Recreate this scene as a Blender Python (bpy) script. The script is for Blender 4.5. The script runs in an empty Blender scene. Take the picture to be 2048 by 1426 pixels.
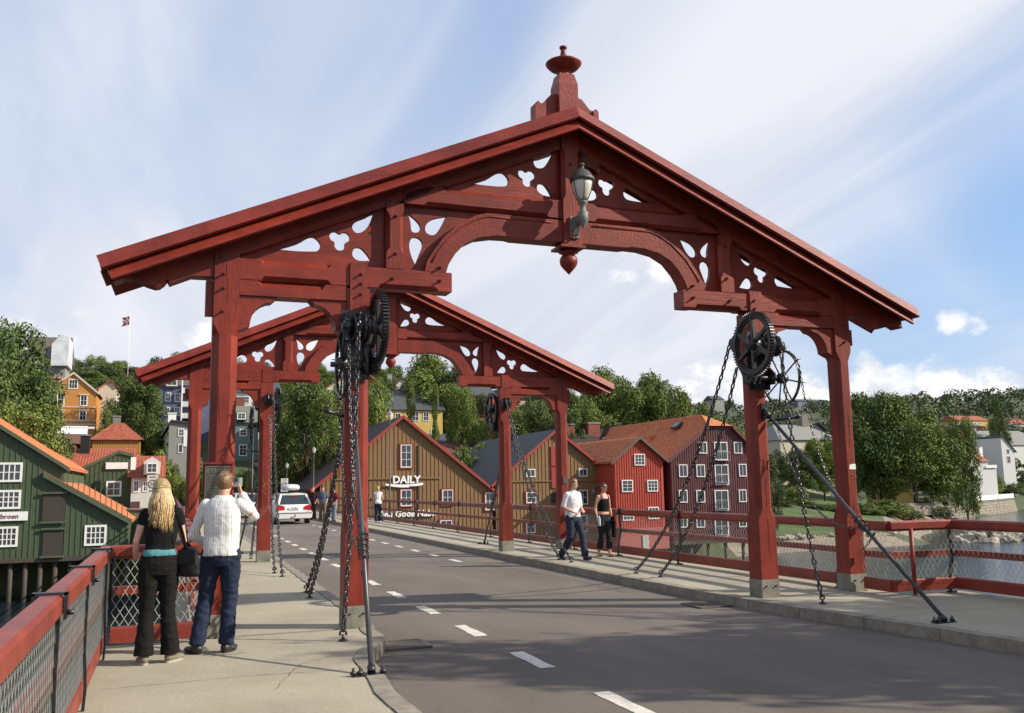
import bpy, math, random
import numpy as np
from mathutils import Vector, Matrix, noise as mnoise
from mathutils.geometry import tessellate_polygon
random.seed(7); RNG = np.random.RandomState(7)
S = bpy.context.scene
C = S.collection
R = math.radians
PI = math.pi

# ------------------------------------------------------------------ camera, sky, sun, exposure
CAM = Vector((-4.933, -10.912, 1.62)); YAW, PITCH, ROLL = .3565, .1394, -.0167; FPX = 1822.6
cf = Vector((math.sin(YAW)*math.cos(PITCH), math.cos(YAW)*math.cos(PITCH), math.sin(PITCH)))
cr = Vector((math.cos(YAW), -math.sin(YAW), 0)); cu = cr.cross(cf)
cr, cu = math.cos(ROLL)*cr+math.sin(ROLL)*cu, -math.sin(ROLL)*cr+math.cos(ROLL)*cu
cam_data = bpy.data.cameras.new('camera'); cam = bpy.data.objects.new('camera', cam_data); C.objects.link(cam)
cam_data.sensor_width = 36; cam_data.lens = 36*FPX/2048; cam_data.clip_start = .05; cam_data.clip_end = 6000
M = Matrix((cr, cu, -cf)).transposed().to_4x4(); M.translation = CAM; cam.matrix_world = M
S.camera = cam
S.view_settings.view_transform = 'Standard'; S.view_settings.look = 'None'
S.view_settings.exposure = 0.46; S.view_settings.gamma = 1; S.view_settings.use_curve_mapping = False
SUN = Vector((.86, -.42, .60)).normalized()
sd = bpy.data.lights.new('sun', 'SUN'); sd.energy = 5.0; sd.angle = R(.5); sd.color = (1, .915, .78)
sun = bpy.data.objects.new('sun', sd); C.objects.link(sun)
sun.rotation_euler = SUN.to_track_quat('Z', 'Y').to_euler()

def direction(px, py):
    return (cf+cr*((px-1024)/FPX)-cu*((py-713)/FPX)).normalized()

world = bpy.data.worlds.new('World'); S.world = world; world.use_nodes = True
def build_sky():
    nt = world.node_tree; N = nt.nodes; L = nt.links; N.clear()
    def n(t, **k):
        o = N.new(t)
        for a, b in k.items(): setattr(o, a, b)
        return o
    def val(sock, v):
        if hasattr(v, 'type') and not isinstance(v, (int, float)): L.new(v, sock)
        else: sock.default_value = v
    def m(op, a, b=0., c=0., clamp=False):
        o = n('ShaderNodeMath', operation=op, use_clamp=clamp); val(o.inputs[0], a); val(o.inputs[1], b); val(o.inputs[2], c); return o.outputs[0]
    def ss(x, a, b):
        o = n('ShaderNodeMapRange', interpolation_type='SMOOTHSTEP'); val(o.inputs[0], x); o.inputs[1].default_value = a; o.inputs[2].default_value = b; return o.outputs[0]
    def noise(vec, scale, detail=6, rough=.55, dist=0):
        o = n('ShaderNodeTexNoise'); L.new(vec, o.inputs['Vector']); o.inputs['Scale'].default_value = scale; o.inputs['Detail'].default_value = detail
        o.inputs['Roughness'].default_value = rough; o.inputs['Distortion'].default_value = dist; return o.outputs[0]
    def mix(f, a, b):
        o = n('ShaderNodeMix', data_type='RGBA'); val(o.inputs[0], f)
        for i, v in ((6, a), (7, b)):
            if isinstance(v, tuple): o.inputs[i].default_value = (*v, 1)
            else: L.new(v, o.inputs[i])
        return o.outputs[2]
    sky = n('ShaderNodeTexSky', sky_type='NISHITA'); sky.sun_disc = False
    sky.sun_elevation = math.asin(SUN.z); sky.sun_rotation = math.atan2(SUN.x, SUN.y); sky.altitude = 20
    tc = n('ShaderNodeTexCoord').outputs['Generated']
    nrm = n('ShaderNodeVectorMath', operation='NORMALIZE'); L.new(tc, nrm.inputs[0]); D = nrm.outputs[0]
    sp = n('ShaderNodeSeparateXYZ'); L.new(D, sp.inputs[0]); x, y, z = sp.outputs
    zz = m('MAXIMUM', z, .03)
    # cirrus: streaks on a high flat layer, stretched along one wind direction
    pz = m('ADD', zz, .12)
    cb = n('ShaderNodeCombineXYZ'); L.new(m('DIVIDE', x, pz), cb.inputs[0]); L.new(m('DIVIDE', y, pz), cb.inputs[1])
    mp = n('ShaderNodeMapping'); L.new(cb.outputs[0], mp.inputs[0]); mp.inputs['Rotation'].default_value = (0, 0, R(-12)); mp.inputs['Scale'].default_value = (1.5, .30, 1)
    c1 = noise(mp.outputs[0], 1.1, 6, .5, .9)
    mp2 = n('ShaderNodeMapping'); L.new(cb.outputs[0], mp2.inputs[0]); mp2.inputs['Rotation'].default_value = (0, 0, R(-32)); mp2.inputs['Scale'].default_value = (1.0, .35, 1); mp2.inputs['Location'].default_value = (3, 1, 0)
    c2 = noise(mp2.outputs[0], .8, 5, .5, 1.0)
    cir = m('ADD', ss(c1, .24, .78), m('MULTIPLY', ss(c2, .36, .62), .8))
    cir = m('ADD', m('MULTIPLY', cir, .52), .16)
    def blob(px, py, rad, sharp=.5):
        d = direction(px, py); o = n('ShaderNodeVectorMath', operation='DISTANCE'); L.new(D, o.inputs[0]); o.inputs[1].default_value = d
        return ss(o.outputs['Value'], rad/FPX, rad*sharp/FPX)
    # clear patches (less cirrus) right of the gate
    clear = m('MAXIMUM', m('MULTIPLY', blob(2090, 470, 430, .1), .96), m('MULTIPLY', blob(1840, 690, 470, .1), .85)); clear = m('MAXIMUM', clear, m('MULTIPLY', blob(1640, 560, 260, .1), .35))
    clear = m('MAXIMUM', clear, m('MULTIPLY', blob(330, 300, 420, .05), .30))
    thick = m('MAXIMUM', m('MULTIPLY', blob(1420, 200, 620, .0), .46), m('MULTIPLY', blob(700, 620, 900, .1), .42))
    cir = m('MULTIPLY', m('ADD', cir, thick), m('SUBTRACT', 1, clear), clamp=True)
    # milky band near the horizon
    low = ss(z, .34, .02)
    cir = m('ADD', cir, m('MULTIPLY', low, m('SUBTRACT', .55, m('MULTIPLY', clear, .55))), clamp=True)
    # cumulus
    k1 = noise(D, 9, 10, .62, .2)
    sc = n('ShaderNodeMapping'); L.new(D, sc.inputs[0]); sc.inputs['Scale'].default_value = (1, 1, 1.5)
    k2 = noise(sc.outputs[0], 26, 8, .62, .1)
    shape = m('ADD', m('MULTIPLY', k1, .55), m('MULTIPLY', k2, .45))
    ms = None
    for px, py, r_, st in ((1760, 800, 120, 1), (1890, 805, 120, 1), (2010, 800, 110, 1), (1420, 790, 125, 1), (1320, 800, 80, .8), (1620, 800, 85, .9),
                       (1905, 640, 62, .66), (1960, 648, 54, .56), (1240, 535, 110, .62), (1310, 548, 80, .55), (1900, 748, 26, .6), (1740, 735, 60, .8), (1470, 750, 60, .9),
                       (640, 660, 110, .65), (400, 690, 90, .6), (2120, 810, 120, 1), (100, 720, 150, .5)):
        b = m('MULTIPLY', blob(px, py, r_, .0), st)
        ms = b if ms is None else m('MAXIMUM', ms, b)
    belt = m('MULTIPLY', ss(z, .13, .03), .42)
    ms = m('MAXIMUM', ms, belt)
    cum = ss(m('ADD', shape, m('MULTIPLY', ms, .42)), .63, .83)
    cum = m('MULTIPLY', cum, ss(ms, .02, .2))
    shade = ss(k2, .35, .6)
    skyb = mix(.5, sky.outputs[0], (2.5, 4.3, 7.6))
    ccol = mix(ss(c1, .3, .7), (5.0, 5.3, 6.2), (6.4, 6.5, 6.95))
    kcol = mix(shade, (5.6, 5.9, 6.5), (8.0, 7.9, 7.8))
    c = mix(cir, skyb, ccol); c = mix(cum, c, kcol)
    bg = n('ShaderNodeBackground'); L.new(c, bg.inputs[0]); bg.inputs[1].default_value = .1
    out = n('ShaderNodeOutputWorld'); L.new(bg.outputs[0], out.inputs[0])
build_sky()

# ------------------------------------------------------------------ helpers
def U(px, py, ax, v):
    d = cf+cr*((px-1024)/FPX)-cu*((py-713)/FPX); i = 'xyz'.index(ax)
    return CAM+d*((v-CAM[i])/d[i])
def ss_(x, a, b):
    t = min(1, max(0, (x-a)/(b-a))); return t*t*(3-2*t)

MATS = {}
def mat(name, col, rough=.6, var=.15, nscale=6., bump=0., bscale=30., metal=0., spec=.5, col2=None, grain=None, wear=0., island=0., mask=(.4, .65), objvar=0., big=None):
    """principled material: base colour varied by object-space noise, optional second colour in patches, bump, grain stretch"""
    if name in MATS: return MATS[name]
    m = bpy.data.materials.new(name); m.use_nodes = True; MATS[name] = m
    nt = m.node_tree; N = nt.nodes; L = nt.links; b = N['Principled BSDF']
    b.inputs['Roughness'].default_value = rough; b.inputs['Metallic'].default_value = metal; b.inputs['Specular IOR Level'].default_value = spec
    tc = N.new('ShaderNodeTexCoord'); v = tc.outputs['Object']
    if grain:
        mp = N.new('ShaderNodeMapping'); mp.inputs['Scale'].default_value = grain; L.new(v, mp.inputs[0]); v = mp.outputs[0]
    nz = N.new('ShaderNodeTexNoise'); nz.inputs['Scale'].default_value = nscale; nz.inputs['Detail'].default_value = 6; nz.inputs['Roughness'].default_value = .65; L.new(v, nz.inputs['Vector'])
    mr = N.new('ShaderNodeMapRange'); L.new(nz.outputs[0], mr.inputs[0]); mr.inputs[1].default_value = .3; mr.inputs[2].default_value = .7
    mr.inputs[3].default_value = 1-var; mr.inputs[4].default_value = 1+var
    fac = mr.outputs[0]
    if island:
        g = N.new('ShaderNodeNewGeometry'); r2 = N.new('ShaderNodeMapRange'); L.new(g.outputs['Random Per Island'], r2.inputs[0]); r2.inputs[3].default_value = 1-island; r2.inputs[4].default_value = 1+island
        mm = N.new('ShaderNodeMath'); mm.operation = 'MULTIPLY'; L.new(fac, mm.inputs[0]); L.new(r2.outputs[0], mm.inputs[1]); fac = mm.outputs[0]
    if objvar:
        g = N.new('ShaderNodeObjectInfo'); r2 = N.new('ShaderNodeMapRange'); L.new(g.outputs['Random'], r2.inputs[0]); r2.inputs[3].default_value = 1-objvar; r2.inputs[4].default_value = 1+objvar
        mm = N.new('ShaderNodeMath'); mm.operation = 'MULTIPLY'; L.new(fac, mm.inputs[0]); L.new(r2.outputs[0], mm.inputs[1]); fac = mm.outputs[0]
    if big:
        nb = N.new('ShaderNodeTexNoise'); nb.inputs['Scale'].default_value = big[0]; nb.inputs['Detail'].default_value = 5; nb.inputs['Roughness'].default_value = .6
        mb_ = N.new('ShaderNodeMapping'); mb_.inputs['Scale'].default_value = big[2] if len(big) > 2 else (1, 1, 1); L.new(tc.outputs['Object'], mb_.inputs[0]); L.new(mb_.outputs[0], nb.inputs['Vector'])
        r2 = N.new('ShaderNodeMapRange'); L.new(nb.outputs[0], r2.inputs[0]); r2.inputs[1].default_value = .35; r2.inputs[2].default_value = .62; r2.inputs[3].default_value = 1-big[1]; r2.inputs[4].default_value = 1+big[1]*.6
        mm = N.new('ShaderNodeMath'); mm.operation = 'MULTIPLY'; L.new(fac, mm.inputs[0]); L.new(r2.outputs[0], mm.inputs[1]); fac = mm.outputs[0]
    base = None
    if col2 is not None:
        n2 = N.new('ShaderNodeTexNoise'); n2.inputs['Scale'].default_value = nscale*.37; n2.inputs['Detail'].default_value = 8; n2.inputs['Roughness'].default_value = .7; L.new(tc.outputs['Object'], n2.inputs['Vector'])
        r3 = N.new('ShaderNodeMapRange'); L.new(n2.outputs[0], r3.inputs[0]); r3.inputs[1].default_value = mask[0]; r3.inputs[2].default_value = mask[1]
        mx = N.new('ShaderNodeMix'); mx.data_type = 'RGBA'; L.new(r3.outputs[0], mx.inputs[0]); mx.inputs[6].default_value = (*col, 1); mx.inputs[7].default_value = (*col2, 1); base = mx.outputs[2]
    vm = N.new('ShaderNodeVectorMath'); vm.operation = 'SCALE'; L.new(fac, vm.inputs['Scale'])
    if base is None: vm.inputs[0].default_value = col
    else: L.new(base, vm.inputs[0])
    L.new(vm.outputs[0], b.inputs['Base Color'])
    if bump:
        n3 = N.new('ShaderNodeTexNoise'); n3.inputs['Scale'].default_value = bscale; n3.inputs['Detail'].default_value = 5; L.new(v, n3.inputs['Vector'])
        bp = N.new('ShaderNodeBump'); bp.inputs['Strength'].default_value = bump; bp.inputs['Distance'].default_value = .01; L.new(n3.outputs[0], bp.inputs['Height']); L.new(bp.outputs[0], b.inputs['Normal'])
    return m

class MB:
    def __init__(s): s.v = []; s.f = []; s.sm = []
    def add(s, vs, fs, smooth=False):
        o = len(s.v); s.v += [tuple(p) for p in vs]; s.f += [tuple(i+o for i in f) for f in fs]; s.sm += [smooth]*len(fs); return s
    def box(s, x0, x1, y0, y1, z0, z1):
        return s.add([(x0,y0,z0),(x1,y0,z0),(x1,y1,z0),(x0,y1,z0),(x0,y0,z1),(x1,y0,z1),(x1,y1,z1),(x0,y1,z1)],
                     [(0,3,2,1),(4,5,6,7),(0,1,5,4),(1,2,6,5),(2,3,7,6),(3,0,4,7)])
    def obox(s, c, ax, ay, az, hx, hy, hz):
        c = Vector(c); P = [c+ax*(sx*hx)+ay*(sy*hy)+az*(sz*hz) for sx, sy, sz in ((-1,-1,-1),(1,-1,-1),(1,1,-1),(-1,1,-1),(-1,-1,1),(1,-1,1),(1,1,1),(-1,1,1))]
        return s.add(P, [(0,3,2,1),(4,5,6,7),(0,1,5,4),(1,2,6,5),(2,3,7,6),(3,0,4,7)])
    def bar(s, a, b, w, h, up=(0,0,1)):
        a = Vector(a); b = Vector(b); d = (b-a); l = d.length; d.normalize(); u = Vector(up)
        if abs(d.dot(u)) > .98: u = Vector((0,1,0))
        sx = d.cross(u).normalized(); uz = sx.cross(d)
        return s.obox((a+b)/2, d, sx, uz, l/2, w/2, h/2)
    def tube(s, pts, r, n=8, smooth=True, cap=True, closed=False):
        pts = [Vector(p) for p in pts]; k = len(pts); rs = r if isinstance(r, (list, tuple)) else [r]*k
        vs = []; prev = None
        for i, p in enumerate(pts):
            if closed: t = pts[(i+1) % k]-pts[i-1]
            else: t = pts[min(i+1, k-1)]-pts[max(i-1, 0)]
            t.normalize()
            if prev is None:
                prev = t.orthogonal().normalized()
            u = (prev-t*prev.dot(t)).normalized(); prev = u; w = t.cross(u)
            rr = rs[i]; ra, rb = rr if isinstance(rr, (tuple, list)) else (rr, rr)
            for j in range(n):
                a = 2*PI*j/n; vs.append(p+u*(math.cos(a)*ra)+w*(math.sin(a)*rb))
        fs = []
        for i in range(k if closed else k-1):
            for j in range(n):
                a = i*n+j; b = i*n+(j+1) % n; i2 = (i+1) % k; fs.append((a, b, i2*n+(j+1) % n, i2*n+j))
        s.add(vs, fs, smooth)
        if cap and not closed:
            o = len(s.v)-len(vs); s.f.append(tuple(o+j for j in range(n))[::-1]); s.f.append(tuple(o+(k-1)*n+j for j in range(n))); s.sm += [False]*2
        return s
    def lathe(s, prof, c=(0,0,0), n=16, smooth=True, axis='z'):
        vs = []; c = Vector(c)
        for r, h in prof:
            for j in range(n):
                a = 2*PI*j/n; p = (r*math.cos(a), r*math.sin(a), h)
                if axis == 'x': p = (p[2], p[0], p[1])
                if axis == 'y': p = (p[0], p[2], p[1])
                vs.append(c+Vector(p))
        fs = [(i*n+j, i*n+(j+1) % n, (i+1)*n+(j+1) % n, (i+1)*n+j) for i in range(len(prof)-1) for j in range(n)]
        s.add(vs, fs, smooth); o = len(s.v)-len(vs)
        if prof[0] == prof[-1]: return s
        if prof[0][0] > 1e-4: s.f.append(tuple(o+j for j in range(n))[::-1]); s.sm.append(False)
        if prof[-1][0] > 1e-4: s.f.append(tuple(o+(len(prof)-1)*n+j for j in range(n))); s.sm.append(False)
        return s
    def prism(s, poly, y0, y1, holes=(), fn=None):
        """polygon in (x, z) with holes, extruded from y0 to y1; fn maps (x, y, z)"""
        fn = fn or (lambda x, y, z: (x, y, z))
        loops = [list(poly)]+[list(h) for h in holes]
        flat = [p for l in loops for p in l]
        tris = tessellate_polygon([[Vector((p[0], p[1], 0)) for p in l] for l in loops])
        k = len(flat); vs = [fn(p[0], y0, p[1]) for p in flat]+[fn(p[0], y1, p[1]) for p in flat]
        fs = []
        for t in tris:
            a, b, c = (Vector((*flat[i], 0)) for i in t)
            t = tuple(t) if (b-a).cross(c-a).z > 0 else tuple(t)[::-1]
            fs.append(t); fs.append(tuple(i+k for i in t[::-1]))
        o = 0
        for li, l in enumerate(loops):
            area = sum(l[i-1][0]*l[i][1]-l[i][0]*l[i-1][1] for i in range(len(l)))
            for i in range(len(l)):
                a, b = o+i, o+(i+1) % len(l); q = (a, a+k, b+k, b)
                if (area > 0) != (li == 0): pass
                else: q = q[::-1]
                fs.append(q[::-1] if False else q)
            o += len(l)
        return s.add(vs, fs)
    def cbeam(s, p0, p1, w, h, side, up, st):
        """beam with stopped chamfers. st: list of (distance, (c1..c4)) for corners -s-u, +s-u, +s+u, -s+u"""
        p0 = Vector(p0); p1 = Vector(p1); L_ = (p1-p0).length; d = (p1-p0)/L_; sd_ = Vector(side).normalized(); u = Vector(up).normalized()
        vs = []; e = .003
        for t, c in st:
            c = [max(e, q) for q in c]; q = p0+d*(t if t >= 0 else L_+t)
            hw, hh = w/2, h/2
            ring = [(-hw+c[0], -hh), (hw-c[1], -hh), (hw, -hh+c[1]), (hw, hh-c[2]), (hw-c[2], hh), (-hw+c[3], hh), (-hw, hh-c[3]), (-hw, -hh+c[0])]
            vs += [q+sd_*a+u*b for a, b in ring]
        k = len(st); fs = [(i*8+j, i*8+(j+1) % 8, (i+1)*8+(j+1) % 8, (i+1)*8+j) for i in range(k-1) for j in range(8)]
        fs += [tuple(range(8))[::-1], tuple((k-1)*8+j for j in range(8))]
        return s.add(vs, fs)
    def build(s, name, m, parent=None, loc=None, label=None, cat=None, group=None, kind=None, fixn=True):
        me = bpy.data.meshes.new(name); me.from_pydata(s.v, [], s.f)
        if fixn:
            import bmesh
            bm = bmesh.new(); bm.from_mesh(me); bmesh.ops.recalc_face_normals(bm, faces=bm.faces[:]); bm.to_mesh(me); bm.free()
        if any(s.sm): me.polygons.foreach_set('use_smooth', s.sm)
        me.update()
        if m is not None: me.materials.append(m if not isinstance(m, str) else MATS[m])
        o = bpy.data.objects.new(name, me); C.objects.link(o)
        if parent is not None: o.parent = parent
        if loc is not None: o.location = loc
        tag(o, label, cat, group, kind); return o
def tag(o, label=None, cat=None, group=None, kind=None):
    if label: o['label'] = label
    if cat: o['category'] = cat
    if group: o['group'] = group
    if kind: o['kind'] = kind
    return o
def thing(name, label, cat, loc=(0,0,0), rz=0, group=None):
    o = bpy.data.objects.new(name, None); o.empty_display_size = .2; C.objects.link(o); o.location = loc; o.rotation_euler = (0, 0, rz)
    return tag(o, label, cat, group)
def inst(name, me, parent=None, loc=(0,0,0), rot=None, scale=None, mtx=None):
    o = bpy.data.objects.new(name, me); C.objects.link(o)
    if parent is not None: o.parent = parent
    if mtx is not None: o.matrix_local = mtx
    else:
        o.location = loc
        if rot is not None: o.rotation_euler = rot
        if scale is not None: o.scale = scale
    return o
def copy_tree(root, loc=None, rz=None, label=None, skip=()):
    r = root.copy(); C.objects.link(r)
    if loc is not None: r.location = loc
    if rz is not None: r.rotation_euler = (0, 0, rz)
    if label: r['label'] = label
    kids = {}
    for o in list(KIDS(root)):
        if o.name.split('.')[0] in skip: continue
        c = o.copy(); C.objects.link(c); c.parent = r
        for g in KIDS(o):
            d = g.copy(); C.objects.link(d); d.parent = c
    return r
def KIDS(o): return [c for c in C.objects if c.parent == o]
def text_mesh(txt, size, depth, name, m, parent, mtx, shear=0., align='CENTER', weight=0.):
    cu_ = bpy.data.curves.new(name, 'FONT'); cu_.body = txt; cu_.size = size; cu_.extrude = depth; cu_.shear = shear; cu_.align_x = align; cu_.resolution_u = 2; cu_.offset = weight
    t = bpy.data.objects.new(name, cu_); C.objects.link(t)
    dg = bpy.context.evaluated_depsgraph_get(); me = bpy.data.meshes.new_from_object(t.evaluated_get(dg)); bpy.data.objects.remove(t); bpy.data.curves.remove(cu_)
    me.name = name; me.materials.clear(); me.materials.append(m)
    o = bpy.data.objects.new(name, me); C.objects.link(o); o.parent = parent; o.matrix_local = mtx; return o
FACE = Matrix(((1,0,0,0),(0,0,1,0),(0,1,0,0),(0,0,0,1)))   # text plane (x,y) -> (x,z)
def facing(x, y, z):                                        # text readable from -y
    return Matrix.Translation((x, y, z)) @ Matrix.Rotation(PI/2, 4, 'X')

# ------------------------------------------------------------------ materials
RED = mat('red_paint', (.205, .0275, .0150), rough=.47, var=.2, nscale=5, bump=.4, bscale=26, grain=(1, 1, 1), col2=(.155, .0215, .0125), objvar=.10, spec=.32, big=(2.0, .20, (1, 1, .4)))
REDV = mat('red_paint_upright_grain', (.205, .0275, .0150), rough=.47, var=.22, nscale=9, bump=.4, bscale=40, grain=(1, 1, .12), col2=(.155, .0215, .0125), objvar=.10, spec=.32, big=(2.0, .20, (1, 1, .4)))
REDH = mat('red_paint_level_grain', (.205, .0275, .0150), rough=.47, var=.22, nscale=9, bump=.4, bscale=40, grain=(.12, 1, 1), col2=(.155, .0215, .0125), objvar=.10, spec=.32, big=(2.0, .20, (1, 1, .4)))
REDR = mat('red_rail_paint', (.235, .037, .017), rough=.42, var=.16, nscale=6, bump=.3, bscale=30, col2=(.17, .026, .018))
REDRF = mat('red_rail_paint_faded', (.16, .030, .025), rough=.45, var=.16, nscale=6, bump=.3, bscale=30)
IRON = mat('black_iron', (.012, .012, .013), rough=.38, var=.3, nscale=20, bump=.3, bscale=60, metal=.0, spec=.6)
CHAINM = mat('tarred_chain', (.014, .012, .012), rough=.28, var=.3, nscale=30, spec=.8)
RODM = mat('grey_rod_paint', (.045, .045, .05), rough=.4, var=.2, nscale=8)
CONC = mat('sidewalk_concrete', (.35, .31, .225), rough=.9, var=.14, nscale=60, bump=.6, bscale=120, big=(.8, .14), col2=(.27, .24, .18), mask=(.35, .7))
KERB = mat('kerb_concrete', (.25, .22, .17), rough=.9, var=.15, nscale=14, bump=.5, bscale=60, col2=(.16, .14, .11))
SHOE = mat('weathered_concrete', (.22, .21, .17), rough=.9, var=.2, nscale=12, bump=.4, bscale=50, col2=(.13, .13, .10))
ASPH = mat('asphalt', (.158, .132, .108), rough=.9, var=.26, nscale=110, bump=.9, bscale=220, big=(.7, .20, (1, .35, 1)), col2=(.125, .105, .088), mask=(.3, .7))
LINE = mat('road_paint', (.62, .58, .50), rough=.7, var=.15, nscale=30, col2=(.45, .42, .36))
WIRE = mat('galvanised_wire', (.40, .41, .36), rough=.5, var=.1)
STEEL = mat('galvanised_steel', (.35, .36, .36), rough=.4, var=.1, metal=.6)
WHITE = mat('white_paint', (.74, .74, .70), rough=.5, var=.05)
GLASS = mat('window_glass', (.03, .035, .04), rough=.06, var=.4, nscale=.8, spec=.8)
GREEN = mat('green_cladding', (.052, .078, .036), rough=.7, var=.15, nscale=3, bump=.2)
GREEN2 = mat('green_cladding_light', (.070, .088, .048), rough=.7, var=.15, nscale=3)
BROWN = mat('brown_cladding', (.215, .118, .045), rough=.7, var=.15, nscale=3, bump=.2)
REDW = mat('bright_red_cladding', (.38, .045, .024), rough=.65, var=.12, nscale=3)
MAROON = mat('maroon_cladding', (.098, .024, .026), rough=.65, var=.12, nscale=3)
BARGE = mat('red_barge_board', (.28, .035, .028), rough=.5, var=.1)
TILE = mat('orange_roof_tile', (.47, .155, .055), rough=.8, var=.32, nscale=5, col2=(.33, .10, .045), island=.15)
TILED = mat('dark_roof_felt', (.030, .018, .017), rough=.8, var=.3, nscale=4)
SLATE = mat('grey_slate', (.055, .058, .058), rough=.75, var=.25, nscale=6)
TILER = mat('red_roof_tile', (.34, .088, .045), rough=.8, var=.3, nscale=5, col2=(.22, .055, .032), island=.15)
TIMBER = mat('wet_pile_timber', (.06, .05, .04), rough=.9, var=.3, nscale=4)
DARK = mat('dark_opening', (.012, .012, .012), rough=.6, var=.2)

# ------------------------------------------------------------------ ground, water, road, pavements
WATER_Z = -7.0
SHX = [-2000, 50, 58, 88, 96, 112, 127, 147, 158, 163, 180, 193, 260, 3000]; SHY = [76, 76, 78, 79, 90, 108, 119, 136.5, 140.5, 144, 153, 160, 200, 900]
def terrain_h(x, y):
    # shore line: the wharf houses' quay at y = 76, then the bank swings right and away
    ys = float(np.interp(x, SHX, SHY))
    d = y-ys
    if d < 0: return -8.6-min(3, -d*.05)
    if x < 48: h = -8+ss_(d, 1, 4)*7.6
    else:
        k = ss_(x, 48, 58); h = (1-k)*(-8+ss_(d, 1, 4)*7.6)+k*(-7.5+ss_(d, 0, 12)*2.0+ss_(d, 12, 50)*1.8+ss_(d, 45, 80)*3.5)
    if x > 128: h = max(h, -7.4+ss_(d, 2.5, 5.5)*3.7*ss_(x, 128, 142))
    dist = math.hypot(x-CAM.x, y-CAM.y)
    hill = 23*ss_(y, 88, 205)*(1-ss_(x, 60, 150))
    far = 66*ss_(dist, 260, 900)
    h += max(hill, far)+.8*mnoise.noise(Vector((x*.03, y*.03, 1)))*ss_(dist, 110, 150)
    return h
def grid_axis(marks):
    out = []
    for a, b, st in marks:
        out += list(np.arange(a, b, st))
    return out+[marks[-1][1]]
def build_ground():
    xs = grid_axis([(-1500, -300, 150), (-300, -60, 20), (-60, 160, 4), (160, 400, 15), (400, 2600, 110)])
    ys = grid_axis([(-400, 40, 44), (40, 70, 5), (70, 86, 1), (86, 260, 4), (260, 700, 20), (700, 3000, 115)])
    vs = [(x, y, terrain_h(x, y)) for y in ys for x in xs]; W = len(xs)
    fs = [(j*W+i, j*W+i+1, (j+1)*W+i+1, (j+1)*W+i) for j in range(len(ys)-1) for i in range(W-1)]
    mb = MB(); mb.add(vs, fs, True)
    g = mat('ground_grass_and_scrub', (.045, .066, .022), rough=.95, var=.4, nscale=.6, col2=(.060, .070, .030))
    mb.build('ground', g, kind='structure', fixn=False)
    w = MATS.get('water') or bpy.data.materials.new('water'); w.use_nodes = True; MATS['water'] = w
    nt = w.node_tree; b = nt.nodes['Principled BSDF']; b.inputs['Base Color'].default_value = (.014, .022, .030, 1); b.inputs['Roughness'].default_value = .12; b.inputs['IOR'].default_value = 1.33
    tc = nt.nodes.new('ShaderNodeTexCoord'); n1 = nt.nodes.new('ShaderNodeTexNoise'); n1.inputs['Scale'].default_value = 1.1; n1.inputs['Detail'].default_value = 6
    mp = nt.nodes.new('ShaderNodeMapping'); mp.inputs['Scale'].default_value = (1, 1.6, 1); nt.links.new(tc.outputs['Object'], mp.inputs[0]); nt.links.new(mp.outputs[0], n1.inputs['Vector'])
    bp = nt.nodes.new('ShaderNodeBump'); bp.inputs['Strength'].default_value = 1; bp.inputs['Distance'].default_value = .12; nt.links.new(n1.outputs[0], bp.inputs['Height']); nt.links.new(bp.outputs[0], b.inputs['Normal'])
    MB().add([(-1500, -400, WATER_Z), (2600, -400, WATER_Z), (2600, 3000, WATER_Z), (-1500, 3000, WATER_Z)], [(0, 1, 2, 3)]).build('river_water', w, kind='structure', fixn=False)
build_ground()

def strip(name, left, right, z, m, thick=None, kind='structure', parent=None, **k):
    """sheet between two poly-lines (lists of (x, y)), same number of points; optional thickness makes a slab"""
    n = len(left); mb = MB()
    vs = [(*p, z) for p in left]+[(*p, z) for p in right]
    fs = [(i, n+i, n+i+1, i+1) for i in range(n-1)]
    if thick:
        vs += [(p[0], p[1], z-thick) for p in left]+[(p[0], p[1], z-thick) for p in right]
        fs += [(2*n+i, 2*n+i+1, 3*n+i+1, 3*n+i) for i in range(n-1)]
        fs += [(i, i+1, 2*n+i+1, 2*n+i) for i in range(n-1)]+[(n+i+1, n+i, 3*n+i, 3*n+i+1) for i in range(n-1)]
        fs += [(0, 2*n, 3*n, n), (n-1, 2*n-1, 4*n-1, 3*n-1)]
    mb.add(vs, fs); return mb.build(name, m, kind=kind if parent is None else None, parent=parent, **k)
# road deck
strip('road', [(-3.6, -30), (-3.6, 72), (-7, 80), (-14, 90), (-24, 100)], [(3.4, -30), (3.4, 72), (3.2, 82), (-2, 92), (-10, 104)], -.12, ASPH, thick=.35)
YS = [-30, -8, -4.4, -3.4, -2.8, -2.2, -1.6, -1.25, -1.0, -.4, .35, 1.2, 12, 24, 36, 72]
kl = {-30: -3.5, -8: -3.32, -4.4: -3.2, -3.4: -3.22, -2.8: -3.14, -2.2: -3.13, -1.6: -3.02, -1.25: -2.82, -1.0: -2.74, -.4: -2.7, .35: -2.66, 1.2: -2.6, 12: -2.5, 24: -2.5, 36: -2.5, 72: -2.6}
kr = {-30: 4.2, -8: 3.3, -4.4: 2.98, -3.4: 2.90, -2.8: 2.84, -2.2: 2.76, -1.6: 2.68, -1.25: 2.63, -1.0: 2.6, -.4: 2.55, .35: 2.50, 1.2: 2.46, 12: 2.42, 24: 2.42, 36: 2.42, 72: 2.42}
def jit(y, s): return .012*math.sin(y*7.3+s)+.01*math.sin(y*17+s*2)
YF = sorted(set([round(a, 2) for a in list(np.arange(-8, 12, .25))+YS]))
def kx(t, y): return float(np.interp(y, YS, [t[q] for q in YS]))+(jit(y, 1 if t is kl else 4) if -8 < y < 12 else 0)
outL = lambda y: -5.72 if y < -.2 else -4.95
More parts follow.
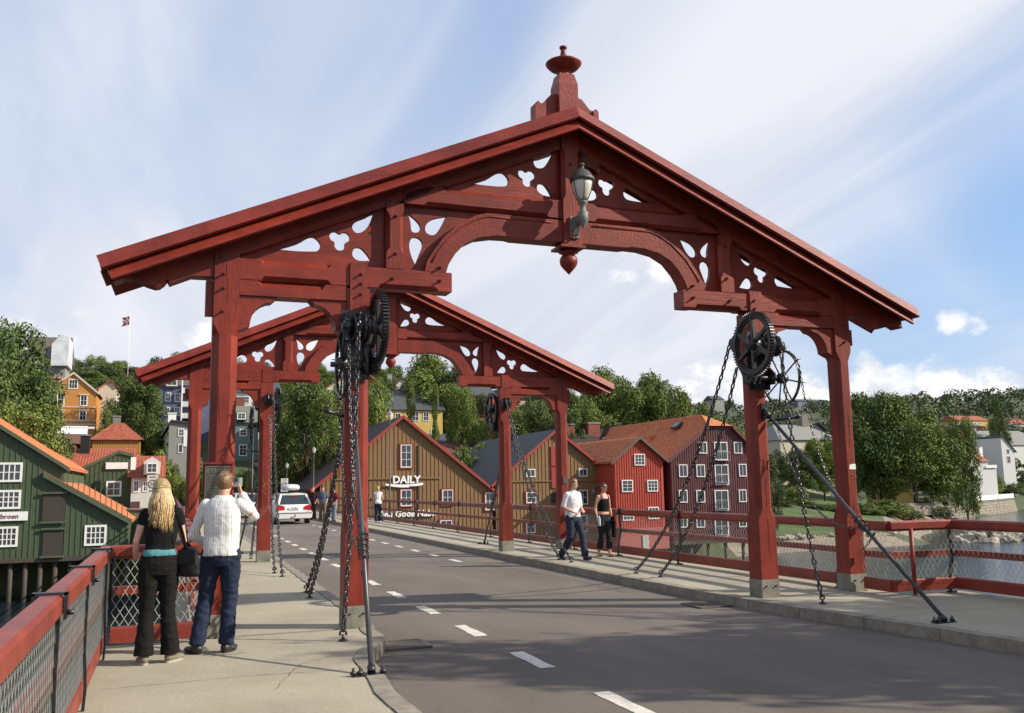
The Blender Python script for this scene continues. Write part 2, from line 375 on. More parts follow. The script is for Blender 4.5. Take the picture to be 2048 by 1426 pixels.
strip('pavement_left', [(-5.75, y) for y in YF if y < -.1]+[(-5.75, -.1)], [(kx(kl, y)-.16, y) for y in YF if y < -.1]+[(kx(kl, -.1)-.16, -.1)], 0, CONC, thick=.4)
strip('pavement_left_beyond_gate', [(-4.85, y) for y in YF if y >= -.0], [(kx(kl, y)-.16, y) for y in YF if y >= -.0], 0, CONC, thick=.4)
strip('kerb_left', [(kx(kl, y)-.15, y) for y in YF], [(kx(kl, y)-.006, y) for y in YF], -.02, KERB, thick=.14)
strip('kerb_left_beyond', [(kx(kl, y)-.16, y) for y in (11.8, 24, 72)], [(kx(kl, y), y) for y in (11.8, 24, 72)], .006, KERB, thick=.16)
strip('pavement_right', [(kx(kr, y)+.18, y) for y in YF if y < -.5]+[(kx(kr, -.5)+.18, -.5)], [(5.75, y) for y in YF if y < -.5]+[(5.75, -.5)], 0, CONC, thick=.4)
strip('pavement_right_beyond_gate', [(kx(kr, y)+.18, y) for y in YF if y >= -.5], [(4.85, y) for y in YF if y >= -.5], 0, CONC, thick=.4)
strip('kerb_right', [(kx(kr, y)+.006, y) for y in YF], [(kx(kr, y)+.17, y) for y in YF], -.02, KERB, thick=.14)
strip('kerb_right_beyond', [(kx(kr, y), y) for y in (11.8, 24, 72)], [(kx(kr, y)+.18, y) for y in (11.8, 24, 72)], .006, KERB, thick=.16)
def kerb_stones(parent, t, w0, w1):
    y = -8.0; i = 0
    while y < 11.8:
        ln = 1.0; a, c = y+.006, y+ln-.006; mb = MB(); n = 5
        ysn = [a+(c-a)*k/(n-1) for k in range(n)]; ch = random.uniform(0, .012); z = .012+random.uniform(-.003, .003)
        vs = [(kx(t, q)+w0, q, z) for q in ysn]+[(kx(t, q)+w1, q, z) for q in ysn]+[(kx(t, q)+w0, q, -.13) for q in ysn]+[(kx(t, q)+w1, q, -.13) for q in ysn]
        fs = [(k, n+k, n+k+1, k+1) for k in range(n-1)]+[(k, k+1, 2*n+k+1, 2*n+k) for k in range(n-1)]+[(n+k+1, n+k, 3*n+k, 3*n+k+1) for k in range(n-1)]+[(0, 2*n, 3*n, n), (n-1, 2*n-1, 4*n-1, 3*n-1)]
        mb.add(vs, fs); mb.build('kerb_stone', KERB, parent); y += ln
def crack(pts, z, parent, w=.006):
    mb = MB(); P = []
    for (x0, y0), (x1, y1) in zip(pts, pts[1:]):
        n = max(2, int(math.hypot(x1-x0, y1-y0)/.07))
        for k in range(n): t = k/n; P.append((x0+(x1-x0)*t+random.uniform(-.018, .018), y0+(y1-y0)*t+random.uniform(-.018, .018)))
    vs = []
    for i, (x, y) in enumerate(P):
        q = P[min(i+1, len(P)-1)]; o = P[max(i-1, 0)]; dx, dy = q[0]-o[0], q[1]-o[1]; l = math.hypot(dx, dy) or 1; ww = w*random.uniform(.3, 1)
        vs += [(x-dy/l*ww, y+dx/l*ww, z), (x+dy/l*ww, y-dx/l*ww, z)]
    mb.add(vs, [(2*i, 2*i+1, 2*i+3, 2*i+2) for i in range(len(P)-1)]); return mb.build('crack', DIRTM, parent, fixn=False)
DIRTM = mat('crack_dirt', (.045, .04, .033), rough=1, var=.3)
kerb_stones(C.objects['kerb_left'], kl, -.155, .004); kerb_stones(C.objects['kerb_right'], kr, -.004, .175)
rd = C.objects['road']; pl_, pr_ = C.objects['pavement_left'], C.objects['pavement_right']; pr2 = C.objects['pavement_right_beyond_gate']
for P_ in ([(1.9, 2.5), (2.0, 4.5), (1.8, 7.5)],): crack(P_, -.117, rd)
for P_ in ([(-5.5, -4.4), (-4.6, -4.25), (-3.4, -4.5)], [(-4.1, -3.0), (-3.75, -2.0), (-3.3, -1.6)], [(-5.45, -2.4), (-4.3, -2.35), (-3.2, -2.45)]): crack(P_, .003, pl_, .004)
for P_ in ([(3.0, -2.1), (4.2, -2.0), (5.3, -2.15)], [(3.2, -5.0), (5.2, -4.9)]): crack(P_, .003, pr_, .004)
for P_ in ([(2.7, 2.4), (4.4, 2.5)], [(2.7, 5.4), (4.4, 5.3)], [(2.7, 8.2), (4.5, 8.3)]): crack(P_, .003, pr2, .004)
# painted dashes
def dash(x, y, w, l, ang=0):
    n = 7; mb = MB(); L_, Rr = [], []
    for i in range(n):
        t = y-l/2+l*i/(n-1); o = ang*(t-y)
        L_.append((x-w/2+o+random.uniform(-.012, .012), t)); Rr.append((x+w/2+o+random.uniform(-.012, .012), t))
    vs = [(*p, -.116) for p in L_]+[(*p, -.116) for p in Rr]
    mb.add(vs, [(i, n+i, n+i+1, i+1) for i in range(n-1)]); return mb
paint = thing('road_markings', 'two rows of worn white dashes painted along the bridge road', 'road markings', (0, 0, 0))
y = -8.2; k = 0
while y < 68:
    dash(-1.5+.02*max(0, min(y, 20))/2, y, .15, .90).build('dash', LINE, paint, fixn=False); y += 2.03
y = 9.9
while y < 34:
    dash(1.33, y, .14, .8).build('dash', LINE, paint, fixn=False); y += 1.9
# drain grates at both kerbs
for gx, gy, lab in ((-2.48, -.75, 'rusty drain grate by the left gate post'), (2.2, .55, 'dark drain grate in front of the right gate post')):
    g = thing('drain_grate', lab, 'drain', (gx, gy, -.116)); mb = MB(); mb.box(-.24, .24, -.24, .24, 0, .006)
    mb.build('pit', DARK, g)
    mb = MB(); mb.box(-.26, -.22, -.26, .26, .0, .02); mb.box(.22, .26, -.26, .26, 0, .02); mb.box(-.22, .22, -.26, -.22, 0, .02); mb.box(-.22, .22, .22, .26, 0, .02)
    for i in range(6): mb.box(-.22, .22, -.19+i*.068, -.155+i*.068, .007, .018)
    mb.build('grille', mat('rusty_grate', (.10, .085, .07), rough=.8, var=.3), g)
# bridge piers and girders seen from the side
for yy, lb in ((-2.5, 'grey masonry pier under the near portal'), (13.5, 'grey masonry pier under the far portal'), (40, 'grey masonry pier under the far half of the bridge')):
    MB().box(-4.6, 4.6, yy-.9, yy+.9, -10, -.97).build('bridge_pier', mat('pier_masonry', (.2, .19, .17), rough=.9, var=.25), label=lb, cat='bridge pier', group='bridge piers')
gb = MB()
for xx in (-4.7, -2.4, 0, 2.4, 4.7): gb.box(xx-.15, xx+.15, -30, 73, -.95, -.45)
gb.build('bridge_girder', TIMBER, label='dark girders under the bridge deck', cat='bridge girder')

# ------------------------------------------------------------------ the gate portals
def teardrop(pts, n=3):
    """closed smooth loop through control points; the first one stays a sharp tip"""
    P = [Vector((*p, 0)) for p in pts]; out = []; k = len(P); cc = sum(P, Vector())/k; P = [cc+(p-cc)*1.07 for p in P]
    for i in range(k):
        a, b, c, d = P[i-1], P[i], P[(i+1) % k], P[(i+2) % k]
        if i == 0: a = b
        if (i+1) % k == 0: d = c
        for j in range(n):
            t = j/n; t2 = t*t; t3 = t2*t
            q = .5*((2*b)+(c-a)*t+(2*a-5*b+4*c-d)*t2+(3*b-a-3*c+d)*t3); out.append((q.x, q.y))
    return out
def trefoil(cx, cz, r=.052, ro=.058, rot=0):
    r *= 1.12; ro *= 1.08
    out = []
    for k in range(3):
        a0 = rot+k*2*PI/3; ox, oz = cx+ro*math.cos(a0), cz+ro*math.sin(a0)
        for j in range(7):
            a = a0+R(-112)+R(224)*j/6; out.append((ox+r*math.cos(a), oz+r*math.sin(a)))
    return out
SL = .432
ZT = lambda x: 6.62-SL*abs(x)       # upper surface of the roof
def build_portal():
    T = thing('bridge_portal', 'red wooden gate portal nearest the camera with carved gable and lantern', 'gate portal', (.03, 0, 0), R(.8), group='portals of the old drawbridge')
    h = .1415; PY = .1415
    C4 = lambda c: (c, c, c, c)
    # posts
    for sx in (-1, 1):
        for px, top, ch1 in ((2.9, 4.02, 3.25), (4.44, 4.42, 3.52)):
            mb = MB(); c = .075
            mb.cbeam((sx*px, PY, .24), (sx*px, PY, top), 2*h, 2*h, (1, 0, 0), (0, 1, 0),
                     [(0, C4(0)), (.82, C4(0)), (.98, C4(c)), (ch1-.24-.14, C4(c)), (ch1-.24, C4(0)), (-0.0001, C4(0))])
            p = mb.build('post', REDV, T)
            mb = MB(); mb.box(sx*px-h-.006, sx*px+h+.006, PY-h-.006, PY+h+.006, -.02, .25); mb.build('post_shoe', SHOE, p)
            for zz in (.09, .12):
                for o in (-.08, .08):
                    if zz == .12: continue
                    mb = MB(); mb.tube([(sx*px+o, PY-h-.006, .16), (sx*px+o, PY-h-.03, .16)], .012, 6); mb.build('shoe_bolt', IRON, p)
    s_ = 1
    for sx in (-1, 1):
        F = lambda x, y, z, sx=sx: (sx*x, y, z)
        # stacked tie beams
        mb = MB(); L_ = 4.29-1.70
        c = .055
        mb.cbeam((sx*4.295, PY, 4.175), (sx*1.70, PY, 4.175), .27, .25, (0, 1, 0), (0, 0, 1),
                 [(0, C4(0)), (.22, C4(0)), (.27, (c, 0, 0, c)), (1.02, (c, 0, 0, c)), (1.07, C4(0)), (1.62, C4(0)), (1.67, (c, c, 0, 0)), (L_-.22, (c, c, 0, 0)), (L_-.17, C4(0)), (L_, C4(0))])
        mb.build('tie_beam', REDH, T)
        mb = MB(); L_ = 4.295-3.04
        mb.cbeam((sx*4.295, PY, 3.953), (sx*3.045, PY, 3.953), .27, .185, (0, 1, 0), (0, 0, 1),
                 [(0, C4(0)), (.2, C4(0)), (.25, (0, 0, c+.02, c+.02)), (.95, (0, 0, c+.02, c+.02)), (1.0, C4(0)), (L_, C4(0))])
        mb.build('tie_beam', REDH, T)
        # curved spandrel brackets under the lower tie beam
        for x0, d in ((4.30, -1), (3.04, 1)):
            pr = [(x0, 3.858), (x0, 3.44)]; pr += [(x0+d*.07, 3.47), (x0+d*.13, 3.50)]
            for j in range(7):
                a = R(8+80*j/6); pr.append((x0+d*(.13+.26*(1-math.cos(a))), 3.50+.30*math.sin(a)))
            pr += [(x0+d*.44, 3.858)]
            mb = MB(); mb.prism(pr, PY-.11, PY+.11, fn=F); mb.build('spandrel_bracket', RED, T)
        # plank scarfed on the inner post head, with bolts
        mb = MB(); mb.prism([(2.795, 4.02), (2.795, 4.34), (3.005, 4.34), (3.005, 4.02)], -.012, .29, fn=F); mb.build('post_head', REDV, T)
        mb = MB(); mb.prism([(3.005, 4.30), (3.005, 3.62), (2.93, 3.56), (2.80, 3.62), (2.80, 4.30)], -.020, .0, fn=F); mb.build('post_face_plank', REDV, T)
        # queen post, chamfered
        mb = MB(); c = .05
        mb.cbeam((sx*2.445, PY, 4.303), (sx*2.445, PY, ZT(2.445)-.36), .225, .28, (1, 0, 0), (0, 1, 0),
                 [(0, C4(0)), (.2, C4(0)), (.27, C4(c)), (.68, C4(c)), (.75, C4(0)), (.85, C4(0))])
        mb.build('queen_post', REDV, T)
        # rafter with carved tail (profile in the gable plane)
        lo = lambda x: ZT(x)-.415; hi = lambda x: ZT(x)-.135
        pr = [(-.0, hi(0)), (5.62, hi(5.62)), (5.64, 3.93), (5.54, 3.975), (5.46, 3.985), (5.39, 3.968), (5.30, 3.93), (5.21, 3.905), (5.16, 3.915), (5.11, 3.96), (5.085, 4.0), (5.06, 3.955),
              (4.83, 4.06), (4.585, 4.062), (4.585, 4.22), (4.30, lo(4.30)), (3.9, lo(3.9)), (0, lo(0))]
        pr = [pr[0]]+pr[1:]
        mb = MB(); mb.prism(pr, PY-.12, PY+.12, fn=F); mb.build('rafter', REDH, T)
        # lower facing strip of the rafter: chamfered moulding between the posts
        for xa, xb in ((4.2, 2.58), (2.31, .17)):
            mb = MB(); zz = lambda x: lo(x)+.05
            ln = math.hypot(xb-xa, SL*(xb-xa)); c = .045
            mb.cbeam((sx*xa, PY, zz(xa)-.012), (sx*xb, PY, zz(xb)-.012), .27, .12, (0, 1, 0), (-SL*sx, 0, 1),
                     [(0, C4(0)), (.35, C4(0)), (.42, (c, c, 0, 0)), (ln-.26, (c, c, 0, 0)), (ln-.2, C4(0)), (ln, C4(0))])
            mb.build('rafter_moulding', REDH, T)
        # collar beam
        mb = MB(); ln = 2.33-.14; c = .05
        mb.cbeam((sx*2.33, PY, 5.285), (sx*.14, PY, 5.285), .27, .25, (0, 1, 0), (0, 0, 1),
                 [(0, (0, 0, .0, .0)), (.25, (0, 0, 0, 0)), (.31, (c, c, 0, 0)), (.52, (c, c, 0, 0)), (.57, (c, c, c, c)), (ln-.25, C4(c)), (ln-.19, C4(0)), (ln, C4(0))])
        mb.build('collar_beam', REDH, T)
        # arch brace
        outp = [(.14, 5.135), (1.22, 5.135), (1.36, 5.095), (1.58, 4.97), (1.80, 4.77), (1.94, 4.58), (2.03, 4.43), (2.06, 4.302)]
        inn = [(1.78, 4.302), (1.745, 4.41), (1.66, 4.55), (1.52, 4.70), (1.33, 4.80), (1.10, 4.845), (.90, 4.85), (.82, 4.835), (.14, 4.835)]
        mb = MB(); mb.prism(outp+inn, PY-.135, PY+.135, fn=F); mb.build('arch_brace', RED, T)
        # chamfer-like raised rib on the arch face
        mid = [(.30, 5.09), (1.20, 5.09), (1.33, 5.05), (1.55, 4.93), (1.765, 4.735), (1.90, 4.545), (1.97, 4.42)]
        mb = MB(); mb.tube([(sx*a, PY-.135, b) for a, b in mid], .013, 5); mb.build('arch_bead', RED, T)
        # fretwork panels
        y0, y1 = PY-.03, PY+.03
        P1 = [(4.30, 4.29), (2.55, 4.29), (2.55, lo(2.55)+.04), (4.30, lo(4.30)+.02)]
        mb = MB(); mb.prism(P1, y0, y1, [teardrop([(3.84, 4.47), (3.63, 4.55), (3.49, 4.64), (3.41, 4.63), (3.36, 4.56), (3.39, 4.49), (3.45, 4.475), (3.63, 4.465)]),
            trefoil(3.115, 4.645, .060, .066, R(30)), teardrop([(2.70, 5.02), (2.75, 4.88), (2.83, 4.78), (2.91, 4.76), (2.955, 4.82), (2.91, 4.895), (2.80, 4.95)]),
            teardrop([(2.73, 4.415), (2.88, 4.405), (2.95, 4.46), (2.93, 4.545), (2.86, 4.56), (2.79, 4.50)])], fn=F); mb.build('fretwork_panel', REDH, T)
        P2 = [(2.34, 4.28), (1.98, 4.28), (1.93, 4.5), (1.72, 4.78), (1.5, 4.96), (1.22, 5.10), (1.22, 5.18), (2.34, 5.18)]
        mb = MB(); mb.prism(P2, y0, y1, [teardrop([(2.25, 5.06), (2.13, 4.97), (2.085, 4.89), (2.13, 4.83), (2.20, 4.84), (2.215, 4.95)]),
            teardrop([(1.75, 5.06), (1.83, 4.90), (1.91, 4.815), (2.00, 4.835), (2.01, 4.92), (1.92, 5.01)]),
            teardrop([(2.155, 4.41), (2.215, 4.55), (2.225, 4.68), (2.17, 4.75), (2.09, 4.73), (2.06, 4.66), (2.095, 4.56)])], fn=F); mb.build('fretwork_panel', REDH, T)
        P3 = [(2.0, 5.40), (.14, 5.40), (.14, lo(.14)+.04), (2.0, lo(2.0)+.02)]
        mb = MB(); mb.prism(P3, y0, y1, [teardrop([(1.36, 5.555), (1.17, 5.63), (1.03, 5.725), (.94, 5.735), (.875, 5.66), (.90, 5.58), (1.0, 5.555), (1.2, 5.55)]),
            trefoil(.60, 5.725, .060, .066, R(30)), teardrop([(.20, 6.13), (.28, 5.98), (.36, 5.89), (.45, 5.88), (.49, 5.95), (.44, 6.02), (.32, 6.06)]),
            teardrop([(.24, 5.49), (.37, 5.50), (.45, 5.56), (.43, 5.64), (.355, 5.65), (.29, 5.58)])], fn=F); mb.build('fretwork_panel', REDH, T)
        # seams between the boards of each panel
        # roof: deck boards running down the slope, two stepped barge boards front and back
        u = Vector((sx, 0, -SL)).normalized(); nrm = Vector((sx*SL, 0, 1)).normalized(); ln = 5.80*math.sqrt(1+SL*SL)
        def slope_board(name, y0, y1, d0, d1, l0, l1, m, off=0):
            mb = MB(); a = Vector((0, 0, ZT(0)))+u*l0; b = Vector((0, 0, ZT(0)))+u*l1
            P = [a+nrm*d0, b+nrm*d0, b+nrm*d1, a+nrm*d1]
            # mitre the ridge end so left and right boards meet on x = 0
            if l0 == 0:
                P[0] = Vector((0, 0, ZT(0)+d0*math.sqrt(1+SL*SL))); P[3] = Vector((0, 0, ZT(0)+d1*math.sqrt(1+SL*SL)))
            vs = [(p.x, y0, p.z) for p in P]+[(p.x, y1, p.z) for p in P]
            mb.add(vs, [(0, 1, 2, 3), (7, 6, 5, 4), (0, 4, 5, 1), (1, 5, 6, 2), (2, 6, 7, 3), (3, 7, 4, 0)]); return mb.build(name, m, T)
        for yb in (-.27, -.105, .06, .225, .39): slope_board('roof_board', yb+.003, yb+.162, -.09, -.055, 0, ln-.06, REDH)
        def barge(sec, l1):
            mb = MB(); ru = math.sqrt(1+SL*SL); P = []
            for yy, dd in sec: P.append((Vector((0, yy, ZT(0)+dd*ru)), Vector((0, yy, ZT(0)))+u*l1+nrm*dd))
            vs = [q[0] for q in P]+[q[1] for q in P]; k = len(P)
            mb.add(vs, [(i, (i+1) % k, k+(i+1) % k, k+i) for i in range(k)]+[tuple(range(k)), tuple(range(k, 2*k))[::-1]]); mb.build('bargeboard', REDH, T)
        tip = ln if sx < 0 else ln-.12
        for fl_ in (lambda y_: y_, lambda y_: .283-y_):
            barge([(fl_(-.335), -.118), (fl_(-.235), .046), (fl_(-.200), .028), (fl_(-.300), -.136)], tip)
            barge([(fl_(-.318), -.262), (fl_(-.222), -.110), (fl_(-.192), -.125), (fl_(-.288), -.277)], tip-.05)
        slope_board('cover_strip', -.20, .48, .0, .028, 0, tip-.01, REDH)
        # bolts with washers
        for bx, bz in ((4.47, 4.10), (4.47, 3.93), (4.47, 3.66), (2.87, 4.20), (2.87, 4.08), (2.87, 3.95), (2.47, 4.18), (2.43, 4.50), (2.43, 4.98), (2.45, 5.27), (1.86, 4.36), (1.86, 4.19), (4.50, 4.30)):
            mb = MB(); y0_ = -.02 if 2.8 < bx < 3 else 0
            mb.tube([(sx*bx, y0_+.01, bz), (sx*bx, y0_-.05, bz)], .014, 6, smooth=False); mb.tube([(sx*bx, y0_, bz), (sx*bx, y0_-.01, bz)], .024, 8, smooth=False)
            mb.build('bolt', RED, T)
    mb = MB(); mb.box(2.455+2.13, 2.455+2.21, .05, .23, 3.62, 3.86); mb.build('cheek_block', RED, T)
    mb = MB(); mb.box(-4.665, -4.585, .05, .23, 3.62, 4.02); mb.build('cheek_block', RED, T)
    # king post and pendant
    mb = MB(); c = .045
    mb.cbeam((0, PY-.02, 4.80), (0, PY-.02, 6.5), .275, .30, (1, 0, 0), (0, 1, 0), [(0, C4(0)), (.62, C4(0)), (.69, C4(c)), (1.30, C4(c)), (1.37, C4(0)), (1.70, C4(0))])
    mb.build('king_post', REDV, T)
    for bz in (4.88, 4.93, 4.98, 5.92): MB().tube([(-.02, -.03, bz), (-.02, -.09, bz)], .014, 6, smooth=False).build('bolt', RED, T)
    mb = MB(); mb.box(-.18, .18, PY-.18, PY+.18, 4.765, 4.80)
    mb.lathe([(.08, 4.77), (.11, 4.745), (.135, 4.735), (.135, 4.725), (.07, 4.71), (.09, 4.69), (.115, 4.655), (.125, 4.61), (.115, 4.56), (.08, 4.51), (.04, 4.465), (.0, 4.42)], (0, PY, 0), 20)
    mb.build('pendant', RED, T)
    # saddle on the ridge and finial
    for sx in (-1, 1):
        F = lambda x, y, z, sx=sx: (sx*x, y, z)
        pr = [(.0, 6.66), (.45, 6.47), (.45, 6.76), (.41, 6.78), (.35, 6.80), (.30, 6.86), (.24, 6.93), (.14, 6.96), (0, 6.96)]
        MB().prism(pr, PY-.06, PY+.06, fn=F).build('saddle_board', RED, T)
        MB().prism([(.40, 6.50), (.48, 6.46), (.48, 6.77), (.44, 6.81), (.40, 6.78)], PY-.09, PY+.09, fn=F).build('saddle_end', RED, T)
    mb = MB(); hw = .145
    mb.cbeam((0, PY, 6.60), (0, PY, 7.10), 2*hw, 2*hw, (1, 0, 0), (0, 1, 0), [(0, C4(.004)), (.5, C4(.004))])
    mb.add([(sx*a, PY+sy*a, z) for z, a in ((7.10, hw), (7.22, hw*.8), (7.26, hw*.76)) for sx, sy in ((-1, -1), (1, -1), (1, 1), (-1, 1))],
           [(i*4+j, i*4+(j+1) % 4, i*4+4+(j+1) % 4, i*4+4+j) for i in range(2) for j in range(4)]+[(8, 9, 10, 11)])
    mb.build('finial_block', RED, T)
    MB().lathe([(.06, 7.26), (.085, 7.27), (.085, 7.29), (.06, 7.30), (.13, 7.33), (.20, 7.375), (.245, 7.425), (.255, 7.445), (.245, 7.455), (.13, 7.475), (.07, 7.50), (.05, 7.55), (.037, 7.63), (.034, 7.67), (.052, 7.675), (.052, 7.70), (0, 7.705)], (0, PY, 0), 28).build('finial', RED, T)
    return T
portal = build_portal()
portal2 = copy_tree(portal, loc=(-.06, 10.45+.283, 0), rz=PI, label='red wooden gate portal at the far side of the drawbridge span')
# white marks and tape on the posts
def graffiti(root_portal, x, z, pts, col, name='graffiti'):
    m = mat('scratch_'+name, col, rough=.8, var=.2); mb = MB()
    for st in pts: mb.tube([(x+a, -.0045, z+b) for a, b in st], .004, 4, smooth=False)
    return mb.build(name, m, root_portal)
graffiti(portal, 4.44, 1.62, [[(-.02, .06), (.03, .05), (.0, 0), (.04, .01)], [(.05, .05), (.06, 0), (.09, .04)]], (.45, .25, .2), 'chalk_scrawl')
MB().prism([(4.40, 1.76), (4.52, 1.755), (4.52, 1.83), (4.49, 1.84), (4.41, 1.825)], -.004, .0).build('torn_sticker', WHITE, portal)
graffiti(portal, 2.9, 1.9, [[(-.05, 0), (.0, .0), (-.03, -.16)], [(.03, -.02), (.08, -.0), (.05, -.12), (.09, -.15)]], (.09, .02, .02), 'scratched_scrawl')

def scrawl(root, x, z, strokes, m, y=-.0035, w=.003, name='scrawl'):
    mb = MB()
    for st in strokes: mb.tube([(x+a, y, z+c) for a, c in st], w, 4, smooth=False)
    return mb.build(name, m, root)
CRK = mat('timber_crack', (.03, .008, .006), rough=.9)
rc = random.Random(9)
for root, yy in ((portal, -.0015), (portal2, .2845)):
    for px_, zz in ((-2.9, .75), (2.9, 1.25), (-4.44, 2.4), (4.44, 2.1), (-2.9, 2.2), (2.9, .6), (4.44, .8), (-4.44, 3.75)):
        st = [(rc.uniform(-.02, .02), 0)]
        for k in range(9): st.append((st[-1][0]+rc.uniform(-.006, .006), st[-1][1]+rc.uniform(.03, .07)))
        scrawl(root, px_+rc.uniform(-.03, .03), zz, [st], CRK, yy, .0018, 'crack')
ORG = mat('orange_chalk', (.50, .20, .05), rough=.9); GRC = mat('grey_scratch', (.35, .20, .17), rough=.9)
scrawl(portal2, 2.9, 1.45, [[(-.06, .30), (.02, .24), (-.03, .16), (.05, .12), (-.02, .03)], [(.04, .34), (.0, .28), (.06, .2)]], ORG, .2855, .0045)
scrawl(portal2, 2.9, .95, [[(-.08+i*.03, .30-i*.02), (-.02+i*.03, .12-i*.03)] for i in range(5)], GRC, .2855, .003)
scrawl(portal2, -2.9, 1.25, [[(-.03, .4), (-.05, .33), (.0, .30), (-.04, .24), (.03, .2), (-.01, .1)], [(-.02, -.08), (.01, -.16), (.04, -.06)]], GRC, .2855, .003)
MB().box(-4.50, -4.40, .283, .30, 1.62, 1.80).build('notice_plate', mat('notice_plate_green', (.05, .07, .06)), portal2)
# ------------------------------------------------------------------ winches
def gear_mesh():
    mb = MB(); r = .44; w = .036
    mb.lathe([(r-.055, -w), (r-.012, -w), (r-.012, w), (r-.055, w), (r-.055, -w)], n=48, axis='x', smooth=False)
    for i in range(64):
        a = 2*PI*i/64; cy, sy = math.cos(a), math.sin(a)
        mb.obox((0, (r+.004)*cy, (r+.004)*sy), Vector((1, 0, 0)), Vector((0, -sy, cy)), Vector((0, cy, sy)), w, .010, .014)
    mb.lathe([(r-.085, -.018), (r-.05, -.018), (r-.05, .018), (r-.085, .018), (r-.085, -.018)], n=48, axis='x', smooth=False)
    return mb
def build_winch():
    W = thing('winch', 'black iron winch on the left inner post of the near portal', 'winch', (0, 0, 0), group='winches of the drawbridge')
    g = gear_mesh().build('gear_wheel', IRON, W, loc=(-2.705, -.33, 3.49))
    mb = MB(); mb.lathe([(0, -.09), (.075, -.09), (.085, -.05), (.085, .05), (.075, .09), (0, .09)], n=16, axis='x'); mb.build('hub', IRON, g)
    for i in range(6):
        a = 2*PI*(i+.5)/6; mb = MB(); d = Vector((0, math.cos(a), math.sin(a))); t = Vector((0, -d.z, d.y)); ax = Vector((1, 0, 0))
        P = []
        for rr, wd in ((.06, .034), (.36, .024)):
            P += [d*rr+t*wd+ax*.016, d*rr-t*wd+ax*.016, d*rr-t*wd-ax*.016, d*rr+t*wd-ax*.016]
        mb.add(P, [(0, 1, 5, 4), (1, 2, 6, 5), (2, 3, 7, 6), (3, 0, 4, 7), (0, 3, 2, 1), (4, 5, 6, 7)]); mb.bar(d*.05+ax*.02, d*.38+ax*.02, .012, .05, t); mb.build('spoke', IRON, g)
    MB().tube([(-3.13, -.33, 3.49), (-2.60, -.33, 3.49)], .038, 12).build('main_shaft', IRON, W)
    MB().tube([(-3.22, -.12, 3.06), (-2.62, -.12, 3.06)], .032, 12).build('hand_shaft', IRON, W)
    mb = MB()
    for x in (-3.055, -2.80):
        mb.prism([(-.36, 3.42), (-.35, 3.58), (-.24, 3.62), (-.0, 3.70), (-.0, 2.97), (-.18, 2.97), (-.20, 3.12), (-.08, 3.22), (-.10, 3.34)], x-.014, x+.014, fn=lambda a, b, c: (b, a, c))
        mb.lathe([(.07, -.05), (.07, .05)], (x, -.33, 3.49), 14, axis='x'); mb.lathe([(.06, -.04), (.06, .04)], (x, -.12, 3.06), 14, axis='x')
    mb.box(-3.09, -2.73, -.03, -.002, 2.90, 3.74)
    mb.build('bearing_bracket', IRON, W)
    mb = MB()
    for x in (-3.02, -2.80):
        for z in (3.68, 3.58, 3.02, 2.94): mb.tube([(x, -.03, z), (x, -.06, z)], .02, 6, smooth=False)
    mb.build('bracket_bolt', IRON, W)
    MB().lathe([(.15, -.07), (.15, -.05), (.10, -.045), (.09, 0), (.10, .045), (.15, .05), (.15, .07)], (-2.93, -.33, 3.49), 20, axis='x').build('chain_drum', IRON, W)
    MB().lathe([(.15, -.05), (.15, -.035), (.11, -.02), (.11, .02), (.15, .035), (.15, .05)], (-2.87, .36, 3.62), 20, axis='x').build('rear_sheave', IRON, W)
    MB().tube([(-3.0, .36, 3.62), (-2.74, .36, 3.62)], .025, 8).build('sheave_axle', IRON, W)
    MB().box(-2.99, -2.94, .28, .42, 3.54, 3.70).box(-2.80, -2.75, .28, .42, 3.54, 3.70).build('sheave_cheek', IRON, W)
    mb = MB(); mb.lathe([(.09, -.05), (.09, .05)], (-2.69, -.12, 3.06), 12, axis='x')
    for i in range(12):
        a = 2*PI*i/12; mb.obox((-2.69, -.12+.095*math.cos(a), 3.06+.095*math.sin(a)), Vector((1, 0, 0)), Vector((0, -math.sin(a), math.cos(a))), Vector((0, math.cos(a), math.sin(a))), .05, .012, .02)
    mb.build('pinion', IRON, W)
    cwl = MB(); r = .40
    cwl.lathe([(r-.018, -.012), (r+.006, -.02), (r+.006, .02), (r-.018, .012), (r-.018, -.012)], n=40, axis='x', smooth=False)
    cw = cwl.build('chain_wheel', IRON, W, loc=(-3.22, -.12, 3.06))
    MB().lathe([(0, -.08), (.06, -.08), (.075, -.04), (.075, .04), (.05, .07), (0, .07)], n=14, axis='x').build('hub', IRON, cw)
    for i in range(8):
        a = 2*PI*(i+.3)/8; d = Vector((0, math.cos(a), math.sin(a)))
        MB().tube([d*.06, d*.39], .011, 6).build('spoke', IRON, cw)
        mb = MB(); mb.tube([d*.39, d*.455], [.009, .005], 5)
        for s2 in (-1, 1):
            mb.tube([d*.41, d*.46+Vector((s2*.05, 0, 0))], [.009, .004], 5)
        mb.build('rim_fork', IRON, cw)
    MB().tube([(-3.05, -.02, 2.46), (-3.30, -.32, 2.49)], .022, 8).tube([(-3.30, -.32, 2.49), (-3.31, -.36, 2.52)], .03, 8).build('chain_guide', IRON, W)
    return W
winch = build_winch()
def mirror_copy(root, label, name=None):
    """mirror in x: copies carry scale -1 on the root"""
    r = copy_tree(root, label=label); r.scale = (-1, 1, 1); return r
winchR = mirror_copy(winch, 'black iron winch on the right inner post of the near portal')
for o_ in KIDS(winch):
    if o_.name.startswith('chain_wheel'): o_.location = (-3.10, -.22, 3.06)
for o_ in KIDS(winchR):
    if o_.name.startswith('gear_wheel'): o_.location = (-2.63, -.31, 3.51)
for src, lab in ((winch, 'black iron winch on the right inner post of the far portal'), (winchR, 'black iron winch on the left inner post of the far portal')):
    w = copy_tree(src, loc=(-.04, 10.733, 0), rz=PI, label=lab)

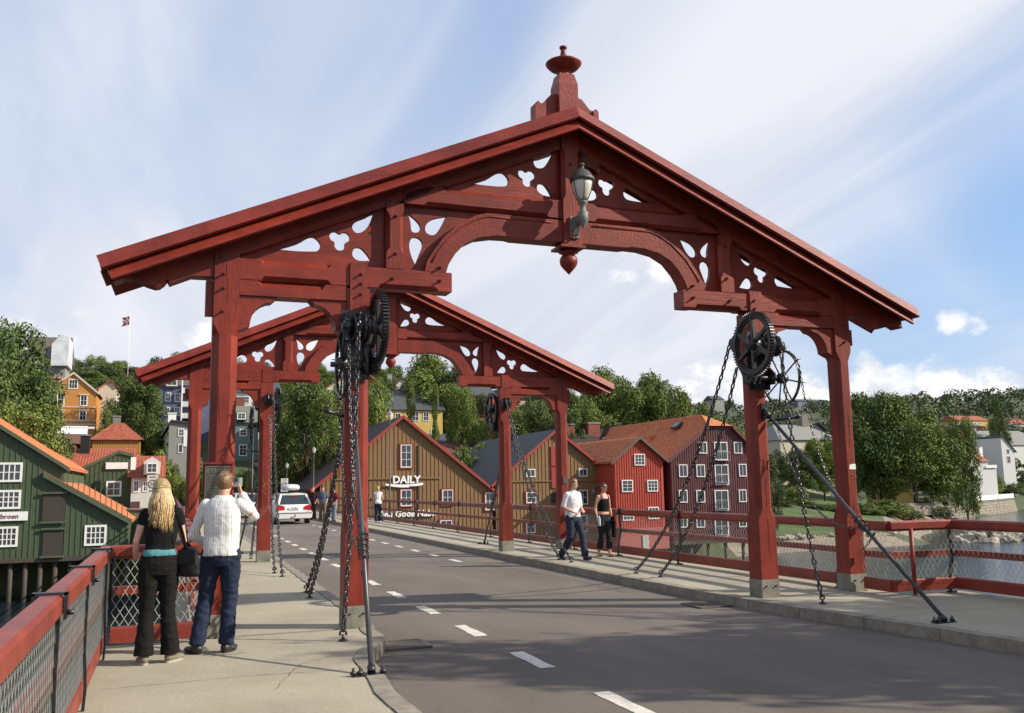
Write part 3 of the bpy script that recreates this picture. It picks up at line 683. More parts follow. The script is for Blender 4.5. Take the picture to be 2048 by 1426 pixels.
# ------------------------------------------------------------------ chains
def link_mesh(Lk, Wk, r, n=6, seg=5):
    mb = MB(); pts = []; hs = (Lk-Wk)/2; rr = Wk/2-r
    for k in range(seg+1): a = -PI/2+PI*k/seg; pts.append((hs+rr*math.cos(a), rr*math.sin(a), 0))
    for k in range(seg+1): a = PI/2+PI*k/seg; pts.append((-hs+rr*math.cos(a), rr*math.sin(a), 0))
    mb.tube(pts, r, n, closed=True); me = bpy.data.meshes.new('link'); me.from_pydata(mb.v, [], mb.f); me.polygons.foreach_set('use_smooth', [True]*len(mb.f)); me.materials.append(CHAINM); return me
HEAVY = link_mesh(.108, .066, .0125); LIGHT = link_mesh(.062, .036, .0058, 5, 4)
def sag(a, b, s, n=60, side=(0, 0, -1)):
    a = Vector(a); b = Vector(b); sv = Vector(side); return [a.lerp(b, i/n)+sv*(s*4*(i/n)*(1-i/n)) for i in range(n+1)]
def chain(label, pts, heavy=True, joined=False, group='chains of the drawbridge'):
    pts = [Vector(p) for p in pts]; pitch = .083 if heavy else .0495; me = HEAVY if heavy else LIGHT
    T = thing('chain', label, 'chain', pts[0], group=group)
    ds = [0]
    for i in range(1, len(pts)): ds.append(ds[-1]+(pts[i]-pts[i-1]).length)
    def at(d):
        for i in range(1, len(ds)):
            if ds[i] >= d: return pts[i-1].lerp(pts[i], (d-ds[i-1])/max(1e-9, ds[i]-ds[i-1]))
        return pts[-1]
    n = int(ds[-1]/pitch); mb = MB(); mv = [v.co.copy() for v in me.vertices]; mf = [tuple(p.vertices) for p in me.polygons]
    for k in range(n):
        p = at((k+.5)*pitch); t = (at((k+.5)*pitch+.02)-at((k+.5)*pitch-.02)).normalized()
        u = t.orthogonal().normalized() if abs(t.z) < .9 else (Vector((1, 0, 0))-t*t.x).normalized()
        ang = (PI/4 if k % 2 else -PI/4)+random.uniform(-.12, .12)+.3*math.sin(k*.15)
        u = Matrix.Rotation(ang, 3, t) @ u; w = t.cross(u)
        mt = Matrix((t, u, w)).transposed().to_4x4(); mt.translation = p-pts[0]
        if joined: mb.add([mt @ v for v in mv], mf, True)
        else: inst('link', me, T, mtx=mt)
    if joined: mb.build('links', CHAINM, T, kind='stuff', fixn=False)
    return T
def hook_plate(p, parent=None):
    mb = MB(); mb.tube([(p[0], p[1], 0), (p[0], p[1], .07)], .016, 8); mb.lathe([(.05, 0), (.05, .012), (.03, .02), (0, .022)], (p[0], p[1], .003), 12)
    mb.tube([(p[0]-.035, p[1], .06), (p[0]-.03, p[1], .10), (p[0], p[1], .115), (p[0]+.03, p[1], .10), (p[0]+.035, p[1], .06)], .012, 6)
    return mb.build('anchor_eye', IRON, label=None)
anchor_n = [0]
def anchor(p, label):
    o = hook_plate(p); tag(o, label, 'anchor', 'chain anchors in the pavement')
rodfrac = .60
def rig(sx, where, side, xf, joined):
    """the chains and the stay rod on one inner post; xf maps local portal coordinates to the world"""
    jn = joined
    # front chain, drum to anchor by the kerb
    a = (sx*2.97, -.44, 3.52); b = (sx*3.10 if sx > 0 else -3.19, -.84, .06)
    top = [(sx*2.93, -.10, 3.40), (sx*2.93, -.13, 3.60), (sx*2.93, -.24, 3.68), (sx*2.94, -.36, 3.64)]
    P = top+sag(a, b, .14, side=(-sx*.2, .3, -.25))
    chain(f'heavy black chain hanging down the face of the {side} post, {where} portal', [xf(p) for p in P], joined=jn)
    anchor(xf((b[0], b[1], 0)), f'iron eye holding the front chain of the {side} post, {where} portal')
    for yb, off, z0 in ((3.98, -.04, 3.70), (3.20, .04, 3.28)):
        b = (sx*(2.92 if yb > 3.5 else 2.98), yb, .06); a = (sx*(2.84+off), .50, z0)
        P = sag(a, b, .42 if yb > 3.5 else .36, side=(0, -.18, -1))
        nm = 'outer' if yb > 3.5 else 'inner'
        chain(f'heavy slanting chain to the {"farther" if yb > 3.5 else "nearer"} pavement eye, {side} post of {where} portal', [xf(p) for p in P], joined=jn)
        anchor(xf((b[0], b[1], 0)), f'iron pavement eye of the {"farther" if yb > 3.5 else "nearer"} slanting chain, {side} post, {where} portal')
    # stay rod
    r0 = Vector((sx*2.95, -.06, 2.57)); r1 = Vector((sx*3.27, -2.72, .02))
    T = thing('stay_rod', f'grey iron stay rod bracing the {side} post to the pavement, {where} portal', 'stay rod', xf(r1), group='stay rods of the portals')
    w0 = Vector(xf(r0)); w1 = Vector(xf(r1)); o = Vector(xf(r1))
    MB().tube([w0-o, w0.lerp(w1, .5)-o+Vector((0, 0, -.012)), w1-o], .024, 10).build('rod', RODM, T)
    ax = (w0-w1).normalized()
    MB().tube([w0-o+ax*.09, w0-o-ax*.10], [.032, .038], 8).build('clevis', IRON, T)
    mb = MB(); q = Vector(xf((sx*2.95, -.01, 2.60)))-o; mb.obox(q, Vector((1, 0, 0)), Vector((0, 1, 0)), Vector((0, 0, 1)), .05, .02, .11); mb.build('wall_plate', IRON, T)
    mb = MB(); mb.box(-.17, .12, -.045, .045, -.018, -.008)
    for bx in (-.16, -.10, .10): mb.lathe([(.028, -.004), (.028, .02), (.012, .024), (.012, .05), (0, .05)], (bx, 0, 0), 6)
    mb.tube([(0, 0, 0), tuple(ax*.07)], .036, 8)
    mb.build('foot_plate', IRON, T)
    # hand chain from the spiked wheel, draped over the rod
    q = r0.lerp(r1, rodfrac)
    wy, wz, wr, wx = (-.22 if sx < 0 else -.12), 3.06, .405, sx*(3.11 if sx < 0 else 3.22)
    arc = [(wx, wy+wr*math.cos(R(t)), wz+wr*math.sin(R(t))) for t in range(0, 181, 12)]
    back = sag((q.x, q.y, q.z-.02), (wx, wy+wr, wz), .62, side=(0, .25, -1)); front = sag((wx, wy-wr, wz), (q.x, q.y, q.z+.02), .34, side=(0, .35, -1))
    P = back[:-1]+arc+front[1:]
    chain(f'thin hand chain over the spiked wheel of the {side} post, {where} portal', [xf(p) for p in P], heavy=False, joined=True)
    # chain wound round the rod
    P = []
    dr = (r1-r0).normalized(); e1 = dr.orthogonal().normalized(); e2 = dr.cross(e1)
    for i in range(70):
        a = i*.42; P.append(q+dr*((i-35)*.0052)+e1*(math.cos(a)*.045)+e2*(math.sin(a)*.045))
    P += sag(P[-1], q+Vector((0, .05, -.30)), .02)
    chain(f'thin chain knotted round the stay rod of the {side} post, {where} portal', [xf(p) for p in P], heavy=False, joined=True)
near = lambda p: (p[0]+.02, p[1]+p[0]*.014, p[2]); farx = lambda p: (-p[0]-.04, 10.733-p[1], p[2])
winch.rotation_euler.z = winchR.rotation_euler.z = R(.8)
rig(-1, 'near', 'left', near, False); rig(1, 'near', 'right', near, False)
rig(-1, 'far', 'right', farx, True); rig(1, 'far', 'left', farx, True)

# ------------------------------------------------------------------ wall lantern on the near portal
def build_lantern():
    L_ = thing('wall_lantern', 'grey urn-shaped street lantern on a bracket on the king post', 'lantern', (.045, -.03, 5.06)); L_.scale = (.86, .86, .86)
    V = mat('verdigris_grey', (.17, .17, .155), rough=.65, var=.25, nscale=12, bump=.2); OP = mat('opal_glass', (.55, .54, .46), rough=.35, var=.05); VD = mat('dark_verdigris', (.055, .058, .052), rough=.55, var=.3, nscale=14)
    MB().box(-.075, .075, -.03, 0, -.20, .14).build('wall_plate', V, L_)
    mb = MB(); mb.prism([(0, .12), (0, -.18), (-.06, -.16), (-.13, -.03), (-.27, .02), (-.27, .10), (-.16, .10), (-.08, .12)], -.045, .045, fn=lambda a, b, c: (b, a, c)); mb.build('bracket_arm', V, L_)
    c = (0, -.34, 0)
    MB().lathe([(0, -.13), (.02, -.12), (.02, -.10), (.045, -.08), (.045, -.06), (.075, -.04), (.08, .12), (.05, .14), (.045, .22), (.07, .26), (.085, .28), (.06, .30), (.07, .315), (.0, .32)], c, 16).build('stem', V, L_)
    MB().lathe([(.075, .31), (.10, .36), (.135, .44), (.158, .54), (.165, .62)], c, 22).build('globe', OP, L_)
    mb = MB()
    for i in range(6):
        a = 2*PI*i/6+.3; mb.tube([(c[0]+r*math.cos(a), c[1]+r*math.sin(a), z) for r, z in ((.08, .31), (.105, .36), (.14, .44), (.163, .54), (.172, .62))], .007, 5)
    mb.build('globe_ribs', VD, L_)
    MB().lathe([(.16, .60), (.19, .61), (.195, .64), (.19, .665), (.165, .68), (.15, .72), (.11, .77), (.06, .80), (.035, .82), (.03, .86), (.045, .87), (.045, .895), (.03, .90), (.0, .92)], c, 22).build('cap', VD, L_)
    return L_
build_lantern()

# plaque with the bridge's name
def build_plaque():
    T = thing('name_plaque', 'bronze plaque reading BYBRUA on the left outer post', 'plaque', (-4.45, -.05, 1.70))
    B = mat('bronze_plaque', (.060, .062, .045), rough=.45, var=.3, nscale=10); BL = mat('bronze_letter', (.16, .15, .11), rough=.4, var=.1)
    MB().box(-.16, .16, -.0, .045, -.215, .20).build('backing_board', RED, T)
    MB().prism([(-.17, .20), (.17, .20), (.17, .225), (-.17, .225)], -.03, .05).build('drip_board', RED, T)
    MB().box(-.135, .135, -.014, .0, -.19, .18).build('plate', B, T)
    mb = MB()
    for a in ((-.135, .135, .172, .18), (-.135, .135, -.19, -.182), (-.135, -.128, -.182, .172), (.128, .135, -.182, .172)): mb.box(a[0], a[1], -.018, -.0145, a[2], a[3])
    mb.build('plate_border', BL, T)
    text_mesh('BYBRUA', .068, .002, 'heading', BL, T, facing(0, -.017, .105), weight=.001)
    rows = ('fra 1861 avloeste en', 'eldre bro fra 1681', 'med vippebro og', 'byport paa denne', 'side av elven', 'Bybroen er bygget', 'med klappbro av tre', 'og jernkjettinger')
    mb = MB(); rr = random.Random(3)
    for i in range(8):     # lines of small raised lettering, too small in the photograph to be read
        z = .072-i*.030-(.012 if i > 3 else 0); x = -.115
        while x < .11:
            w = rr.uniform(.010, .034); 
            k = x
            while k < min(x+w, .115): mb.box(k, k+.0045, -.0165, -.0142, z-.008, z+rr.choice((.004, .008))); k += .0075
            x += w+.010
    mb.build('small_lettering', BL, T, kind='stuff')
build_plaque()

# ------------------------------------------------------------------ railings
def wire_panel(mb, p0, p1, z0, z1, pitch=.085, r=.0022, slant=0.):
    """diamond netting in the vertical plane from p0 to p1 (x, y), z0..z1"""
    p0 = Vector((*p0, 0)); p1 = Vector((*p1, 0)); L_ = (p1-p0).length; d = (p1-p0)/L_; nr = Vector((-d.y, d.x, 0)); H = z1-z0
    for sgn in (1, -1):
        k = -int(H/pitch)-1
        while k*pitch < L_+H:
            # line through (k*pitch, 0) with slope +-1 in (s, z)
            a = (k*pitch, 0.) if sgn > 0 else (k*pitch, 0.)
            s0, s1 = a[0], a[0]+sgn*H*.62
            q = [(s0, 0.), (s1, H)]
            # clip to 0..L
            (sa, za), (sb, zb) = q
            def cl(sa, za, sb, zb):
                if sa < 0: t = (0-sa)/(sb-sa); sa, za = 0, za+t*(zb-za)
                if sa > L_: t = (L_-sa)/(sb-sa); sa, za = L_, za+t*(zb-za)
                return sa, za
            if not ((sa < 0 and sb < 0) or (sa > L_ and sb > L_)):
                sa2, za2 = cl(sa, za, sb, zb); sb2, zb2 = cl(sb, zb, sa, za)
                A = p0+d*sa2+Vector((0, 0, z0+za2)); B = p0+d*sb2+Vector((0, 0, z0+zb2))
                if (B-A).length > .01:
                    t = (B-A).normalized(); e = t.cross(nr).normalized()
                    o = len(mb.v); ring = []
                    for P in (A, B):
                        for an in (0, 2*PI/3, 4*PI/3): ring.append(P+nr*(math.cos(an)*r+sgn*.002)+e*(math.sin(an)*r))
                    mb.add(ring, [(0, 1, 4, 3), (1, 2, 5, 4), (2, 0, 3, 5)], False)
            k += 1
def railing(label, pts, side, ztop=1.03, net=True, posts=None, mm=None, strap=False, cat='railing', step=2.6, fine=.085, wr=.0022, slim=False):
    """side: unit normal pointing to the pavement (inner side) for each segment"""
    mm = mm or REDR
    T = thing('railing', label, cat, (pts[0][0], pts[0][1], 0), group='railings of the bridge'); o = Vector((pts[0][0], pts[0][1], 0))
    for i in range(len(pts)-1):
        a = Vector((*pts[i], 0)); b = Vector((*pts[i+1], 0)); L_ = (b-a).length; d = (b-a)/L_; n = Vector((side[i][0], side[i][1], 0)); up = Vector((0, 0, 1))
        a -= o; b -= o; mid = (a+b)/2
        def beam(name, zc, w, h, off, cham=0, ext=0.):
            mb = MB(); mb.cbeam(a+n*off+up*zc-d*ext, b+n*off+up*zc+d*ext, w, h, n, up, [(0, (0, 0, cham, cham)), (L_+2*ext, (0, 0, cham, cham))]); return mb.build(name, mm, T)
        beam('top_rail', ztop-.055, .135, .11, 0, .022, .0 if i else .02)
        beam('rail_moulding', ztop-.125, .085, .028, 0)
        beam('middle_rail', ztop-.47, .06, .09, -.03)
        beam('bottom_rail', .135, .07, .165, .0, .02)
        if net:
            mb = MB(); wire_panel(mb, (a+n*.035)[:2], (b+n*.035)[:2], .23, ztop-.13, fine, wr); mb.build('wire_netting', WIRE, T, kind='stuff', fixn=False)
        k = int(L_/step); ps = posts[i] if posts and posts[i] is not None else [step*(j+.5) for j in range(k)]
        for s in ps:
            p = a+d*s
            # curved iron stanchion: bulges to the inner side at the foot
            prof = [(.085, ztop-.02), (.075, ztop-.16), (.05, ztop-.35), (.045, ztop-.5), (.075, ztop-.65), (.12, ztop-.80), (.13, .10), (.12, .0)]
            if slim: prof = [(.045, ztop-.115), (.045, ztop-.2), (.045, ztop-.3), (.042, .6), (.044, .42), (.055, .28), (.06, .15), (.05, .0)]
            mb = MB()
            for (o1, z1_), (o2, z2_) in zip(prof, prof[1:]):
                mb.bar(p+n*o1+up*z1_, p+n*o2+up*(z2_-.004), (.026 if slim else .05), .022, d.cross(up))
            if not slim: mb.obox(p+n*.10+up*.012, d, n, up, .04, .06, .010)
            st = mb.build('stanchion', IRON, T)
            mb = MB(); mb.obox(p+up*(ztop+.006), d, n, up, .035, .09, .008)
            mb.obox(p+up*(ztop-.06)+n*.082, d, n, up, .035, .008, .075); mb.obox(p+up*(ztop-.06)-n*.082, d, n, up, .035, .008, .075)
            mb.tube([p+n*.09+up*(ztop-.10), p+n*.125+up*(ztop-.10)], .016, 6); mb.build('strap', IRON, st)
    return T
railing('red railing of the left lookout with iron straps, nearest the camera', [(-5.55, -16), (-5.55, -.28)], [(1, 0)], posts=[[.4, 2.6, 4.8, 10.9, 12.85, 15.05]], fine=.082, ztop=1.05, wr=.0030, slim=True)
railing('short red railing with diamond netting behind the couple', [(-5.48, -.28), (-4.60, -.22)], [(0, -1)], posts=[[]], fine=.085, ztop=1.05, wr=.0034)
railing('red railing running from the left post to the far portal', [(-4.62, .30), (-4.62, 10.4)], [(1, 0)], posts=[[.4, 2.6, 5.0, 7.4, 9.6]])
railing('red railing beyond the far portal on the left', [(-4.62, 11.1), (-4.62, 72)], [(1, 0)], net=False)
railing('red railing returning from the right post to the lookout corner', [(4.52, -.02), (4.50, -.56), (5.60, -.62)], [(-1, 0), (0, -1)], posts=[[], []], ztop=1.02)
railing('red railing of the right lookout with netting over the water', [(5.60, -.62), (5.45, -9)], [(-1, 0)], posts=[[.0, 2.5, 5]], ztop=1.02)
railing('red railing with netting between the portals on the right', [(4.62, .30), (4.62, 10.4)], [(-1, 0)], posts=[[.25, 2.2, 4.9, 7.5, 9.9]], ztop=1.03)
railing('three-bar red railing beyond the far portal on the right', [(4.62, 11.0), (4.62, 72), (7, 76)], [(-1, 0), (-1, 0)], net=False, mm=REDRF, posts=[[.35, 2.3, 5.6, 9.2, 12.4, 15.4, 18.4, 21.4, 24.4, 27.4, 30.4, 34, 38, 42, 46, 50, 54, 58], [3]], ztop=1.03)
mb = MB(); mb.tube([(0, 0, 0), (0, 0, .9)], .028, 8).build('support_pipe', RED, loc=(4.75, -.72, .02), label='thin red pipe propping the lookout rail on the right', cat='pipe')

# ------------------------------------------------------------------ houses
def corrugated(mb, a, b, c, d, pitch=.32, row=.42, amp=.045):
    """tile surface on the quad a-b (ridge) .. d-c (eave): rolls run down the slope, courses step"""
    a, b, c, d = map(Vector, (a, b, c, d)); n = (b-a).cross(d-a).normalized()
    if n.z < 0: n = -n
    W = (b-a).length; H = (d-a).length; nu = max(2, int(W/pitch)); nv = max(1, int(H/row)); us = nu*3
    o = len(mb.v); vs = []
    for j in range(nv):
        for e in (0, 1):
            t = (j+e)/nv; lift = amp*(.2 if e == 0 else .75)
            for i in range(us+1):
                u = i/us; p = a.lerp(b, u).lerp(d.lerp(c, u), t); w = math.cos(2*PI*u*nu); vs.append(p+n*(lift+amp*.55*w))
    fs = []
    for j in range(nv):
        for i in range(us):
            q = (2*j)*(us+1)+i; fs.append((q, q+1, q+us+2, q+us+1))
            if j < nv-1: q = (2*j+1)*(us+1)+i; fs.append((q, q+1, q+us+2, q+us+1))
    mb.add(vs, fs)
def window(T, x0, x1, z0, z1, y, nx=2, nz=3, m=None, glass=None, trim=.09, mw=.05, name='window', casing=None, hood=False):
    m = m or WHITE; w = x1-x0; h = z1-z0; mb = MB(); f = trim
    mb.box(x0, x0+f, y-.07, y+.02, z0, z1); mb.box(x1-f, x1, y-.07, y+.02, z0, z1); mb.box(x0+f, x1-f, y-.07, y+.02, z0, z0+f); mb.box(x0+f, x1-f, y-.07, y+.02, z1-f, z1)
    for i in range(1, nx): c = x0+f+(w-2*f)*i/nx; k = mw*(.9 if nx > 2 else .8); mb.box(c-k/2, c+k/2, y-.055, y+.01, z0+f, z1-f)
    for j in range(1, nz): c = z0+f+(h-2*f)*j/nz; mb.box(x0+f, x1-f, y-.048, y+.008, c-mw*.35, c+mw*.35)
    fr = mb.build(name, m, T)
    MB().box(x0+f*.5, x1-f*.5, y-.015, y+.004, z0+f*.5, z1-f*.5).build('pane', glass or GLASS, fr)
    if casing is not None:
        g = f*1.1; mb = MB(); mb.box(x0-g, x0-.003, y-.09, y+.02, z0-g, z1+g); mb.box(x1+.003, x1+g, y-.09, y+.02, z0-g, z1+g); mb.box(x0-.0, x1+.0, y-.09, y+.02, z1+.003, z1+g); mb.box(x0-.0, x1+.0, y-.10, y+.02, z0-g, z0-.003)
        mb.build('casing', casing, fr)
    if hood: MB().box(x0-.14, x1+.14, y-.2, y+.02, z1+.02, z1+.10).build('window_hood', m, fr)
    return fr
def house(name, label, Y, depth, left, right, base, apex, eaves, wall, roof, barge=None, wins=(), battens=None, tiles=False, cat='house', group=None, over=.35, thick=.18, flat=None, bmat=None, hip=None, skip_wall=False, sidewalls=None, piles=None):
    """gable-fronted house, all outline points given where they show on its front wall plane y = Y (pixels of the photo), built at real size"""
    P = lambda px, py: U(px, py, "y", Y)
    A = P(*apex); EL = P(*eaves[0]); ER = P(*eaves[1]); zb = P((left+right)/2, base).z
    if not piles: zb = min(zb, terrain_h(A.x, Y)-.4)
    xl = P(left, eaves[0][1]+20).x; xr = P(right, eaves[1][1]+20).x
    T = thing(name, label, cat, (A.x, Y, zb), group=group); o = Vector((A.x, Y, zb))
    def rz(x):   # underside of roof at x
        if flat and flat[0] <= x <= flat[1]: return A.z
        if x <= (flat[0] if flat else A.x): q = flat[0] if flat else A.x; return A.z+(EL.z-A.z)*(q-x)/max(.01, q-EL.x)
        q = flat[1] if flat else A.x; return A.z+(ER.z-A.z)*(x-q)/max(.01, ER.x-q)
    tops = [(xl, rz(xl))]+([(flat[0], A.z), (flat[1], A.z)] if flat else [(A.x, A.z)])+[(xr, rz(xr))]
    poly = [(xl, zb)]+[(a, b-.02) for a, b in tops]+[(xr, zb)]
    if not skip_wall: MB().prism([(a-o.x, b-o.z) for a, b in poly], 0, depth).build('wall', wall, T)
    # roof slabs
    for sgn, e, q in ((-1, EL, tops[1]), (1, ER, tops[-2])):
        a = Vector((q[0], Y-over, q[1]+thick)); d = Vector((e.x, Y-over, e.z+thick)); yb = Y+depth+over
        if e.x*sgn < q[0]*sgn: continue
        b2 = Vector((q[0], yb, q[1]+thick)); c2 = Vector((e.x, yb, e.z+thick))
        mb = MB(); vs = [a, b2, c2, d]+[p-Vector((0, 0, thick-.005)) for p in (a, b2, c2, d)]
        mb.add([v-o for v in vs], [(0, 1, 2, 3), (7, 6, 5, 4), (0, 4, 5, 1), (1, 5, 6, 2), (2, 6, 7, 3), (3, 7, 4, 0)])
        rf = mb.build('roof', roof, T)
        if tiles:
            mb = MB(); corrugated(mb, a-o, b2-o, c2-o, d-o); mb.build('tiles', roof, rf, kind='stuff', fixn=False)
        if barge:
            mb = MB(); n = Vector((0, 0, 1)); dd = (d-a).normalized(); t = .34
            vs = [a+Vector((0, -.06, .05)), d+dd*.1+Vector((0, -.06, .05)), d+dd*.1+Vector((0, -.06, .05-t)), a+Vector((0, -.06, .05-t))]; vs += [v+Vector((0, .055, 0)) for v in vs]
            mb.add([v-o for v in vs], [(0, 1, 2, 3), (7, 6, 5, 4), (0, 4, 5, 1), (1, 5, 6, 2), (2, 6, 7, 3), (3, 7, 4, 0)]); mb.build('bargeboard', barge, T)
    if flat:
        # half hip: small roof facet over the clipped gable
        hx, hy, hz = hip if hip else ((flat[0]+flat[1])/2, Y+2.2, A.z+1.2)
        mb = MB(); vs = [Vector((flat[0], Y-over, A.z+.1)), Vector((flat[1], Y-over, A.z+.1)), Vector((hx, hy, hz))]
        vs += [Vector((flat[0], Y+depth, A.z+.1)), Vector((hx, Y+depth, hz)), Vector((flat[1], Y+depth, A.z+.1))]
        mb.add([v-o for v in vs], [(0, 1, 2), (0, 2, 4, 3), (1, 5, 4, 2), (3, 4, 5)]); rf = mb.build('roof', roof, T)
        if tiles:
            mb = MB(); corrugated(mb, vs[2]-o, vs[4]-o, vs[3]-o, vs[0]-o); mb.build('tiles', roof, rf, kind='stuff', fixn=False)
    if battens:
        mb = MB(); x = xl+battens/2
        wl = [(P(w[0], w[2]).x-.12, P(w[1], w[2]).x+.12, P((w[0]+w[1])/2, w[3]).z-.12, P((w[0]+w[1])/2, w[2]).z+.12) for w in wins]
        while x < xr:
            segs = [(zb, rz(x)-.05)]
            for wx0, wx1, wz0, wz1 in wl:
                if wx0 < x < wx1:
                    ns = []
                    for s0, s1 in segs:
                        if s1 <= wz0 or s0 >= wz1: ns.append((s0, s1))
                        else:
                            if s0 < wz0: ns.append((s0, wz0))
                            if s1 > wz1: ns.append((wz1, s1))
                    segs = ns
            for s0, s1 in segs: mb.box(x-.035-o.x, x+.035-o.x, -.045, .0, s0-o.z, s1-o.z)
            x += battens
        mb.build('batten', bmat or wall, T, kind='stuff')
    for w in wins:
        x0, x1, y0, y1, nx, nz = w[:6]; kw = w[6] if len(w) > 6 else {}
        a = P(x0, (y0+y1)/2); b = P(x1, (y0+y1)/2); zt = P((x0+x1)/2, y0).z; zl = P((x0+x1)/2, y1).z
        window(T, a.x-o.x, b.x-o.x, zl-o.z, zt-o.z, -.05 if battens else 0, nx, nz, **kw)
    if piles:
        for px in piles:
            q = P(px, base); mb = MB(); mb.tube([(q.x-o.x, .4, .1), (q.x-o.x, .4, -9-o.z)], .19, 7); mb.build('pile', TIMBER, T)
        MB().box(xl-o.x, xr-o.x, -.1, .5, -.35, -.003).build('pile_beam', TIMBER, T)
    return T, o, P
def part_box(T, o, name, x0, x1, y0, y1, z0, z1, m):
    return MB().box(x0-o.x, x1-o.x, y0-o.y, y1-o.y, z0-o.z, z1-o.z).build(name, m, T)
CREAM = mat('cream_casing', (.62, .58, .46), rough=.6, var=.05)
RC = dict(casing=BARGE)

# brown wharf house with the DAILY sign
T, o, P = house('wharf_house', 'brown timber wharf house with white DAILY sign on its gable', 75, 22, 640, 985, 1135, (805, 835), ((622, 982), (996, 990)), BROWN, TILED, BARGE,
    [(801, 823, 889, 935, 2, 3, RC), (801, 823, 979, 1012, 2, 2, RC), (884, 906, 979, 1010, 2, 2, RC), (970, 988, 985, 1020, 2, 2, RC), (880, 904, 1040, 1066, 2, 2, RC), (705, 727, 979, 1010, 2, 2, RC), (800, 824, 1042, 1066, 2, 2, RC)], battens=.40, group='wooden wharf houses along the river', piles=(660, 720, 780, 840, 900, 960))
q = P(812, 952); mS = mat('white_sign_letters', (.82, .82, .80), rough=.4, var=.02)
text_mesh('DAILY', .98, .05, 'sign_lettering', mS, T, facing(q.x-o.x, -.22, P(812, 966).z-o.z), weight=.03)
mb = MB(); a = P(770, 968); b = P(845, 968); n = 14; top = []; bot = []
for i in range(n+1):
    t = i/n; x = a.x+(b.x-a.x)*t; z = a.z-.02-.16*math.sin(t*PI*.9)+.05*t; top.append((x-o.x, z-o.z+.06+.04*t)); bot.append((x-o.x, z-o.z-.12-.08*math.sin(t*PI)))
mb.prism(top+bot[::-1], -.24, -.18); sw = mb.build('sign_swoosh', mS, T)
text_mesh('RESTAURANT', .17, .01, 'sign_small_lettering', DARK, T, facing(P(829, 970).x-o.x, -.26, P(829, 972).z-o.z-.10))
text_mesh('Den Gode Nabo', .84, .03, 'sign_lettering', mS, T, facing(P(813, 1030).x-o.x, -.2, P(813, 1033).z-o.z), shear=.15, weight=.02)
qz = P(800, 957).z; part_box(T, o, 'floor_band', P(672, 957).x, P(880, 957).x, 74.87, 74.99, qz-.06, qz+.06, BROWN)
part_box(T, o, 'corner_board', P(837, 900).x-.06, P(837, 900).x+.06, 74.86, 74.99, P(837, 1110).z, P(837, 890).z, mat('dark_brown_board', (.07, .045, .022), rough=.7))
# second brown wharf house, grey slate roof
W2 = [(1052, 1070, 938, 954, 2, 1), (1157, 1174, 937, 953, 2, 1), (1052, 1072, 984, 1006, 2, 2, RC), (1156, 1175, 980, 1009, 2, 2), (1160, 1174, 1030, 1063, 1, 2), (1052, 1070, 1042, 1066, 2, 2, RC)]
T, o, P = house('wharf_house', 'brown timber wharf house with grey slate roof, behind the right far post', 75, 24, 992, 1216, 1130, (1111, 862), ((980, 975), (1228, 957)), BROWN, SLATE, BARGE, W2, battens=.40, group='wooden wharf houses along the river', piles=(1010, 1060, 1110, 1160, 1205))
for y0, y1, m_ in ((893, 932, BARGE), (934, 976, BARGE), (986, 1006, DARK)):
    part_box(T, o, 'loading_hatch', P(1102, 950).x, P(1113, 950).x, 74.86, 74.99, P(1107, y1).z, P(1107, y0).z, m_)
qz = P(1100, 962).z; part_box(T, o, 'floor_band', P(995, 957).x, P(1215, 957).x, 74.88, 74.99, qz-.05, qz+.05, BROWN)
# bright red wharf house
SL_ = mat('brown_roof_edge', (.10, .075, .05), rough=.7)
T, o, P = house('wharf_house', 'bright red narrow wharf house with orange tiled roof', 71, 20, 1228, 1326, 1053, (1277, 876), ((1221, 927), (1331, 922)), REDW, TILE, SL_,
    [(1268, 1289, 908, 931, 3, 3), (1243, 1265, 960, 984, 2, 3), (1294, 1315, 960, 983, 3, 3), (1245, 1267, 1024, 1041, 3, 2), (1296, 1317, 1014, 1038, 3, 3)], battens=.27, tiles=True, group='wooden wharf houses along the river')
mR = mat('faded_red_boards', (.34, .09, .07), rough=.7)
part_box(T, o, 'lower_store', P(1232, 1060).x, P(1330, 1060).x, 70.2, 74, P(1280, 1098).z, P(1280, 1056).z, mR)
for px in (1235, 1265, 1300, 1325): q = P(px, 1060); part_box(T, o, 'pile', q.x-.15, q.x+.15, 70.4, 70.7, -9, P(1280, 1098).z, TIMBER)
part_box(T, o, 'white_door', P(1277, 1070).x, P(1289, 1070).x, 70.12, 70.18, P(1280, 1097).z, P(1280, 1070).z, mat('grey_door', (.4, .4, .36)))
# maroon warehouse
EA = 71
Pm = lambda px, py: U(px, py, 'y', EA)
wn = dict(trim=.08, mw=.04)
gl = [(1397, 1413, 884, 907, 2, 1, wn), (1467, 1483, 884, 907, 2, 1, wn), (1428, 1454, 884, 920, 2, 2, dict(name='balcony_door'))]
for y0, y1 in ((929, 954), (980, 1005), (1032, 1055)):
    gl += [(1357, 1374, y0, y1, 2, 1, wn), (1392, 1409, y0, y1, 2, 1, wn), (1477, 1492, y0-1, y1-1, 2, 1, wn), (1429, 1456, y0, y0+41, 2, 2, dict(name='balcony_door'))]
T, o, P = house('wharf_house', 'maroon four-storey warehouse with orange tiled half-hipped roof', EA, 24, 1341, 1502, 1080, (1440, 854), ((1334, 923), (1512, 905)), MAROON, TILE, MAROON, gl, battens=.27, tiles=True, flat=(Pm(1414, 855).x, Pm(1462, 855).x), hip=(Pm(1438, 840).x-.6, EA+2.4, Pm(1418, 834).z+.45), group='wooden wharf houses along the river', piles=(1350, 1385, 1420, 1455, 1490), thick=.14)
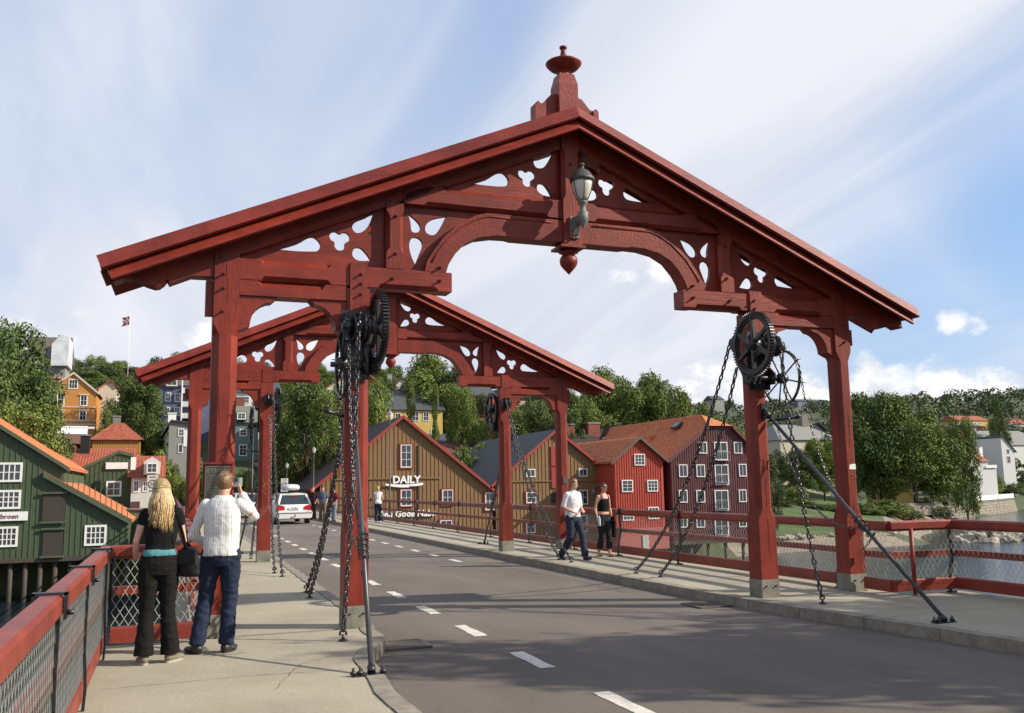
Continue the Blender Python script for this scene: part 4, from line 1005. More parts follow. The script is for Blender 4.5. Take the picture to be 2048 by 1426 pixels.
for y0 in (902, 946, 998, 1050):
    z = P(1442, y0+18).z; mb = MB(); xa, xb = P(1430, y0).x-o.x, P(1455, y0).x-o.x
    mb.box(xa, xb, -.42, -.36, z-o.z+.78, z-o.z+.84)
    for i in range(7): xx = xa+(xb-xa)*i/6; mb.box(xx-.012, xx+.012, -.40, -.38, z-o.z, z-o.z+.78)
    mb.box(xa, xb, -.42, -.1, z-o.z-.08, z-o.z-.02); mb.build('balcony_rail', STEEL, T)
def on_roof(T, o, name, px, py, Yp, w, h, m, parent=None):
    q = U(px, py, 'y', Yp); sl = math.radians(37)
    mb = MB(); n = Vector((-math.sin(sl), 0, math.cos(sl))); u = Vector((math.cos(sl), 0, math.sin(sl)))
    mb.obox(q-o, Vector((0, 1, 0)), u, n, w/2, h/2, .12); f = mb.build(name, SLATE, T)
    mb = MB(); mb.obox(q-o+n*.13, Vector((0, 1, 0)), u, n, w/2-.1, h/2-.1, .01); mb.build('pane', m, f)
on_roof(T, o, 'skylight', 1353, 851, 77, 1.3, 1.0, GLASS); on_roof(T, o, 'skylight', 1296, 878, 86, 1.3, 1.0, GLASS)
q = U(1316, 884, 'y', 80); MB().box(q.x-o.x-1.0, q.x-o.x+1.2, 80-o.y, 84-o.y, q.z-o.z-.9, q.z-o.z+.7).build('dormer', TILE, T)
# dark roofed building between, with red chimneys
def plain(name, label, Y, depth, x0, x1, ytop, ybase, wall, roof=None, ridge=None, hip=0, over=.4, wins=(), cat='house', tiles=False, group=None, glass=None, wm=None, T=None, dz=None):
    """eaves-fronted building: front wall plane y = Y, ridge runs left-right at half depth"""
    P = lambda px, py: U(px, py, 'y', Y); a = P(x0, ytop); b = P(x1, ytop); zt = (a.z+b.z)/2; zb = min(P((x0+x1)/2, ybase).z-(dz or 0), terrain_h((a.x+b.x)/2, Y)-.4)
    o = Vector(((a.x+b.x)/2, Y, zb)); T = thing(name, label, cat, o, group=group)
    MB().box(a.x-o.x, b.x-o.x, 0, depth, 0, zt-zb).build('wall', wall, T)
    if roof is not None:
        rz = U((x0+x1)/2, ridge, 'y', Y+depth/2).z; w = b.x-a.x; hh = hip*w/2
        xl, xr = a.x-o.x-over, b.x-o.x+over; e = zt-zb+.01; R_ = rz-zb; ym = depth/2
        vs = [(xl, -over, e), (xr, -over, e), (xr, depth+over, e), (xl, depth+over, e), (xl+hh, ym, R_), (xr-hh, ym, R_)]
        mb = MB(); mb.add(vs, [(0, 1, 5, 4), (1, 2, 5), (2, 3, 4, 5), (3, 0, 4), (3, 2, 1, 0)]); rf = mb.build('roof', roof, T)
        if tiles:
            mb = MB(); corrugated(mb, vs[4], vs[5], vs[1], vs[0]); mb.build('tiles', roof, rf, kind='stuff', fixn=False)
    for w_ in wins:
        xa, xb, y0, y1, nx, nz = w_[:6]; kw = w_[6] if len(w_) > 6 else {}
        p0 = P(xa, (y0+y1)/2); p1 = P(xb, (y0+y1)/2); window(T, p0.x-o.x, p1.x-o.x, P(xa, y1).z-o.z, P(xa, y0).z-o.z, 0, nx, nz, **kw)
    return T, o, P
def chimney(T, o, px, y0, y1, Y, w, m, cap=None):
    p = U(px, y1, 'y', Y); q = U(px, y0, 'y', Y)
    c = MB().box(p.x-w/2-o.x, p.x+w/2-o.x, Y-w/2-o.y, Y+w/2-o.y, p.z-.8-o.z, q.z-o.z).build('chimney', m, T)
    MB().box(p.x-w/2-.08-o.x, p.x+w/2+.08-o.x, Y-w/2-.08-o.y, Y+w/2+.08-o.y, q.z-o.z+.004, q.z+.14-o.z).build('chimney_cap', cap or STEEL, c)
BRICK = mat('red_brick', (.20, .055, .04), rough=.85, var=.25, nscale=10)
YEL = mat('yellow_render', (.50, .36, .10), rough=.8, var=.08); ORA = mat('orange_boards', (.46, .20, .045), rough=.7, var=.06)
CRM = mat('cream_render', (.50, .46, .36), rough=.85, var=.08); WHT = mat('white_render', (.56, .56, .53), rough=.8, var=.06); BLU = mat('blue_boards', (.085, .105, .17), rough=.7, var=.08)
TEAL = mat('teal_boards', (.105, .165, .155), rough=.7, var=.08); GRYW = mat('grey_wall', (.24, .24, .22), rough=.85, var=.12); MOSS = mat('mossy_slate', (.13, .14, .105), rough=.85, var=.25, nscale=3)
DKB = mat('dark_weathered_boards', (.075, .065, .055), rough=.8, var=.2)
T, o, P = plain('street_building', 'dark roofed building with two red brick chimneys between the wharf roofs', 96, 9, 1130, 1250, 893, 960, MAROON, TILED, 858)
chimney(T, o, 1183, 848, 862, 99, 1.7, BRICK); chimney(T, o, 1138, 850, 864, 99, 1.2, BRICK)
T, o, P = house('street_building', 'small white gable peeping over the dark roof', 97, 5, 1212, 1246, 900, (1240, 851), ((1212, 873), (1249, 862)), WHT, TILED, None, over=.15)
T, o, P = plain('street_building', 'long dark red roof behind the first wharf house', 104, 10, 850, 1000, 917, 985, WHT, mat('dark_red_roof', (.14, .045, .035), rough=.8, var=.2), 886)
chimney(T, o, 937, 898, 908, 101, .9, STEEL)
T, o, P = plain('street_building', 'white flat-roofed annex with roof vent behind the first wharf gable', 98, 5, 893, 948, 914, 985, WHT, STEEL, 908, hip=.1)
T, o, P = plain('street_building', 'small ochre shed with grey roof below the poplars', 112, 8, 872, 902, 884, 905, ORA, SLATE, 868)
# yellow house with grey roof
T, o, P = plain('hillside_house', 'yellow house with long grey roof half hidden by trees', 128, 13, 755, 885, 820, 890, YEL, SLATE, 781, wins=[(824, 838, 823, 842, 2, 2), (862, 873, 858, 880, 2, 2), (790, 802, 826, 843, 2, 2), (846, 858, 824, 842, 2, 2)], group='houses on the wooded hillside')
T, o, P = house('hillside_house', 'white gabled house with red roof and thin chimney above the grey roof', 152, 9, 790, 822, 790, (806, 757), ((786, 776), (823, 768)), WHT, mat('dark_red_roof', (.14, .045, .035)), None, group='houses on the wooded hillside')
chimney(T, o, 779, 750, 765, 156, .8, STEEL)
T, o, P = plain('hillside_house', 'red house with dark roof just left of the far gear wheel', 140, 9, 942, 990, 792, 815, REDW, SLATE, 772, group='houses on the wooded hillside')
T, o, P = plain('hillside_house', 'cream house on the slope seen under the right bracket', 150, 8, 1018, 1050, 786, 830, mat('pink_cream', (.50, .38, .28), rough=.8), SLATE, 770, wins=[(1033, 1041, 794, 804, 2, 1)], group='houses on the wooded hillside')
T, o, P = house('hillside_house', 'pale gabled house with ochre front behind the left gear wheel', 150, 12, 640, 735, 840, (722, 738), ((625, 792), (752, 762)), WHT, TILE, None, group='houses on the wooded hillside')
# left: brown street house with dark roof
T, o, P = house('street_house', 'small brown timber house with dark roof and red bargeboards behind the car', 96, 16, 574, 690, 1010, (638, 886), ((562, 948), (712, 940)), BROWN, TILED, BARGE, [(629, 645, 903, 921, 2, 2)], battens=.6)
T, o, P = plain('street_house', 'grey weathered boarded shed at the road bend left of the brown house', 97, 8, 520, 577, 935, 1010, DKB, TILED, 925)
mb = MB(); 
for i in range(14): mb.box(-2.9+i*.42, -2.86+i*.42, -.04, -.001, 0, (P(548, 937).z-o.z))
mb.build('board', DKB, T, kind='stuff')
T, o, P = plain('street_house', 'orange tiled roof behind the small brown house', 112, 9, 650, 720, 898, 930, CRM, TILE, 888)
# teal, white and blue houses
wt = dict(trim=.12)
T, o, P = plain('town_house', 'teal wooden town house with mossy slate roof and dormer', 128, 12, 452, 517, 845, 930, TEAL, MOSS, 812, wins=[(479, 494, 858, 872, 2, 2, wt), (478, 494, 889, 912, 2, 3, wt), (455, 463, 857, 872, 1, 2, wt), (455, 463, 889, 904, 1, 2, wt)])
q = U(483, 832, 'y', 127.4); MB().box(q.x-.75-o.x, q.x+.75-o.x, -.6, 3, q.z-.6-o.z, q.z+.65-o.z).build('dormer', MOSS, T); window(T, q.x-.6-o.x, q.x+.6-o.x, q.z-.5-o.z, q.z+.5-o.z, -.6, 2, 2, trim=.12)
T, o, P = plain('town_house', 'white town house above the slate roof with small brick chimney', 142, 12, 470, 560, 786, 832, WHT, SLATE, 762, wins=[(488, 499, 792, 807, 2, 2, wt), (512, 521, 797, 806, 1, 1, wt), (528, 540, 790, 806, 2, 2, wt)]); chimney(T, o, 480, 796, 812, 141.2, 1.3, BRICK)
T, o, P = plain('town_house', 'blue wooden town house with white balconies', 140, 12, 318, 472, 772, 842, BLU, mat('brown_slate', (.10, .08, .07)), 748, wins=[(330, 342, 785, 803, 2, 2, wt), (349, 361, 786, 804, 2, 2, wt), (328, 340, 814, 832, 2, 2, wt), (348, 360, 814, 832, 2, 2, wt), (459, 467, 787, 806, 2, 2, wt)])
q = U(344, 762, 'y', 139); MB().box(q.x-1-o.x, q.x+1-o.x, -.4, 3, q.z-.9-o.z, q.z+1-o.z).build('dormer', MATS['brown_slate'], T); window(T, q.x-.8-o.x, q.x+.8-o.x, q.z-.7-o.z, q.z+.8-o.z, -.4, 2, 2, trim=.14)
for y0 in (781, 808, 831):
    a = P(364, y0); b = P(402, y0); MB().box(a.x-o.x, b.x-o.x, -1.2, .0, a.z-o.z-.5, a.z-o.z+.3).build('balcony', WHT, T)
for px in (365, 400): a = P(px, 760); c = P(px, 842); MB().box(a.x-.1-o.x, a.x+.1-o.x, -1.3, -1.203, c.z-o.z, a.z-o.z).build('balcony_post', WHITE, T)
T, o, P = house('town_house', 'small grey-white house with white chimney below the blue house', 116, 9, 337, 392, 920, (342, 842), ((322, 872), (395, 850)), GRYW, SLATE, None, [(356, 368, 857, 873, 2, 2, wt), (356, 366, 888, 906, 1, 1)]); chimney(T, o, 344, 828, 845, 118, 1.0, WHITE, WHITE)
part_box(T, o, 'white_wall_panel', P(367, 880).x, P(374, 880).x, 115.9, 115.99, P(370, 893).z, P(370, 860).z, WHITE)
T, o, P = plain('town_house', 'red house half hidden behind the leafy tree left of the chains', 122, 8, 545, 575, 840, 900, REDW, TILED, 825, wins=[(553, 568, 844, 862, 2, 2, wt), (553, 567, 872, 890, 2, 2, wt)])
# orange house on the hill
T, o, P = house('hillside_house', 'bright orange wooden house with white windows high on the left slope', 132, 10, 96, 192, 853, (148, 747), ((100, 776), (198, 788)), ORA, TILER, CRM,
    [(137, 156, 758, 778, 3, 2, wt), (114, 129, 787, 811, 2, 2, dict(trim=.12, hood=True)), (160, 175, 790, 812, 2, 2, dict(trim=.12, hood=True)), (111, 126, 821, 841, 2, 2, dict(trim=.12, hood=True)), (158, 173, 821, 842, 2, 2, dict(trim=.12, hood=True))], group='houses on the wooded hillside', over=.2)
for y in (814, 841, 849): qz = P(145, y).z; part_box(T, o, 'trim_band', P(96, y).x, P(192, y).x, 131.9, 131.99, qz-.08, qz+.08, CRM)
T, o, P = house('hillside_house', 'cream house with orange roof beside the orange house', 140, 12, 196, 232, 830, (222, 762), ((190, 782), (236, 775)), CRM, TILER, None, group='houses on the wooded hillside')
T, o, P = plain('hillside_house', 'grey-roofed house wrapped in white scaffold sheeting at upper left', 175, 12, 55, 132, 718, 765, GRYW, mat('brown_slate', (.10, .08, .07)), 674, group='houses on the wooded hillside')
SH = mat('scaffold_sheeting', (.56, .58, .60), rough=.35, var=.25, nscale=.6)
a = P(105, 700); b = P(139, 700); mb = MB(); mb.prism([(a.x-o.x, P(105, 733).z-o.z), (b.x-o.x, P(139, 733).z-o.z), (b.x-o.x, P(139, 676).z-o.z), (P(122, 672).x-o.x, P(122, 672).z-o.z), (a.x-o.x, P(105, 690).z-o.z)], -1.4, 6); mb.build('sheeting', SH, T)
MB().box(P(62, 720).x-o.x, P(102, 720).x-o.x, -.5, -.1, P(80, 728).z-o.z, P(80, 719).z-o.z).build('scaffold_screen', CRM, T); MB().box(P(83, 720).x-o.x, P(102, 720).x-o.x, -.6, -.51, P(80, 727).z-o.z, P(80, 721).z-o.z).build('green_banner', mat('green_banner', (.18, .30, .03)), T)
chimney(T, o, 121, 672, 684, 181, .8, TIMBER)
T, o, P = plain('hillside_house', 'red roofed house directly behind the orange gable', 146, 8, 98, 128, 758, 780, BRICK, TILER, 754, group='houses on the wooded hillside')
T, o, P = plain('garage', 'open white timber carport below the orange house', 124, 6, 95, 168, 868, 885, mat('brown_wall', (.16, .11, .08)), WHITE, 852, over=.2)
for px in (140, 155, 168): a = P(px, 880); MB().box(a.x-.08-o.x, a.x+.08-o.x, -1.6, -1.5, 0, P(px, 868).z-o.z).build('carport_post', WHITE, T)
MB().box(P(138, 880).x-o.x, P(190, 880).x-o.x, -1.7, -1.5, P(150, 859).z-o.z, P(150, 855).z-o.z).build('carport_beam', WHITE, T)
T, o, P = plain('shed', 'low shed with ribbed brown roof above the long red roof', 116, 7, 78, 152, 888, 898, BRICK, mat('ribbed_brown_roof', (.16, .07, .05), rough=.7), 868, tiles=True)
T, o, P = plain('river_house', 'ochre boarded house with steep red tiled hip roof', 116, 8, 185, 281, 880, 912, mat('ochre_boards', (.38, .20, .05), rough=.7), TILER, 846, hip=.92, tiles=True); chimney(T, o, 233, 834, 848, 120, .9, SHOE)
mb = MB(); x = P(186, 890).x-o.x
while x < P(281, 890).x-o.x: mb.box(x-.02, x+.02, -.03, -.001, 0, P(230, 883).z-o.z); x += .3
mb.build('batten', MATS['ochre_boards'], T, kind='stuff')
T, o, P = plain('river_house', 'long house with red pantile roof between the green wharf houses', 104, 11, 60, 262, 945, 1010, GREEN, TILER, 897, tiles=True); chimney(T, o, 170, 872, 903, 108.6, 1.0, DARK); 
q = U(128, 912, 'y', 105.5); MB().box(q.x-.4-o.x, q.x+.4-o.x, 1.0, 3, q.z-.5-o.z, q.z+.6-o.z).build('roof_hatch', STEEL, T)
# green wharf houses on the left
gw = dict(trim=.17, mw=.09)
T, o, P = house('green_wharf_house', 'dark green wharf house with stepped orange tiled roof and bybroen sign', 72, 18, -260, 262, 1118, (-150, 760), ((-420, 940), (138, 940)), GREEN, TILE, GREEN2,
    [(-8, 45, 925, 964, 4, 2, gw), (-8, 42, 980, 1018, 4, 3, gw), (-8, 36, 1053, 1094, 4, 3, gw), (169, 213, 1050, 1091, 4, 3, gw)], battens=.42, tiles=True, skip_wall=True, bmat=GREEN2, piles=(-40, -10, 20, 50, 80, 110, 140, 170, 200, 230, 255))
# its wall in one prism: upper part under the steep roof, lower lean-to under the second roof
xx = lambda px, py: (P(px, py).x-o.x, P(px, py).z-o.z)
MB().prism([xx(-300, 1118), xx(-300, 870), xx(-150, 768), xx(128, 938), xx(128, 975), xx(255, 1045), xx(255, 1118)], 0, 18).build('wall', GREEN, T)
a = Vector((P(88, 950).x, 71.6, P(88, 944).z)); d = Vector((P(264, 1044).x, 71.6, P(264, 1040).z)); b2 = a+Vector((0, 17, 0)); c2 = d+Vector((0, 17, 0))
mb = MB(); vs = [a, b2, c2, d]+[p-Vector((0, 0, .18)) for p in (a, b2, c2, d)]; mb.add([v-o for v in vs], [(0, 1, 2, 3), (7, 6, 5, 4), (0, 4, 5, 1), (1, 5, 6, 2), (2, 6, 7, 3), (3, 7, 4, 0)]); rf = mb.build('roof', TILE, T)
mb = MB(); corrugated(mb, a-o, b2-o, c2-o, d-o); mb.build('tiles', TILE, rf, kind='stuff', fixn=False)
mb = MB(); dv = (d-a); vs = [a+Vector((0, -.05, .03)), d+Vector((0, -.05, .03)), d+Vector((0, -.05, -.42)), a+Vector((0, -.05, -.42))]; vs += [v+Vector((0, .045, 0)) for v in vs]; mb.add([v-o for v in vs], [(0, 1, 2, 3), (7, 6, 5, 4), (0, 4, 5, 1), (1, 5, 6, 2), (2, 6, 7, 3), (3, 7, 4, 0)]); mb.build('bargeboard', GREEN2, T)
for (x0, x1, y0, y1) in ((87, 132, 988, 1043), (87, 127, 1060, 1112)):
    part_box(T, o, 'loading_door', P(x0, y0).x, P(x1, y0).x, 71.86, 71.95, P(x0, y1).z, P(x0, y0).z, mat('dark_brown_door', (.045, .035, .028), rough=.6)); part_box(T, o, 'door_sill', P(x0-4, y0).x, P(x1+4, y0).x, 71.7, 71.85, P(x0, y1).z-.15, P(x0, y1).z-.004, GREEN2); part_box(T, o, 'door_head', P(x0-4, y0).x, P(x1+4, y0).x, 71.7, 71.85, P(x0, y0).z+.004, P(x0, y0).z+.15, GREEN2)
part_box(T, o, 'sign_board', P(-60, 1030).x, P(56, 1030).x, 71.80, 71.93, P(0, 1042).z, P(0, 1024).z, WHITE)
text_mesh('Bybroen', .53, .01, 'sign_lettering', mat('maroon_letter', (.16, .03, .05)), T, facing(P(13, 1030).x-o.x, -.22, P(7, 1038).z-o.z+.03), weight=.004)
T, o, P = house('green_wharf_house', 'tall green wharf house with lean roof behind the stepped one', 91, 12, 100, 264, 1112, (238, 905), ((60, 985), (266, 912)), GREEN, TILER, GREEN2, [(212, 243, 962, 993, 2, 2, dict(trim=.17, mw=.09))], battens=.42, bmat=GREEN2, over=.1)
part_box(T, o, 'sign_board', P(212, 930).x, P(256, 930).x, 90.78, 90.9, P(230, 938).z, P(230, 925).z, WHITE)
# white houses with dormer right of the green ones
WB = mat('white_boards', (.52, .52, .48), rough=.7, var=.05)
T, o, P = plain('white_house', 'white boarded house with red tile roof and white dormer', 90, 9, 263, 322, 955, 1035, WB, TILER, 912, tiles=True, wins=[(266, 279, 960, 985, 2, 2, wt), (285, 297, 962, 984, 2, 2, wt)])
q = U(304, 935, 'y', 88.6); MB().prism([(q.x-.75-o.x, q.z-.7-o.z), (q.x+.75-o.x, q.z-.7-o.z), (q.x+.75-o.x, q.z+.6-o.z), (q.x-o.x, q.z+1.1-o.z), (q.x-.75-o.x, q.z+.6-o.z)], -1.4, 3).build('dormer', WB, T); window(T, q.x-.5-o.x, q.x+.5-o.x, q.z-.55-o.z, q.z+.45-o.z, -1.45, 2, 2, trim=.1)
part_box(T, o, 'red_door', P(263, 1000).x, P(280, 1000).x, 89.9, 89.98, P(270, 1035).z, P(270, 1003).z, mat('dark_red_door', (.10, .03, .03)))
MB().box(P(262, 935).x-o.x, P(272, 935).x-o.x, -1.0, -.6, P(262, 940).z-o.z, P(262, 915).z-o.z).build('balcony', WHITE, T)
# right bank houses
T, o, P = plain('villa', 'cream villa with grey roof and tall chimney behind the right inner post', 150, 14, 1560, 1680, 880, 930, CRM, mat('pale_slate', (.20, .20, .18), rough=.8, var=.15), 850, hip=.5); chimney(T, o, 1608, 828, 868, 157, 2.0, SHOE, SHOE)
T, o, P = house('villa', 'black timber villa between the two right posts', 172, 8, 1615, 1652, 890, (1635, 845), ((1608, 855), (1655, 862)), DARK, SLATE, None)
T, o, P = plain('villa', 'yellow villa glimpsed below the big riverside tree', 128, 8, 1788, 1822, 928, 975, YEL, SLATE, 920, wins=[(1794, 1804, 938, 956, 2, 2)])
T, o, P = plain('tower', 'narrow white house tower with red cap by the river', 165, 7, 1933, 1947, 880, 960, WHT, TILER, 870, hip=.9, wins=[(1938, 1943, 905, 922, 1, 2)], cat='house'); chimney(T, o, 1936, 866, 880, 168, .8, WHITE, WHITE)
T, o, P = plain('villa', 'red roofed terrace house with white chimney by the tower', 166, 9, 1948, 1975, 923, 950, WHT, TILER, 902); chimney(T, o, 1960, 895, 912, 170, 1.0, WHITE, WHITE)
T, o, P = plain('villa', 'white roof terrace with balustrade below the tower', 158, 8, 1945, 1992, 934, 960, WHT); MB().box(P(1970, 934).x-o.x, P(1992, 934).x-o.x, -.3, -.1, P(1970, 936).z-o.z, P(1970, 930).z-o.z).build('balustrade', WHITE, T)
T, o, P = plain('villa', 'brown roofed white house with tall gable wall at the right edge', 185, 14, 1945, 2005, 905, 935, WHT, mat('brown_slate', (.10, .08, .07)), 880); chimney(T, o, 1965, 873, 885, 190, 1.3, WHITE, WHITE)
T, o, P = house('villa', 'white gable house with a grey roof at the right edge', 178, 12, 2003, 2030, 935, (2003, 872), ((2001, 876), (2032, 905)), WHT, SLATE, None, [(2013, 2019, 898, 908, 2, 1), (2014, 2021, 912, 926, 2, 2)])
T, o, P = plain('villa', 'large pale barn-like house with light grey roof behind the gable', 205, 20, 1985, 2110, 890, 930, WHT, mat('pale_slate', (.20, .20, .18)), 862, hip=.3)
for x0, x1, yt, yb, rg, wl, Yd, lb in ((1918, 1976, 841, 858, 832, YEL, 320, 'yellow house with orange roof on the far right slope'), (1980, 2060, 848, 866, 838, CRM, 340, 'long cream apartment house with red roof at the far right edge'), (1984, 2006, 826, 838, 815, GRYW, 420, 'grey gabled house high on the far right ridge'),
        (1925, 1968, 853, 866, 848, BRICK, 300, 'low red building under the yellow house on the far slope'), (1426, 1448, 799, 806, 792, GRYW, 520, 'small grey house on the far ridge left of the right inner post'), (1595, 1660, 803, 812, 799, BLU, 640, 'long pale blue and white building on the far ridge'),
        (1905, 1935, 858, 872, 850, TEAL, 300, 'grey-green house low on the far right slope'), (2010, 2070, 862, 874, 855, WHT, 300, 'white house under the apartment block on the far slope')):
    plain('far_house', lb, Yd, 12, x0, x1, yt, yb, wl, TILER if rg in (832, 838) else SLATE, rg, group='houses on the far right slope', wins=[(x0+4+i*9, x0+8+i*9, yt+3, yt+8, 1, 1, dict(trim=.2)) for i in range(int((x1-x0)/10))], dz=6)

# ------------------------------------------------------------------ trees and plants
def leafmat(name, c, c2):
    m = mat(name, c, rough=.75, var=.28, nscale=2.2, col2=c2, island=.38, spec=.25, mask=(.35, .6)); return m
LM = leafmat('leaf_mid', (.105, .150, .030), (.140, .175, .036)); LD = leafmat('leaf_dark', (.066, .102, .026), (.085, .120, .028)); LL = leafmat('leaf_light', (.135, .180, .034), (.165, .205, .042)); LG = leafmat('leaf_grey', (.092, .112, .050), (.072, .096, .036))
BARK = mat('bark', (.07, .055, .045), rough=.9, var=.3, nscale=10)
def leaf_cloud(pts, nrm, size, rng):
    n = len(pts); r = rng.normal(size=(n, 3)); d = nrm+.75*r; d /= np.linalg.norm(d, axis=1)[:, None]
    t = np.cross(d, rng.normal(size=(n, 3))); t /= np.linalg.norm(t, axis=1)[:, None]; b = np.cross(d, t); s = size*rng.uniform(.6, 1.25, (n, 1))
    q = np.stack([pts+t*s, pts+b*s*.55, pts-t*s*.9, pts-b*s*.55], 1).reshape(-1, 3)
    return q
def quads_mesh(name, q, m):
    n = len(q)//4; me = bpy.data.meshes.new(name); me.vertices.add(4*n); me.vertices.foreach_set('co', q.astype(np.float32).ravel()); me.loops.add(4*n); me.loops.foreach_set('vertex_index', np.arange(4*n, dtype=np.int32))
    me.polygons.add(n); me.polygons.foreach_set('loop_start', np.arange(0, 4*n, 4, dtype=np.int32)); me.update(calc_edges=True); me.materials.append(m); return me
def proto(kind, seed, nl, size, m):
    rng = np.random.RandomState(seed); L_ = []
    if kind == 'round':
        for i in range(34):
            a = rng.uniform(0, 2*PI); z = rng.uniform(.22, .92); env = .36*math.sin(PI*min(1, max(0, (z-.08)/.98))**.8)**.7; r = env*math.sqrt(rng.uniform(.25, 1)); L_.append((r*math.cos(a), r*math.sin(a), z-.02, rng.uniform(.08, .15)))
    elif kind == 'tall':
        for i in range(30):
            a = rng.uniform(0, 2*PI); z = rng.uniform(.12, .95); env = .17*(1-z)**.55+.02; r = env*math.sqrt(rng.uniform(.2, 1)); L_.append((r*math.cos(a), r*math.sin(a), z, rng.uniform(.05, .085)))
    elif kind == 'conifer':
        for k in range(14):
            z = .12+.84*k/14; rr = .26*(1-z)+.02
            for j in range(6): a = rng.uniform(0, 2*PI); L_.append((rr*.6*math.cos(a), rr*.6*math.sin(a), z, rr*.55+.01))
    else:
        for i in range(20):
            a = rng.uniform(0, 2*PI); r = .5*math.sqrt(rng.uniform(0, 1)); L_.append((r*math.cos(a), r*math.sin(a), rng.uniform(.15, .72)*(1-.5*r), rng.uniform(.16, .27)))
    L_ = np.array(L_); w = L_[:, 3]**2; idx = rng.choice(len(L_), nl, p=w/w.sum()); c = L_[idx]
    d = rng.normal(size=(nl, 3)); d /= np.linalg.norm(d, axis=1)[:, None]; rad = c[:, 3]*rng.uniform(.62, 1.06, nl)*(1+.25*np.sin(d[:, 0]*9+idx)*np.cos(d[:, 2]*8))
    sc = np.array([1, 1, .85 if kind != 'conifer' else .5]); p = c[:, :3]+d*rad[:, None]*sc; nr = d.copy(); nr[:, 2] += .25
    crown = quads_mesh(kind+'_crown', leaf_cloud(p, nr, size, rng), m)
    mb = MB(); hgt = .55 if kind != 'conifer' else .9; lean = rng.uniform(-.03, .03, 2)
    mb.tube([(0, 0, -.05), (lean[0]*.3, lean[1]*.3, .2), (lean[0], lean[1], hgt)], [.024, .018, .006], 7)
    if kind in ('round', 'tall'):
        for k in range(9):
            q = L_[rng.randint(len(L_))]; z0 = min(q[2]*.55, hgt*.8); mb.tube([(lean[0]*z0, lean[1]*z0, z0), (q[0]*.5, q[1]*.5, (z0+q[2])/2+.02), (q[0], q[1], q[2])], [.011, .007, .003], 5)
    me = bpy.data.meshes.new(kind+'_trunk'); me.from_pydata(mb.v, [], mb.f); me.polygons.foreach_set('use_smooth', [True]*len(mb.f)); me.materials.append(BARK)
    return crown, me
PR = {}
for key, kind, n, size, m in (('rm', 'round', 13000, .0158, LM), ('rd', 'round', 13000, .0158, LD), ('rl', 'round', 13000, .0158, LL), ('rg', 'round', 12000, .0155, LG), ('tall', 'tall', 10000, .0120, LM), ('con', 'conifer', 5000, .0120, LD),
        ('bm', 'bush', 5000, .034, LM), ('bl', 'bush', 5000, .034, LL), ('bd', 'bush', 5000, .034, LD), ('bg', 'bush', 5000, .034, LG), ('Rm', 'round', 42000, .0115, LM), ('Rl', 'round', 40000, .0112, LL)):
    PR[key] = [proto(kind, sum(map(ord, key))+s_*17, n, size, m) for s_ in range(2 if key[0] in 'rb' else 1)]
def ground_at(px, dist):
    d = direction(px, 960); d = Vector((d.x, d.y, 0)).normalized(); p = CAM+d*dist; return p.x, p.y, terrain_h(p.x, p.y)
def tree(key, px, top, dist, width, label, name='leafy_tree', cat='tree', group=None, z=None, part='crown', base_drop=0):
    x, y, g = ground_at(px, dist); g = (g if z is None else z)-base_drop
    dd = (Vector((x, y, 0))-Vector((CAM.x, CAM.y, 0))).normalized(); dpt = Vector((x-CAM.x, y-CAM.y, 0)).dot(cf)
    tz = U(px, top, 'y', y).z; h = max(1.0, tz-g); w = width/FPX*dist/.86
    cr_, tr_ = random.choice(PR[key]); T = thing(name, label, cat, (x, y, g), random.uniform(0, 2*PI), group)
    w = w if key[0] != 'b' else w*.62
    c = inst(part, cr_, T, scale=(w, w, h*1.02)); inst('trunk', tr_, T, scale=(max(.5, min(w, h*.8)), max(.5, min(w, h*.8)), h)); return T
HG = 'trees of the wood on the hillside behind the wharf houses'; HL = 'leafy tree in the wood covering the hillside behind the wharf houses'
rr = random.Random(11)
LMK = [(-100, 'at the left edge'), (60, 'above the orange house'), (170, 'above the cream house'), (240, 'below the flag'), (330, "over the far portal's left eave"), (430, 'above the blue house'), (520, 'above the teal house'), (600, 'through the far portal'), (690, 'above the left gear wheel'), (770, 'above the DAILY gable'), (860, 'above the yellow house'),
       (930, "inside the far arch's right side"), (1010, 'behind the far right bracket'), (1100, 'behind the far right post'), (1180, 'right of the far portal eave'), (1250, 'above the bright red house'), (1330, 'above the maroon warehouse'), (1420, 'left of the right inner post'), (1500, 'behind the right winch'), (1580, 'between the right posts'), (1680, 'behind the right outer post'), (1760, 'behind the big riverside tree'), (1880, 'left of the white tower'), (1950, 'above the white gable houses'), (2020, 'at the right edge')]
KW = {'m': 'mid-green leafy', 'd': 'dark leafy', 'g': 'grey-green leafy', 'l': 'bright green leafy', 'n': 'dark pointed'}
def wood(px0, px1, n, tops, dmin, dmax, keys, wmin, wmax, label='hillside', group=HG):
    for i in range(n):
        px = px0+(px1-px0)*(i+rr.uniform(-.4, .4))/max(1, n-1); t = rr.random(); dist = dmin+(dmax-dmin)*t
        top = np.interp(px, [a for a, b in tops], [b for a, b in tops])+rr.uniform(-4, 12)+(1-t)*rr.uniform(20, 75)
        if 740 < px < 900 and dist < 158: dist = 158+(dist % 12)
        key = rr.choice(keys); lm = [b for a, b in LMK if a <= px][-1]; row = 'highest on' if dist > 200 else 'halfway up' if dist > 150 else 'low on'
        if label != 'hillside': row = 'far up' if dist > 290 else 'halfway up' if dist > 220 else 'low on'
        tree(key, px, top, dist, rr.uniform(wmin, wmax), f'{KW[key[-1]]} tree {row} the {label}, {lm}', group=group)
SKY_L = [(-80, 700), (140, 700), (200, 705), (300, 716), (450, 700), (640, 712), (760, 722), (830, 735), (900, 735), (1050, 745), (1150, 735), (1250, 742), (1330, 768), (1400, 785), (1470, 800)]
